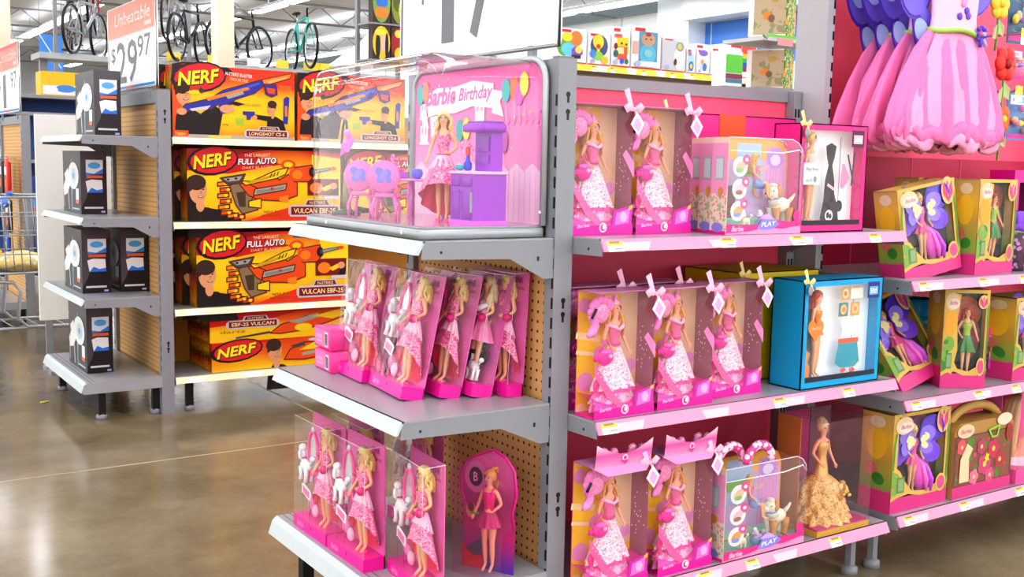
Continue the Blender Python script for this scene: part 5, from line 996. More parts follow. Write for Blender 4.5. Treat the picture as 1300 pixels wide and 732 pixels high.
purse_box('flower filled handbag playset with arched handle on the bottom shelf of the taller bay', (1.735, -.055, Z(.207)), .0, w=.335, h=.262)
head_box('doll styling head with pearl necklace at the right end of the bottom shelf', (2.06, -.035, Z(.207)), .0)
# ------------------------------------------------------------------ blaster boxes
DKR = M('#9a1412', .4); SILV = M('#d2d2d8', .3, .2); PLATE = M('#7a1014', .4); KID = M('#e0a070', .5); KHAIR = M('#3a2014', .6); OR2 = M('#e8540e', .4); OR3 = M('#ff8a1e', .4); YB = M('#f7d51a', .4); YB2 = M('#cfa40a', .4); GUN = M('#4a4a50', .4); GUN2 = M('#a8a89a', .4); BLU = M('#2c34a0', .4); BLU2 = M('#4a5ac8', .4)
SIDE_R = gradient('blaster_side', [(0, '#b8860b'), (.35, '#8a2a10'), (.6, '#5a120c'), (1, '#c8501a')], 'Z', .5, 9.)
def logo(mb, u, v, w, h, rot=.14, L=3):
    mb.oval(u+.01*w, v, w*.62, h*.86, BLACK, L, rot=rot); mb.oval(u+.03*w, v+.02*h, w*.56, h*.74, RED, L+1, rot=rot)
    mb.text('NERF', u+.010*w, v-.03*h, w*.97, h*.80, BLACK, L+2, .06, .25, rot); mb.text('NERF', u, v, w*.95, h*.74, M('#f8e81c', .4), L+3, .03, .25, rot)
def plate(mb, u, v, w, h, t1, L=4):
    mb.art([(u-w*.5, v-h*.2), (u-w*.46, v-h*.5), (u+w*.46, v-h*.5), (u+w*.5, v-h*.2), (u+w*.5, v+h*.2), (u+w*.44, v+h*.5), (u-w*.44, v+h*.5), (u-w*.5, v+h*.2)], SILV, L); mb.art([(u-w*.45, v-h*.34), (u+w*.45, v-h*.34), (u+w*.45, v+h*.34), (u-w*.45, v+h*.34)], PLATE, L+1); mb.text(t1, u, v, w*.80, h*.42, M('#ffe9b0', .4), L+2, .02)
    mb.art([(u-w*.2, v+h*.45), (u+w*.3, v+h*.45), (u+w*.26, v+h*.95), (u-w*.16, v+h*.95)], SILV, L-1); mb.art([(u-w*.17, v+h*.5), (u+w*.27, v+h*.5), (u+w*.23, v+h*.88), (u-w*.13, v+h*.88)], PLATE, L); mb.text('N-STRIKE', u+.05*w, v+h*.69, w*.3, h*.24, M('#ffe9b0', .4), L+2, .01)
def kid(mb, u, v, s, L=3, look=1):
    r = mb.W/mb.H
    mb.art([(u-.5*s, v-2.2*s*r), (u-.42*s, v-1.2*s*r), (u-.1*s, v-.75*s*r), (u+.5*s, v-.8*s*r), (u+1.2*s, v-1.2*s*r), (u+1.5*s, v-2.2*s*r)], M('#17130f', .5), L); mb.oval(u+.1*s, v-.7*s*r, .2*s, .3*s*r, KID, L); mb.oval(u, v, .42*s, .62*s*r, KID, L+1); mb.oval(u-.08*s*look, v+.36*s*r, .46*s, .36*s*r, KHAIR, L+2); mb.art([(u-.46*s*look, v+.3*s*r), (u-.44*s*look, v-.1*s*r), (u-.3*s*look, v), (u-.2*s*look, v+.3*s*r)], KHAIR, L+2)
    for q in (-.02, .24): mb.oval(u+q*s*look, v+.04*s*r, .055*s, .035*s*r, BLACK, L+3, 8); mb.oval(u+q*s*look, v+.14*s*r, .10*s, .025*s*r, KHAIR, L+3, 8)
    mb.oval(u+.12*s*look, v-.3*s*r, .14*s, .05*s*r, M('#7a2020', .5), L+3, 10); mb.oval(u+.12*s*look, v-.29*s*r, .10*s, .02*s*r, WHITE, L+4, 8); mb.oval(u+.14*s*look, v-.1*s*r, .05*s, .08*s*r, M('#c98858', .5), L+3, 8)
def art_vulcan(mb):
    mb.rect(0, 0, 1, 1, gradient('vulcan_print', [(0, '#f0400e'), (.16, '#f03a0c'), (.30, '#fbc414'), (.66, '#fdd816'), (.82, '#f5941a'), (.96, '#e8300e'), (1, '#8a0f0c')], 'Z', .34, 2.2), 1)
    mb.art([(0, .70), (.25, .66), (.6, .80), (.3, 1), (0, 1)], M('#c8180e', .4), 2); mb.art([(0, .88), (.30, .92), (.5, 1), (0, 1)], DKR, 3); mb.art([(.0, 0), (.34, .0), (.30, .12), (.1, .2), (0, .5)], M('#1c0f0c', .4), 2); mb.art([(.36, .0), (1, .0), (1, .17), (.7, .22), (.5, .1)], M('#e83a0e', .4), 2)
    mb.art([(.8, .95), (1, .9), (1, .35), (.8, .42)], M('#fce020', .4), 2)
    logo(mb, .155, .84, .26, .24); mb.text('FULL AUTO', .44, .835, .26, .095, BLACK, 4, .06, .15, .05); mb.text('FULL AUTO', .438, .84, .25, .085, WHITE, 5, .03, .15, .05); mb.text('THE LARGEST', .44, .925, .17, .04, M('#ffe0d0', .4), 4, .01, .15, .05); mb.text('DART BLASTER', .44, .755, .20, .035, M('#ffd0a0', .4), 4, .0, .15, .05)
    kid(mb, .065, .43, .13)
    # dart belt, body, scope
    for i, (u, v) in enumerate(((.22, .52), (.235, .44), (.22, .36), (.235, .28), (.225, .20), (.24, .12), (.28, .08), (.32, .06))): mb.oart([(u-.035, v-.035), (u+.035, v-.02), (u+.035, v+.035), (u-.035, v+.02)], OR2 if i % 2 else OR3, 5); mb.oval(u+.015, v, .012, .022, YB, 6, 8)
    mb.oart([(.20, .60), (.36, .66), (.34, .56), (.30, .52), (.24, .52)], GUN, 6); mb.art([(.22, .59), (.34, .63), (.32, .57), (.25, .55)], GUN2, 7); mb.oval(.25, .58, .01, .015, BLACK, 8, 8); mb.oval(.30, .595, .01, .015, BLACK, 8, 8)
    mb.oart([(.26, .50), (.34, .56), (.44, .46), (.40, .30), (.44, .16), (.34, .10), (.30, .22), (.28, .34)], M('#8a7a58', .4), 5); mb.art([(.30, .4), (.36, .42), (.36, .2), (.32, .2)], M('#4a3a28', .4), 6)
    mb.oart([(.32, .52), (.55, .64), (.58, .58), (.64, .66), (.70, .60), (.70, .36), (.60, .28), (.44, .30), (.38, .36)], OR2, 5); mb.oart([(.33, .56), (.40, .56), (.56, .72), (.64, .76), (.62, .66), (.56, .60), (.44, .54), (.36, .50)], YB, 7); mb.art([(.36, .54), (.54, .66), (.56, .64), (.40, .52)], YB2, 8)
    for i in range(3): mb.stroke([(.52+.022*i, .62+.012*i), (.53+.022*i, .67+.012*i)], .006, BLACK, 9)
    mb.oart([(.41, .36), (.62, .44), (.63, .53), (.42, .45)], GUN2, 8); mb.art([(.43, .385), (.61, .455), (.61, .49), (.43, .425)], M('#8a8a80', .4), 9); mb.oval(.53, .455, .012, .02, RED, 10, 8)
    mb.oart([(.38, .28), (.46, .32), (.46, .18), (.38, .2)], YB, 6); mb.art([(.58, .34), (.64, .36), (.64, .26), (.58, .28)], OR3, 7)
    mb.oval(.70, .66, .055, .10, OR2, 7); mb.oval(.70, .66, .035, .065, OR3, 8); mb.oval(.64, .80, .05, .07, OR2, 6); mb.oval(.64, .80, .03, .04, YB, 7); mb.oart([(.68, .76), (.80, .80), (.82, .66), (.78, .56), (.68, .56)], OR2, 6); mb.oval(.80, .70, .022, .07, BLACK, 9); mb.art([(.80, .73), (.93, .77), (.93, .73), (.80, .67)], GUN, 9); mb.art([(.82, .725), (.92, .755), (.92, .74), (.82, .69)], GUN2, 10); mb.oval(.945, .755, .022, .025, OR2, 10)
    mb.rect(.77, .36, .985, .60, PLATE, 5); mb.oval(.83, .47, .045, .08, OR3, 6); mb.art([(.86, .46), (.95, .55), (.97, .50), (.89, .42)], YB, 6); mb.oval(.95, .50, .025, .05, KID, 7); mb.art([(.92, .36), (.985, .36), (.985, .47), (.95, .45)], BLACK, 7); mb.rect(.88, .31, .985, .355, LGREY, 5)
    plate(mb, .82, .14, .36, .17, 'VULCAN EBF-25'); mb.text('ages 6+', .53, .13, .11, .05, M('#7a5a10', .4), 4, .0); mb.text('BELT BLASTER', .53, .075, .13, .03, M('#7a5a10', .4), 4, .0)
def art_longshot(mb):
    mb.rect(0, 0, 1, 1, gradient('longshot_print', [(0, '#f28a10'), (.3, '#f8d21a'), (.55, '#f8c814'), (.75, '#f0501a'), (.95, '#e8260e'), (1, '#d01a0a')], 'Z', .35, 2.4), 1)
    mb.art([(0, .72), (.1, .68), (.5, .92), (.44, 1), (0, 1)], M('#1a0e0c', .4), 2); mb.art([(.5, .92), (.7, .95), (1, .72), (1, 1), (.44, 1)], M('#ee3a1a', .4), 2); mb.art([(.0, .02), (.12, .02), (.12, .70), (0, .72)], M('#f25a14', .4), 2)
    logo(mb, .205, .84, .36, .25); mb.text('N-STRIKE BLASTER', .53, .905, .22, .05, M('#ffd8cc', .4), 4, .03, .1, -.06); mb.text('TWO IN ONE', .53, .835, .15, .045, M('#f7d8a0', .4), 4, .01, .1, -.06); mb.text('range', .92, .76, .1, .06, M('#c88a20', .4), 4, .01)
    # long blue blaster
    mb.oart([(.06, .38), (.10, .46), (.30, .56), (.40, .68), (.72, .86), (.74, .78), (.66, .66), (.50, .56), (.46, .48), (.36, .48), (.30, .40), (.20, .42), (.12, .36)], BLU, 5); mb.art([(.13, .40), (.30, .46), (.27, .40), (.15, .37)], M('#d0d0d8', .4), 7); mb.art([(.38, .62), (.70, .82), (.70, .79), (.42, .60)], BLU2, 6); mb.art([(.26, .56), (.60, .74), (.62, .71), (.28, .52)], OR3, 7); mb.art([(.42, .60), (.56, .68), (.57, .64), (.44, .56)], GUN2, 8); mb.oart([(.72, .86), (.98, .98), (.96, .90), (.84, .83), (.74, .77)], OR3, 6); mb.art([(.76, .84), (.94, .93), (.93, .90), (.78, .81)], M('#ffb070', .4), 7); mb.oart([(.74, .80), (.84, .80), (.85, .66), (.80, .62), (.75, .66)], BLU, 7); mb.art([(.76, .75), (.83, .74), (.83, .66), (.77, .67)], OR2, 8)
    mb.art([(.10, .62), (.16, .66), (.24, .66), (.23, .62), (.15, .60)], YB, 7); mb.oval(.225, .66, .02, .04, M('#3a3a2a', .4), 8); mb.art([(.44, .50), (.50, .53), (.58, .50), (.52, .47)], BLACK, 7); mb.art([(.36, .48), (.44, .50), (.42, .36), (.38, .34)], BLU, 6)
    kid(mb, .085, .60, .14, 3); mb.oval(.43, .42, .06, .06, KID, 6); mb.oval(.07, .36, .04, .05, KID, 6); mb.art([(.26, .02), (.22, .34), (.32, .46), (.40, .40), (.36, .02)], M('#17130f', .5), 3)
    kid(mb, .80, .46, .085, 4, -1); mb.art([(.66, .36), (.80, .34), (.80, .26), (.66, .30)], M('#17130f', .5), 5); mb.art([(.56, .40), (.66, .40), (.66, .33), (.63, .33), (.62, .28), (.59, .28), (.59, .34), (.56, .35)], BLU, 6); mb.oval(.66, .32, .02, .03, KID, 7); mb.art([(.90, .24), (.94, .24), (.955, .62), (.93, .64), (.905, .60)], BLU, 6); mb.rect(.915, .35, .935, .5, OR3, 7)
    mb.rect(.5, .20, .57, .30, M('#a8c83a', .4), 4); mb.text('clip', .42, .2, .05, .04, M('#b08a10', .4), 4); mb.text('LONG RANGE', .64, .49, .14, .04, M('#b08a10', .4), 4, .0)
    mb.rect(0, 0, 1, .05, M('#b8b0a0', .4), 5); mb.rect(.0, .02, .12, .10, M('#f0501a', .4), 6); mb.text('Hasbro', .06, .055, .08, .05, M('#ffd060', .4), 7); mb.rect(.28, .01, .46, .04, M('#e8d84a', .4), 6); plate(mb, .76, .085, .38, .115, 'LONGSHOT CS-6', 7)
def art_narrow(mb, top):
    mb.rect(0, 0, 1, 1, gradient('narrow_print', [(0, '#f8c81a'), (.4, '#f8d018'), (.7, '#f0701a'), (1, '#d8200e')], 'Z', .3, 3.), 1)
    if top:
        mb.art([(0, 1), (0, .55), (.35, .7), (.6, 1)], M('#d01c10', .4), 2); plate(mb, .27, .60, .34, .30, 'EBF-25 VULCAN', 4); mb.oart([(.38, .22), (.45, .50), (.62, .75), (.85, .9), (.9, .7), (.75, .45), (.6, .25), (.45, .18)], OR2, 4); mb.art([(.5, .6), (.7, .85), (.72, .7), (.56, .5)], GUN2, 5); mb.art([(.66, .75), (.86, .95), (.94, .82), (.8, .6)], YB, 5); mb.art([(.16, .16), (.38, .30), (.38, .22), (.16, .10)], GUN, 5); mb.text('darts', .14, .36, .16, .12, M('#c08a10', .4), 4); mb.oval(.60, .36, .06, .14, YB, 6); mb.art([(.86, .9), (1, .95), (1, .6), (.92, .66)], BLACK, 5)
    else:
        mb.art([(0, 1), (0, .7), (.3, .9), (.5, 1)], M('#d01c10', .4), 2); logo(mb, .155, .70, .27, .46, .12); kid(mb, .40, .58, .11, 4); mb.oart([(.46, .25), (.50, .6), (.60, .82), (.78, .8), (.86, .6), (.75, .3), (.6, .2)], OR2, 5); mb.art([(.56, .55), (.66, .8), (.82, .88), (.84, .7), (.7, .55)], YB, 6); mb.art([(.58, .45), (.74, .55), (.74, .42), (.58, .34)], GUN2, 7); mb.art([(.5, .72), (.6, .86), (.6, .72), (.54, .64)], GUN, 7); mb.oval(.70, .90, .08, .07, LGREY, 4); mb.art([(.84, .65), (.98, .75), (.98, .65), (.86, .55)], GUN, 7)
def blaster_box(label, loc, w, h, d, art, rz=0., group=None):
    t = thing('blaster_box', label, 'toy box', loc, rz, group)
    mb = MB(); mb.box(-w/2, -d/2, 0, w/2, d/2, h, SIDE_R); mb.face((-w/2, d/2, 0), (0, -1, 0), (0, 0, 1), d, h, .0006); mb.rect(.1, .05, .9, .95, gradient('blaster_side_art', [(0, '#e8b01a'), (.3, '#c8400e'), (.5, '#1a0f0c'), (.75, '#d8a81a'), (1, '#a81c0e')], 'Z', .6, 12.), 1); mb.build('carton', t)
    mb = MB(); mb.face((-w/2, -d/2, 0), (1, 0, 0), (0, 0, 1), w, h, .0006); art(mb); mb.build('front_print', t)
    return t
YF = NY+.02
V = blaster_box
V('blue rifle blaster box at the left end of the top cream shelf', (.348, YF+.065, 1.3755), .635, .355, .11, art_longshot)
V('blue rifle blaster box second on the top cream shelf, partly behind the display case', (1.0, YF+.065, 1.3755), .635, .355, .11, art_longshot)
V('blue rifle blaster box behind the left one on the top cream shelf', (.315, YF+.19, 1.3755), .635, .36, .11, art_longshot)
V('orange belt blaster box on the second cream shelf', (.512, YF+.065, .9595), .83, .365, .115, art_vulcan)
V('orange belt blaster box second on the second cream shelf, seen through the display case', (1.36, YF+.065, .9595), .83, .365, .115, art_vulcan)
for i in range(2): V(('orange belt blaster box behind the front one on the second cream shelf', 'orange belt blaster box at the back of the second cream shelf')[i], (.485-.022*i, YF+.192+.124*i, .9595), .83, .355, .115, art_vulcan)
V('orange belt blaster box on the third cream shelf', (.556, YF+.065, .5255), .835, .378, .115, art_vulcan)
for i in range(2): V(('orange belt blaster box behind the front one on the third cream shelf', 'orange belt blaster box at the back of the third cream shelf')[i], (.520-.03*i, YF+.192+.124*i, .5255), .835, .37, .115, art_vulcan)
V('orange blaster box lying flat on the lowest cream shelf', (.637, YF+.19, .183), .85, .150, .36, lambda m: art_narrow(m, False))
V('orange blaster box lying flat on top of the other on the lowest cream shelf', (.632, YF+.20, .3335), .85, .148, .36, lambda m: art_narrow(m, True))

# ------------------------------------------------------------------ black antenna boxes
def black_box(label, loc, rz=0., w=.125, d=.40, h=.315):
    t = thing('black_product_box', label, 'box', loc, rz); BK = M('#1c1a1e', .3); DG = M('#4e4c52', .3)
    mb = MB(); mb.box(-w/2, -d/2, 0, w/2, d/2, h, BK); mb.build('carton', t)
    mb = MB(); mb.face((-w/2, -d/2, 0), (1, 0, 0), (0, 0, 1), w, h, .0007)
    mb.art([(0, 1), (1, 1), (.95, .86), (.4, .84), (.3, .4), (.2, .25), (0, .1)], DG, 1); mb.text('DISH KIT' if False else 'HDTV', .5, .955, .6, .035, LGREY, 2) if False else None
    mb.rect(.2, .64, .86, .86, M('#e4ecf4', .4), 2); mb.art([(.2, .66), (.5, .64), (.86, .72), (.86, .64), (.2, .62)], M('#2f8ae0', .4), 3); mb.oval(.52, .77, .24, .05, M('#5ab0ee', .4), 3); mb.rect(.22, .57, .84, .615, M('#e0664a', .4), 2); mb.art([(.18, .52), (.4, .55), (.82, .54), (.84, .34), (.25, .34)], M('#f0f0f0', .4), 2); mb.art([(.25, .34), (.84, .34), (.84, .40), (.6, .38), (.4, .42)], M('#2a7ae0', .4), 3); mb.rect(.12, .085, .85, .115, LGREY, 2); mb.rect(.76, .02, .92, .05, M('#b8b0f0', .4), 2)
    mb.build('front_print', t)
    mb = MB(); mb.face((-w/2, d/2, 0), (0, -1, 0), (0, 0, 1), d, h, .0007); mb.rect(0, 0, 1, 1, M('#2c2a2e', .3), 1)
    W2 = M('#f2f4f6', .35); mb.stroke([(.52, .86), (.52, .3)], .02, LGREY, 2); mb.oval(.62, .60, .30, .22, W2, 4); mb.oval(.64, .60, .14, .13, M('#cfe0ee', .35), 5); mb.oval(.64, .60, .05, .05, M('#6ab0e0', .35), 6); mb.art([(.02, .40), (.22, .60), (.40, .66), (.44, .46), (.26, .30), (.06, .26)], W2, 3); mb.art([(.1, .62), (.3, .72), (.34, .62), (.14, .54)], W2, 3); mb.stroke([(.3, .36), (.34, .06)], .035, M('#d8dde2', .4), 2); mb.stroke([(.5, .5), (.5, .05)], .03, M('#9ad0e8', .4), 2); mb.stroke([(.05, .3), (.06, .08)], .03, M('#c9bdb8', .4), 2); mb.rect(.74, .20, .90, .40, M('#e4f0fa', .4), 3); mb.rect(.74, .16, .90, .22, M('#e8764a', .4), 4); mb.rect(.55, .06, .92, .085, LGREY, 3); mb.oval(.05, .8, .03, .02, ORANGE, 3, 8)
    mb.build('side_print', t)
    return t
black_box('black antenna box at the top of the grey endcap, below the large price sign', (-.235, 3.60, 1.3755))
black_box('black antenna box alone on the second shelf of the grey endcap', (-.273, 3.755, .9855))
black_box('black antenna box on the third shelf of the grey endcap, at the outer edge', (-.293, 3.655, .5965), w=.135)
black_box('black antenna box on the third shelf of the grey endcap, nearer the pegboard', (-.107, 3.655, .5965), w=.135)
black_box('black antenna box on the bottom deck of the grey endcap', (-.288, 3.64, .1935), w=.125, h=.33)

# ------------------------------------------------------------------ price signs
HEADER = gradient('sign_header', [(0, '#f7b08a'), (1, '#f4603e')], 'Z', .2, 3.)
DIG = M('#77787e', .5)
def price_sign(label, loc, w, h, dollars, cents, band=True, low=False):
    t = thing('price_sign', label, 'sign', loc, -pi/2)
    mb = MB(); mb.rbox(-w/2, -.004, 0, w/2, .004, h, M('#fdfdfd', .4, emit=.12), .012, 2); mb.build('board', t)  # board glows faintly though it is no lamp; brightness put into the white
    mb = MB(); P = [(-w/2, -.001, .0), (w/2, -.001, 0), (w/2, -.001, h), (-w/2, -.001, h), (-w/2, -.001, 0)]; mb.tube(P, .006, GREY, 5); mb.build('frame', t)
    mb = MB(); mb.face((-w/2, -.0045, 0), (1, 0, 0), (0, 0, 1), w, h, .0008)
    if low:
        mb.text('$', .165, .53, .09, .34, DIG, 1, .0); mb.text('1', .345, .42, .085, .64, DIG, 1, .012); mb.text('7', .575, .42, .20, .64, DIG, 1, .012)
    else:
        mb.rect(.0, .64, 1, 1, HEADER, 1); mb.rect(0, .95, 1, 1, M('#e8322a', .4), 2) if not band else None
        mb.text('Unbeatable', .54, .84, .74, .15, M('#ffd9d0', .4), 3, .01, .15); mb.rect(.80, .68, .93, .73, M('#ffc8b8', .4), 3); mb.rect(0, .625, 1, .64, LGREY, 2)
        mb.text('$', .12, .43, .10, .20, DIG, 2, .01); mb.text(dollars, .42 if len(dollars) > 1 else .36, .33, .44 if len(dollars) > 1 else .14, .50, DIG, 2, .008); mb.text(cents, .78, .47, .26, .25, DIG, 2, .008); mb.rect(.02, .02, .98, .05, M('#3a8ad0', .4), 2); mb.rect(.4, .015, .55, .045, M('#e05a3a', .4), 3)
    mb.build('printing', t)
    for x in (-w*.35, w*.35): mb = MB(); mb.box(x-.012, -.002, -.05, x+.012, .012, .02, STEEL); mb.build('bracket', t)
    return t
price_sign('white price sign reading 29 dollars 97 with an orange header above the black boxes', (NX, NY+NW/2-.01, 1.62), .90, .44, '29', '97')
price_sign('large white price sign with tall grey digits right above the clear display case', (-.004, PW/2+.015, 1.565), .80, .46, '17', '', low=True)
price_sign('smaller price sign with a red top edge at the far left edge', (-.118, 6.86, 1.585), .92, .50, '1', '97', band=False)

# ------------------------------------------------------------------ costume dresses on the peg hook
TULLE = M('#f27fba', .7, 0, .14, 7); TUL2 = M('#f9a6d2', .7, 0, .12, 8)
def dress(label, x, y, s=1., front=False, rz=0.):
    t = thing('costume_dress', label, 'dress', (x, y, 1.37), rz, 'pink costume dresses on one hook')
    rn = random.Random(int(y*100)); f = [rn.random()*6 for _ in range(6)]
    def fold(a, q): return 1+(.05*sin(7*a+f[0]+q)+.035*abs(sin(8.5*a+f[1]))+.03*sin(4*a+f[2]+q*2)+.016*sin(21*a+f[3]))*min(1, q*1.6), .006*q*sin(6*a+f[4])+.005*q*sin(13*a+f[5])
    mb = MB(); mb.lathe([(.115, .355), (.130, .345), (.175, .29), (.225, .20), (.262, .11), (.275, .055), (.262, .015), (.225, .0), (.18, .012)], TULLE, (0, 0, 0), 72, 1.06, .15, wob=fold)
    mb.v = [(px_, py_+(1 if py_ > 0 else -1)*(.011*sin(px_*62+f[0]+pz*5)+.009*sin(px_*33+f[1]-pz*7)+.005*sin(px_*118+f[2]))*min(1, (.36-pz)*7)*min(1, max(0, abs(py_)-.004)*60), pz) for px_, py_, pz in mb.v]; sk = mb.build('skirt', t)
    mb = MB(); mb.lathe([(.118, .353), (.21, .2), (.268, .07), (.24, .03)], TUL2, (0, -.006, 0), 40, 1.02, .135, wob=lambda a, q: 1+.05*q*sin(5*a+1)+.04*q*abs(sin(9*a))+.02*q*sin(19*a), a0=-pi+.5, a1=-.5); mb.build('overlay', sk)
    mb = MB()
    for k_, (r_, z_) in enumerate(((.250, .030), (.236, .010))): mb.lathe([(r_*.90, z_+.02), (r_*1.05, z_+.026), (r_*1.10, z_+.008), (r_*1.06, z_-.012), (r_*.9, z_-.022), (r_*.7, z_-.016)], TUL2 if k_ else TULLE, (0, 0, 0), 90, 1.06, .17, wob=lambda a, q: (1+.03*sin(9*a+f[3]+k_)+.03*sin(17*a+f[4]), .010*sin(5*a+f[5]+k_*2)+.008*sin(11*a+f[0])+.005*sin(23*a)))
    mb.build('hem_puff', sk)
    mb = MB(); mb.lathe([(.118, .35), (.112, .40), (.118, .47), (.128, .53), (.10, .56)], M('#fbc3dd', .6, 0, .05, 10), (0, 0, 0), 32, 1., .26); 
    if front:
        for i, (u, v, c) in enumerate(((-.02, .46, '#f2d84a'), (.0, .44, '#e08ac8'), (.02, .42, '#6a3ac8'), (-.015, .40, '#6a3ac8'), (.03, .405, '#7a4ad8'), (.012, .455, '#f4b0d0'))): mb.ball((u, -.031, v), (.014, .003, .012), M(c, .5), 8, 5)
    mb.build('bodice', t)
    mb = MB(); mb.tube([(.119*cos(a), .032*sin(a), .353+.004*sin(3*a)) for a in [2*pi*i/32 for i in range(33)]], .008, M('#a8c85a', .6), 7); w_ = mb.build('waistband', t)
    if front:
        mb = MB()
        for i in range(8): a = 2*pi*i/8; mb.ball((.108+.022*cos(a), -.03, .353+.022*sin(a)), (.012, .006, .008), M('#5a3ac0', .5), 8, 5)
        mb.ball((.108, -.038, .353), .008, M('#c0a8f0', .5)); mb.tube([(.115, -.032, .34), (.13, -.034, .315)], .006, M('#c8b8f8', .5), 5); mb.tube([(.10, -.032, .34), (.098, -.034, .312)], .006, M('#5a3ac0', .5), 5); mb.build('fabric_flower', w_)
    WV = M('#7a68e0', .45, 0, .12, 14); WE = M('#5a36c0', .45); WI = M('#a8c0f4', .4)
    for (cx, cz, rx, rz_, a) in ((-.165, .50, .075, .115, .25), (-.115, .36, .038, .085, .30), (.165, .52, .07, .11, -.25)):
        mb = MB(); n = 20
        for kk, (mm, dy, sc) in enumerate(((WE, 0, 1.), (WV, -.003, .9), (WI, -.006, .42))):
            P = []
            for i in range(n):
                b = 2*pi*i/n; u, v = rx*sc*cos(b), rz_*sc*sin(b)*(1-.18*cos(b)); u -= .018 if kk == 2 else 0; P.append((cx+u*cos(a)-v*sin(a), .030+dy-.012*cos(b), cz+u*sin(a)+v*cos(a)))
            mb.add(P, [tuple(range(n))], mm, True)
        mb.build('wing', t)
    mb = MB(); mb.tube([(-.10, 0, .555), (0, 0, .60), (.10, 0, .555)], .006, WHITE, 6); mb.tube([(0, 0, .60), (0, 0, .63), (.012, .0, .645), (.0, 0, .66)], .003, CHROME, 5); mb.build('hanger', t)
    return t
for i, (y, x, lab) in enumerate(((-.005, 1.555, 'pink costume dress in front, its green waistband and violet flower showing'), (.085, 1.570, 'pink costume dress second on the hook, right behind the front one'), (.165, 1.590, 'pink costume dress third on the hook, its blue wing showing at left'), (.240, 1.612, 'pink costume dress nearest the pink panel behind the others'))): dress(lab, x, y, 1., i == 0)
t = thing('dress_hook', 'long chrome hook holding the pink costume dresses out from the panel', 'hook', (1.55, .385, 2.03)); mb = MB(); mb.tube([(0, 0, 0), (0, -.43, 0), (0, -.45, .02)], .006, CHROME, 6); mb.build('arm', t); mb = MB(); mb.box(-.03, -.006, -.03, .03, 0, .03, STEEL); mb.build('plate', t)
# flower wands and blister packs on hooks at the right
def peg(label, x, z, L=.3):
    t = thing('peg_hook', label, 'hook', (x, .385, z)); mb = MB(); mb.tube([(0, 0, 0), (0, -L, -.006), (0, -L-.02, .012)], .004, CHROME, 6); mb.build('wire', t); mb = MB(); mb.add([(-.022, -L-.02, -.02), (.022, -L-.02, -.02), (.022, -L-.02, .012), (-.022, -L-.02, .012)], [(0, 1, 2, 3)], YEL); mb.add([(-.022, -L-.02, -.045), (.022, -L-.02, -.045), (.022, -L-.02, -.02), (-.022, -L-.02, -.02)], [(0, 1, 2, 3)], PAPER); mb.build('price_tag', t)
peg('peg hook with yellow price tag beside the blue toy packs', 2.06, 1.575); peg('peg hook with yellow price tag above the red toy flower', 2.07, 1.775)
def wand(label, loc, c, s=1.):
    t = thing('toy_flower_wand', label, 'toy flower', loc); m = M(c, .5, 0, .12, 40); mb = MB()
    for i in range(6):
        a = 2*pi*i/6; mb.ball((.030*s*cos(a), -.004*(i % 2), .030*s*sin(a)), (.026*s, .012*s, .026*s), m, 10, 7)
    mb.ball((0, -.012*s, 0), (.016*s, .010*s, .016*s), M('#a01818' if c == '#e8322a' else '#f0d040', .5), 10, 6); mb.build('petals', t)
    mb = MB(); mb.tube([(0, .004, 0), (.004, .004, -.08*s), (-.004, .004, -.16*s)], .004, GRASS, 6); mb.build('stem', t)
    mb = MB(); mb.add([(0, .002, -.05*s), (.03*s, -.006, -.075*s), (.035*s, .0, -.11*s), (.008*s, .002, -.10*s)], [(0, 1, 2, 3)], M('#b8c88a', .5)); mb.add([(0, .002, -.07*s), (-.03*s, -.006, -.085*s), (-.03*s, .0, -.12*s), (-.004*s, .002, -.12*s)], [(0, 1, 2, 3)], M('#c8b88a', .5)); mb.build('leaf', t)
    return t
wand('yellow toy flower hanging at the top right beside the dresses', (1.93, .08, 1.86), '#f0d040'); wand('red toy flower hanging right of the front pink dress', (1.955, .06, 1.655), '#e8322a', 1.1); wand('orange toy flower below the red one, right of the front dress hem', (2.02, .1, 1.47), '#f2703a', .9)
def pack(label, loc, w, h, card, blob):
    t = thing('toy_blister_pack', label, 'toy pack', loc); mb = MB(); mb.box(-w/2, 0, 0, w/2, .003, h, M(card, .45, 0, .1, 20)); mb.face((-w/2, 0, 0), (1, 0, 0), (0, 0, 1), w, h, .0008); mb.rect(.1, .74, .9, .94, WHITE, 1); mb.oval(.5, .84, .3, .07, M(blob, .4), 2); mb.rect(.06, .04, .94, .12, HOT, 1); mb.build('backing_card', t)
    mb = MB(); rn = random.Random(int(w*1000))
    for i in range(9): mb.ball((w*(rn.random()-.5)*.7, -.014, h*(.2+.5*rn.random())), (w*.10, .012, h*.07), M(rn.choice([blob, '#f06ab8', '#f2d850', '#5ac8d8', '#e8b48a', '#8a6ad8']), .4), 8, 6)
    mb.build('toy_pieces', t); mb = MB(); mb.rbox(-w*.46, -.032, h*.14, w*.46, 0, h*.72, CLEAR, .012, 2, drop=((0, 1, 0),)); mb.build('blister', t)
    return t
pack('blue toy blister pack hanging lowest at the right edge', (2.13, .10, 1.40), .16, .17, '#5a8ac8', '#7ac0e8'); pack('purple and blue toy blister pack behind the orange toy flower', (2.07, .22, 1.41), .13, .15, '#4a6ab8', '#8ad0f0'); pack('pink toy blister pack at the right edge below the top yellow tag', (2.15, .16, 1.62), .17, .11, '#e84a9a', '#f7a8d0'); pack('teal edged toy blister pack at the top right edge', (2.15, .14, 1.745), .13, .26, '#3a6a8a', '#e0704a'); pack('crimson toy blister pack behind the red toy flower', (2.06, .30, 1.58), .2, .24, '#b82a5a', '#d8608a')
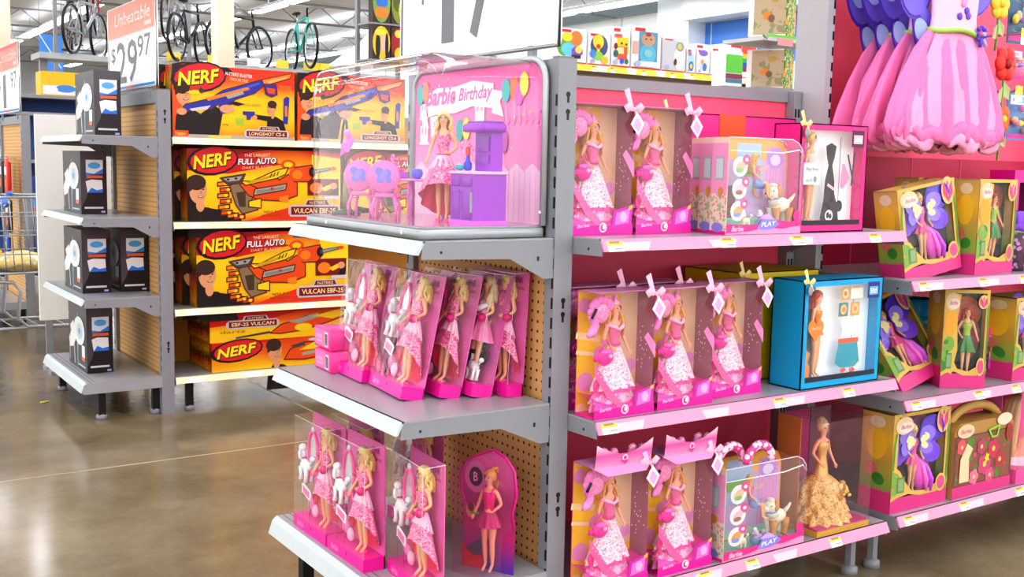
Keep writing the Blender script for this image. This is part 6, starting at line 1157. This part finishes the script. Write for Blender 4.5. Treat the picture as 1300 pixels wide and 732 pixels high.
# ------------------------------------------------------------------ infant toy shelf behind the pink gondola
t = thing('gondola_shelving', 'tall grey gondola with a yellow and white price strip under a row of infant toys', 'shelving', (0, 0, 0))
mb = MB(); mb.box(3.0, 4.95, .1, 5.6, 4.965, 2.08, PEG); mb.build('back_panel', t)
for x in (2.98, 5.58): mb = MB(); mb.box(x, 4.93, 0, x+.04, 4.98, 2.1, STEEL); mb.build('upright', t)
s = shelf(t, 3.0, 5.6, 4.5, 4.95, 2.045, M('#fbd84a', .45), h=.05, dy=.01, tg=(3.3, 3.6, 3.78, 4.1, 4.4, 4.62, 4.9, 5.12, 5.4), tape=PAPER); shelf(t, 3.0, 5.6, 4.5, 4.95, 1.55, LIP); shelf(t, 3.0, 5.6, 4.45, 4.95, .2, LIP)
legs(t, [(3.1, 4.55), (5.5, 4.55)], .17, DARK)
def toy_box(label, x0, x1, h, blobs, y=4.53, d=.2, body='#f2f2f4', top=None, z=2.0456):
    w = x1-x0-.012; t = thing('infant_toy_box', label, 'toy box', ((x0+x1)/2, y+d/2, z)); mb = MB(); mb.box(-w/2, -d/2, 0, w/2, d/2, h, M(body, .45)); mb.build('carton', t)
    mb = MB(); mb.face((-w/2, -d/2, 0), (1, 0, 0), (0, 0, 1), w, h, .0012); mb.rect(0, 0, 1, .05, RED, 1); mb.rect(.1, .88, .45, .96, RED, 1); L = 2
    for b in blobs:
        k, u, v, ru, rv, c = b
        if k == 'o': mb.oval(u, v, ru, rv, M(c, .45), L)
        else: mb.rect(u-ru, v-rv, u+ru, v+rv, M(c, .45), L)
        L += 1
    mb.oval(.2, .13, .10, .07, M('#a8b4d8', .4), L); mb.build('front_print', t)
    return t
O, Q = 'o', 'r'
toy_box('white toy box with an orange and green animal toy on the high row', 3.30, 3.58, .26, [(O, .2, .5, .25, .3, '#6ab04a'), (O, .4, .4, .3, .2, '#6ad0e8'), (O, .62, .72, .22, .22, '#f5822a'), (O, .3, .74, .18, .13, '#f2e02a'), (O, .66, .35, .2, .15, '#8a4ad0'), (O, .7, .4, .12, .1, '#f5e04a'), (Q, .62, .2, .16, .05, '#222222')])
toy_box('white toy box with a yellow telephone toy on the high toy row', 3.585, 3.81, .25, [(O, .5, .6, .4, .34, '#3a4a7a'), (O, .45, .72, .25, .22, '#f5da1a'), (Q, .45, .45, .07, .2, '#f5da1a'), (O, .45, .58, .10, .07, '#d8202a'), (O, .45, .3, .22, .13, '#8ad03a'), (O, .75, .18, .16, .12, '#f5c41a'), (O, .2, .35, .14, .12, '#3a8ad8')])
toy_box('white toy box with a striped block toy on the high toy row', 3.815, 4.01, .31, [(Q, .6, .55, .32, .2, '#f5d21a'), (Q, .58, .36, .26, .16, '#e8502a'), (Q, .45, .42, .2, .08, '#f2d8a0'), (O, .22, .34, .13, .09, '#1a6a5a'), (O, .2, .52, .1, .08, '#8a1a2a'), (O, .55, .16, .1, .07, '#2a5ad8'), (O, .8, .16, .1, .07, '#1a7a4a'), (O, .5, .6, .05, .03, '#222222'), (O, .75, .58, .05, .03, '#222222'), (Q, .3, .78, .2, .04, '#e05a5a')])
toy_box('white toy box with a blue sleeping baby toy on the high toy row', 4.015, 4.33, .335, [(Q, .56, .48, .32, .40, '#5a98b8'), (O, .55, .36, .28, .24, '#5ab8d8'), (O, .55, .70, .24, .15, '#c89a78'), (O, .55, .82, .1, .05, '#a82a2a'), (O, .47, .71, .03, .02, '#222222'), (O, .63, .71, .03, .02, '#222222'), (O, .55, .38, .14, .09, '#8ac8d0'), (Q, .12, .5, .08, .14, '#d8b0a0'), (Q, .56, .13, .32, .06, '#f2f4f6')])
toy_box('grey toy box with rounded white baby toy on the high toy row', 4.335, 4.60, .27, [(Q, .35, .5, .34, .42, '#c8cad2'), (O, .72, .42, .24, .34, '#e8e8ec'), (O, .72, .4, .16, .24, '#fbfbfb'), (O, .74, .76, .16, .14, '#9a9aa0'), (O, .72, .76, .1, .09, '#c8d05a'), (O, .55, .3, .06, .1, '#6a1a1a')], body='#dcdce2')
toy_box('small white toy box with blue ring toy on the high toy row', 4.605, 4.71, .2, [(O, .5, .5, .4, .3, '#b8d8e8'), (O, .5, .3, .3, .2, '#2a7ac8'), (O, .5, .3, .16, .1, '#f5d21a'), (O, .3, .8, .2, .1, '#9a7ad8')])
toy_box('narrow white toy box with purple lid on the high toy row', 4.715, 4.87, .205, [(O, .5, .85, .35, .12, '#8a6ad0'), (O, .5, .4, .34, .26, '#d8dce4'), (O, .6, .3, .16, .16, '#3a7ac8'), (O, .4, .5, .1, .1, '#e8a04a')])
toy_box('white toy box with yellow and red stacking toys on the high toy row', 4.875, 5.06, .23, [(O, .4, .55, .28, .14, '#f2dc2a'), (O, .4, .35, .25, .14, '#e8c81a'), (O, .7, .3, .22, .16, '#d8202a'), (O, .8, .12, .06, .04, '#222222'), (O, .3, .8, .12, .1, '#cfe4f4')])
toy_box('white toy box with blue ball and green train on the high toy row', 5.065, 5.42, .28, [(Q, .5, .45, .46, .26, '#c02a3a'), (O, .3, .5, .24, .2, '#2a9ae0'), (Q, .66, .5, .22, .10, '#2aa84a'), (Q, .66, .66, .22, .07, '#f0c01a'), (Q, .66, .38, .24, .08, '#2a4ab8'), (O, .5, .26, .05, .05, '#2a4ab8'), (O, .68, .26, .05, .05, '#2a4ab8'), (O, .86, .26, .05, .05, '#2a4ab8'), (Q, .7, .85, .24, .12, '#e8483a'), (Q, .5, .1, .46, .07, '#f4f0ec')])
for i, (x, h, lab) in enumerate(((3.45, .27, 'white toy box in the back row above the orange animal toy box'), (4.75, .26, 'white toy box in the back row behind the small blue ring toy'), (5.0, .28, 'white toy box in the back row behind the stacking toys'))): toy_box(lab, x-.1, x+.1, h, [(O, .5, .6, .3, .2, ('#f4a04a', '#a8c8f0', '#f8e8c0')[i]), (O, .5, .3, .25, .15, ('#7ab8e8', '#f0d05a', '#e8a0a0')[i])], y=4.75, d=.16)
# grass print cartons on a bracket rack
t = thing('wire_rack_shelf', 'grey wire rack holding the tall green sided cartons behind the pink gondola', 'shelving', (2.95, 2.0, 0)); 
for q in (.22, .34): mb = MB(); mb.box(q-.01, .28, 0, q+.01, .30, 2.4, STEEL); mb.build('post', t)
mb = MB(); mb.box(-.14, 0, 1.70, .36, .30, 1.72, STEEL); mb.build('lower_shelf', t)
mb = MB(); mb.box(-.14, .0, 1.965, .36, .30, 1.985, M('#c8ccd0', .4)); mb.tube([(-.12, -.01, 1.975), (-.35, -.2, 1.955)], .006, STEEL, 5); mb.add([(-.12, -.002, 1.985), (.20, -.002, 1.985), (.20, -.002, 2.0), (-.12, -.002, 2.0)], [(0, 1, 2, 3)], M('#6ad04a', .5)); mb.add([(-.03, -.004, 1.945), (.09, -.004, 1.945), (.09, -.004, 1.985), (-.03, -.004, 1.985)], [(0, 1, 2, 3)], M('#e89aa0', .5)); mb.build('upper_shelf', t)
for lab, z, h in (('tall carton with a beige field print on the lower level of the wire rack', 1.7206, .21), ('tall carton with a beige field print on the upper level of the wire rack', 2.001, .26)):
    t = thing('printed_carton', lab, 'box', (3.01, 2.13, z), -1.08); mb = MB(); mb.box(-.105, -.09, 0, .10, .09, h, M('#f4f4f0', .5)); mb.box(.1002, -.09, 0, .11, .09, h, dots('green_leaf_print', '#4a8a2a', '#d8e0b0', 50, .3, .5, second='#e8a83a')); mb.build('carton', t)
    mb = MB(); mb.face((-.105, -.09, 0), (1, 0, 0), (0, 0, 1), .205, h, .001); mb.rect(.14, .03, 1, .97, dots('beige_field', '#b8a888', '#c88a3a', 26, .12, .6, second='#8f9468'), 1); mb.oval(.5, .42, .11, .09, M('#d8862a', .5), 2); mb.oval(.62, .36, .09, .08, M('#7a5a44', .5), 3); mb.oval(.7, .75, .12, .07, M('#b89a4a', .5), 2); mb.build('front_print', t)
t = thing('green_book_box', 'bright green carton standing left of the beige printed carton', 'box', (3.30, 2.75, 1.78)); mb = MB(); mb.box(-.07, -.06, 0, .07, .06, .21, M('#f2f2ee', .5)); mb.box(-.07, -.062, .08, .07, -.06, .19, M('#62c83a', .5)); mb.box(-.07, -.062, .045, .07, -.06, .075, M('#8a2a4a', .5)); mb.box(-.07, -.062, .02, .07, -.06, .043, M('#3a7a9a', .5)); mb.build('carton', t)
t = thing('wire_rack_shelf', 'low grey rack shelf under the bright green carton', 'shelving', (3.30, 2.75, 0)); mb = MB(); mb.box(-.09, -.08, 1.765, .09, .08, 1.7795, STEEL); mb.build('shelf', t); mb = MB(); mb.box(-.01, .06, 0, .01, .08, 1.77, STEEL); mb.build('post', t)
# bright toy packs left of the large sign
t = thing('gondola_shelving', 'narrow grey shelving end with bright toy packs left of the large white sign', 'shelving', (2.66, 6.1, 0))
for q in (-.19, .19): mb = MB(); mb.box(q-.015, .1, 0, q+.015, .14, 2.9, STEEL); mb.build('upright', t)
for z in (2.10, 2.395): mb = MB(); mb.box(-.2, -.1, z, .2, .14, z+.015, STEEL); mb.build('shelf', t)
def bright(label, x, z, w, h, blobs):
    t = thing('bright_toy_pack', label, 'toy pack', (x, 6.04, z)); mb = MB(); mb.box(-w/2, -.04, 0, w/2, .04, h, M('#3a2a20', .5)); mb.build('carton', t); mb = MB(); mb.face((-w/2, -.04, 0), (1, 0, 0), (0, 0, 1), w, h, .0012)
    for i, (u, v, r, q, c) in enumerate(blobs): mb.oval(u, v, r, q, M(c, .45), i+1)
    mb.build('front_print', t)
bright('yellow and black toy pack at left on the lower level beside the large white sign', 2.58, 2.1156, .16, .27, [(.5, .5, .5, .5, '#f2d01a'), (.3, .4, .14, .4, '#1a1a1a'), (.6, .5, .14, .3, '#f2c8b0'), (.8, .4, .1, .4, '#1a1a1a'), (.4, .8, .3, .1, '#f5e04a')]); bright('red and yellow toy pack at right on the lower level beside the large white sign', 2.75, 2.1156, .16, .27, [(.5, .5, .5, .5, '#a81a1a'), (.5, .2, .3, .2, '#f2d01a'), (.4, .8, .2, .12, '#f5e04a'), (.7, .4, .12, .3, '#1a1a1a')])
bright('purple and orange toy pack at left on the upper level beside the large white sign', 2.58, 2.4106, .16, .33, [(.5, .5, .5, .5, '#8ab04a'), (.5, .82, .5, .18, '#a88ae0'), (.5, .82, .28, .1, '#e0d8f4'), (.5, .5, .34, .13, '#2a7ad8'), (.5, .25, .4, .14, '#f58a2a')]); bright('purple and yellow toy pack at right on the upper level beside the large white sign', 2.75, 2.4106, .16, .33, [(.5, .5, .5, .5, '#8a9a3a'), (.5, .82, .5, .18, '#a88ae0'), (.5, .82, .28, .1, '#e0d8f4'), (.4, .5, .3, .2, '#5a6a2a'), (.7, .35, .3, .3, '#f2d81a')])
t = thing('hanging_banner', 'white peaked fabric banner behind the left end of the display case', 'banner', (3.75, 9.0, 2.30)); mb = MB(); mb.add([(-.28, 0, .02), (.26, 0, .0), (.30, .1, .30), (.22, .02, .42), (.10, 0, .30)], [(0, 1, 2, 3, 4)], M('#f6f6fa', .5, emit=.25)); mb.add([(.22, .015, .42), (.30, .095, .30), (.26, -.005, .2)], [(0, 1, 2)], M('#b8c8f0', .5)); mb.build('cloth', t)  # cloth has a faint glow of its own added to its white
mb = MB(); mb.tube([(.22, .02, .42), (.22, .02, 2.85)], .006, GREY, 5); mb.build('cord', t)
# ------------------------------------------------------------------ bicycles on the high rack
t = thing('bicycle_rack', 'high grey display rack with yellow price tags carrying the bicycles', 'rack', (4.6, 14.0, 0)); mb = MB(); mb.box(-3.2, -.25, 2.58, 2.2, .35, 2.66, M('#b8bcc0', .5)); mb.build('deck', t)
for x in (-3.1, -1.2, .6, 2.1): mb = MB(); mb.box(x-.05, .0, 0, x+.05, .1, 2.6, STEEL); mb.build('post', t)
for i, x in enumerate((-2.2, -1.5, -.9, -.3, .15, .6, .85, 1.1)):
    mb = MB(); s = .2 if i < 5 else .26; mb.box(x, -.262, 2.66, x+s, -.25, 2.78, YEL if i % 4 != 3 else PAPER); mb.build('price_tag', t)
def bike(label, loc, rz, col, lean=0.):
    t = thing('bicycle', label, 'bicycle', loc, rz, None, lean); F = M(col, .35); r = .33
    for cx in (-.5, .52):
        mb = MB(); mb.tube([(cx+r*cos(a), 0, r+r*sin(a)) for a in [2*pi*i/32 for i in range(33)]], .022, BLACK, 7); w_ = mb.build('tyre', t)
        mb = MB(); mb.tube([(cx+(r-.03)*cos(a), 0, r+(r-.03)*sin(a)) for a in [2*pi*i/28 for i in range(29)]], .010, CHROME, 5)
        for i in range(14): a = 2*pi*i/14; mb.tube([(cx, .01*(-1)**i, r), (cx+(r-.03)*cos(a), 0, r+(r-.03)*sin(a))], .002, LGREY, 3)
        mb.tube([(cx, -.05, r), (cx, .05, r)], .018, GREY, 8); mb.build('spokes', w_)
    mb = MB(); bb = (-.07, 0, .29); st = (-.20, 0, .74); hd = (.34, 0, .76); h2 = (.37, 0, .64)
    for a, b, q in ((bb, st, .017), (bb, h2, .022), (st, hd, .019), (st, (-.5, .05, r), .010), (st, (-.5, -.05, r), .010), (bb, (-.5, .05, r), .011), (bb, (-.5, -.05, r), .011), (hd, h2, .022)): mb.tube([a, b], q, F, 7)
    mb.build('frame', t)
    mb = MB()
    for q in (-.055, .055): mb.tube([(.375, q*.6, .62), (.40, q, .55), (.50, q, .36), (.52, q, r)], .013, F, 7)
    mb.build('fork', t)
    mb = MB(); mb.tube([(.34, 0, .76), (.31, 0, .88), (.36, 0, .91)], .014, BLACK, 7); mb.tube([(.30, -.29, .93), (.36, -.12, .92), (.36, 0, .91), (.36, .12, .92), (.30, .29, .93)], .012, GREY, 7); mb.build('handlebar', t)
    mb = MB(); mb.tube([st, (-.225, 0, .86)], .012, CHROME, 6); mb.ball((-.24, 0, .88), (.13, .065, .03), BLACK); mb.build('saddle', t)
    mb = MB(); mb.tube([(-.07+.085*cos(a), .04, .29+.085*sin(a)) for a in [2*pi*i/20 for i in range(21)]], .006, GREY, 5); mb.tube([(-.07, .05, .29), (.03, .07, .16)], .009, GREY, 5); mb.tube([(-.07, -.05, .29), (-.17, -.07, .42)], .009, GREY, 5); mb.box(.0, .06, .15, .07, .15, .17, BLACK); mb.build('crankset', t)
    return t
bk = bike('teal bicycle with black tyres on the high rack behind the blaster boxes', (5.22, 13.9, 2.67), -1.68, '#3ac0b4')
for lab, loc, rz, c in (('dark bicycle on the high rack right beside the cream column', (3.55, 14.1, 2.67), .9, '#2a2a30'), ('grey bicycle on the high rack seen end on, left of the cream column', (2.75, 14.1, 2.67), 1.25, '#6a6a72'), ('silver bicycle standing left of all others on the high rack', (2.1, 14.2, 2.67), 1.0, '#b8bcc4'), ('black bicycle on the high rack left of the teal one', (4.35, 14.2, 2.67), .6, '#1c1c20')): bike(lab, loc, rz, c)
bike('red bicycle hanging high up left of the large price sign', (2.62, 16, 3.22), 1.25, '#d82a20'); bike('black bicycle hanging high up between the red one and the blue banner', (2.42, 16.6, 2.80), 1.35, '#1a1a1e'); bike('pale grey bicycle high up behind the large price sign', (3.85, 16, 3.15), 1.1, '#9a9aa4')
t = thing('bicycle_rack', 'slim grey overhead rack with hanging hooks for the red and black bicycles', 'rack', (3.1, 16.2, 0)); mb = MB(); mb.box(-1.1, -.04, 4.25, 1.2, .04, 4.32, GREY); mb.build('beam', t)
for x in (-1.0, 1.1): mb = MB(); mb.box(x-.03, -.03, 0, x+.03, .03, 4.25, GREY); mb.build('post', t)
for x in (-.6, -.3, .75): mb = MB(); mb.tube([(x, 0, 4.25), (x, 0, 3.9)], .008, BLACK, 5); mb.build('hook', t)
# blue banner, yellow box shelf at far left
t = thing('blue_banner', 'blue printed banner hanging above the aisle at upper left', 'banner', (2.78, 20, 2.85)); mb = MB(); mb.box(-.21, -.01, 0, .21, .01, .68, M('#4a90e4', .5, 0, .08, 5)); mb.face((-.21, -.01, 0), (1, 0, 0), (0, 0, 1), .42, .68, .002); mb.stroke([(0, 1), (.9, .1)], .05, M('#d8e8f8', .5), 1); mb.stroke([(.5, .2), (.6, 1)], .02, M('#7ab0f0', .5), 1); mb.stroke([(.05, .1), (.5, .5)], .03, M('#8ab8f0', .5), 1); mb.build('cloth', t); mb = MB(); mb.tube([(-.2, 0, .68), (-.2, 0, 2.35)], .006, GREY, 4); mb.tube([(.2, 0, .68), (.2, 0, 2.35)], .006, GREY, 4); mb.build('cord', t)
t = thing('gondola_shelving', 'distant grey shelving with a yellow carton on top behind the far left sign', 'shelving', (.55, 9, 0)); 
for z in (.2, .7, 1.2, 1.64, 1.80): mb = MB(); mb.box(-.75, -.25, z, .6, .25, z+.03, STEEL); mb.build('shelf', t)
for x in (-.74, .58): mb = MB(); mb.box(x-.02, .2, 0, x+.02, .25, 1.84, STEEL); mb.build('upright', t)
mb = MB(); mb.box(-.75, .22, .1, .6, .23, 1.82, M('#3a62a8', .5)); mb.build('back_panel', t)
for lab, x, z, w, h, c, c2 in (('yellow carton with white and blue lower half on the distant shelving', .65, 1.8306, .36, .22, '#f7c01a', '#e8eef8'), ('brown carton with a red and green toy print on the distant shelving', .15, 1.6706, .26, .125, '#b0764a', '#d84a3a'), ('blue and white carton on the distant shelving at far left', .0, 1.2306, .3, .3, '#3a6ac8', '#e8eef4'), ('dark blue carton low on the distant shelving', .3, .7306, .4, .35, '#2a4a98', '#c8503a')):
    t = thing('distant_carton', lab, 'box', (x, 8.9, z)); mb = MB(); mb.box(-w/2, -.14, 0, w/2, .1, h, M(c, .5)); mb.build('carton', t); mb = MB(); mb.face((-w/2, -.14, 0), (1, 0, 0), (0, 0, 1), w, h, .002); mb.rect(.04, .04, .96, .42, M(c2, .5), 1); mb.oval(.6, .3, .25, .16, M('#4a8ad8' if c != '#b0764a' else '#4ab04a', .5), 2); mb.oval(.25, .25, .16, .12, M('#f4f4f4', .5), 3); mb.build('front_print', t)
# gondola end at the far left edge, with hanging stock
t = endcap('grey endcap shelving with tan pegboard at the far left edge of the view', (-.115, 6.4+.92, 0), .92, 1.56, [], (.2, .36), depth_post=.06)
for lab, y, z, c in (('red hanging packet high on the far left pegboard', 6.62, .98, '#d82a24'), ('black hanging packet below the red one on the far left pegboard', 6.62, .70, '#1a1a1c'), ('black hanging packet high on the far left pegboard beside the red one', 6.85, .98, '#222226'), ('blue and black hanging packet low on the far left pegboard', 6.72, .42, '#2a5ac8')):
    t = thing('hanging_packet', lab, 'packet', (-.165, y, z), -pi/2); mb = MB(); mb.rbox(-.07, -.03, 0, .07, .0, .24, M(c, .4), .008, 2); mb.face((-.07, -.03, 0), (1, 0, 0), (0, 0, 1), .14, .24, .001); mb.rect(.15, .6, .85, .85, M('#e8e8ea', .4), 1); mb.oval(.5, .35, .3, .15, M('#e86a2a', .4), 1); mb.build('pouch', t); mb = MB(); mb.add([(-.07, -.015, .24), (.07, -.015, .24), (.07, -.015, .28), (-.07, -.015, .28)], [(0, 1, 2, 3)], M(c, .5)); mb.tube([(0, .045, .265), (0, -.04, .265)], .003, CHROME, 5); mb.build('header_card', t)
# white end panel beyond the grey endcap
t = thing('end_panel', 'plain white end panel standing behind the grey endcap of black boxes', 'panel', (-.03, 4.62, 0)); mb = MB(); mb.box(-.32, -.015, .31, .32, .015, 1.51, M('#f0f2ef', .5, 0, .03, 2)); mb.build('board', t)
for x in (-.27, .29): mb = MB(); mb.box(x-.02, -.01, 0, x+.02, .01, .32, STEEL); mb.box(x-.02, -.12, 0, x+.02, .12, .02, STEEL); mb.build('leg', t)
# ------------------------------------------------------------------ shopping cart
t = thing('shopping_cart', 'chrome wire shopping cart at the left edge, yellow bags inside', 'shopping cart', (-.37, 5.75, 0), .05); CW = M('#a8adb2', .3, .6)
mb = MB()
def bask(u, v, zt): return (-.30+.80*u+.03*(1-zt), -.26+.52*v+.04*(.5-v)*(1-zt)*2, .50+.50*zt)
for z in (0, .25, .5, .75, 1.): mb.tube([bask(0, 0, z), bask(1, 0, z), bask(1, 1, z), bask(0, 1, z), bask(0, 0, z)], .0045 if 0 < z < 1 else .009, CW, 5)
for i in range(17): u = i/16; mb.tube([bask(u, 0, 1), bask(u, 0, 0), bask(u, 1, 0), bask(u, 1, 1)], .003, CW, 4)
for i in range(9): v = i/8; mb.tube([bask(1, v, 1), bask(1, v, 0), bask(0, v, 0), bask(0, v, 1)], .003, CW, 4)
mb.build('basket', t)
mb = MB()
for v in (-.22, .22): mb.tube([(-.36, v, .98), (-.34, v, .52), (-.28, v, .46), (.02, v, .44), (.06, v, .38), (.04, v, .20), (.10, v, .14), (.62, v, .13)], .012, CW, 7); mb.tube([(-.40, v, .14), (.60, v, .13)], .011, CW, 7)
mb.tube([(.62, -.22, .13), (.62, .22, .13)], .011, CW, 7); mb.tube([(-.38, -.22, .14), (-.38, .22, .14)], .011, CW, 7)
for i in range(6): mb.tube([(-.3+.16*i, -.22, .14), (-.3+.16*i, .22, .14)], .004, CW, 5)
mb.build('frame', t)
mb = MB(); mb.tube([(-.36, -.26, .99), (-.36, .26, .99)], .017, M('#2a5ac0', .4), 8); mb.build('handle', t)
for x, y in ((-.36, -.22), (-.36, .22), (.56, -.2), (.56, .2)): 
    mb = MB(); mb.X = Matrix.Translation((x, y, .062)) @ Matrix.Rotation(pi/2, 4, 'X'); mb.lathe([(0, -.014), (.052, -.014), (.06, -.008), (.06, .008), (.052, .014), (0, .014)], BLACK, n=20); w_ = mb.build('wheel', t); mb = MB(); mb.tube([(x, y, .062), (x+.02, y, .135)], .010, CW, 6); mb.tube([(x, y-.02, .062), (x, y+.02, .062)], .008, CW, 6); mb.build('caster', w_)
c0 = Matrix.Translation((-.37, 5.75, 0)) @ Matrix.Rotation(.05, 4, 'Z')
for lab, x, y, z, s, c in (('yellow and white bag lying in the shopping cart, at right', .10, -.05, .565, (.19, .17, .06), '#f4d98a'), ('golden bag lying at the left in the shopping cart', -.16, -.05, .555, (.13, .15, .05), '#e8c02a'), ('blue and white plastic bag on top of the shopping cart', -.10, .0, .95, (.16, .16, .045), '#4a78d0')):
    p = c0 @ Vector((x, y, z)); t = thing('shopping_bag', lab, 'bag', p, .2); mb = MB(); mb.ball((0, 0, 0), s, dots('bag_weave_'+c, c, '#fbf6e8', 30, .35, .5), 20, 12); mb.v = [(x+.012*sin(y*40), y+.01*sin(z*60+x*30), z+.012*sin(x*37+y*23)) for x, y, z in mb.v]; mb.build('sack', t); mb = MB(); mb.tube([(s[0]*.7, 0, s[2]*.5), (s[0]*.95, .02, s[2]*1.1), (s[0]*1.05, -.02, s[2]*1.5)], [.02, .012, .02], M(c, .5), 7); mb.build('knot', t)
# a yellow scrap on the floor
t = MB(); t.add([(0, 0, .001), (.04, .01, .004), (.055, .04, .002), (.01, .045, .001)], [(0, 1, 2, 3)], M('#f2e81a', .5)); o = t.build('paper_scrap'); o.location = (-.52, 3.75, .0008); tag(o, 'small yellow paper scrap on the floor left of the grey endcap', 'litter')

# ------------------------------------------------------------------ repeats carry a shared group phrase
GROUPS = {'doll_box': 'princess doll boxes on the pink aisle shelves', 'pet_playset': 'pet playsets on the pink aisle shelves', 'collector_doll_box': 'collector doll boxes', 'fairy_doll_box': 'fairy doll boxes on the taller bay', 'blaster_box': 'blaster boxes on the cream shelves', 'black_product_box': 'black antenna boxes on the grey endcap', 'infant_toy_box': 'infant toy boxes on the high row', 'bicycle': 'bicycles on the high racks', 'toy_chair': 'toy chairs in the display case', 'price_sign': 'price signs on the endcaps', 'peg_hook': 'peg hooks right of the dresses', 'toy_flower_wand': 'toy flowers right of the dresses', 'toy_blister_pack': 'toy packs hanging at the right edge', 'ruffle_toy_bag': 'ruffled toy bags on the taller bay', 'bright_toy_pack': 'bright toy packs by the large sign', 'printed_carton': 'beige printed cartons on the wire rack', 'hanging_packet': 'packets on the far left pegboard', 'distant_carton': 'cartons on the distant shelving', 'shopping_bag': 'bags in the shopping cart', 'endcap_shelving': 'endcap shelving units', 'gondola_shelving': 'gondola shelving units', 'support_column': 'support columns', 'small_pink_box': 'small pink boxes'}
for o in COL.objects:
    if o.parent is None and 'label' in o and 'group' not in o:
        g = GROUPS.get(o.name.split('.')[0])
        if g: o['group'] = g
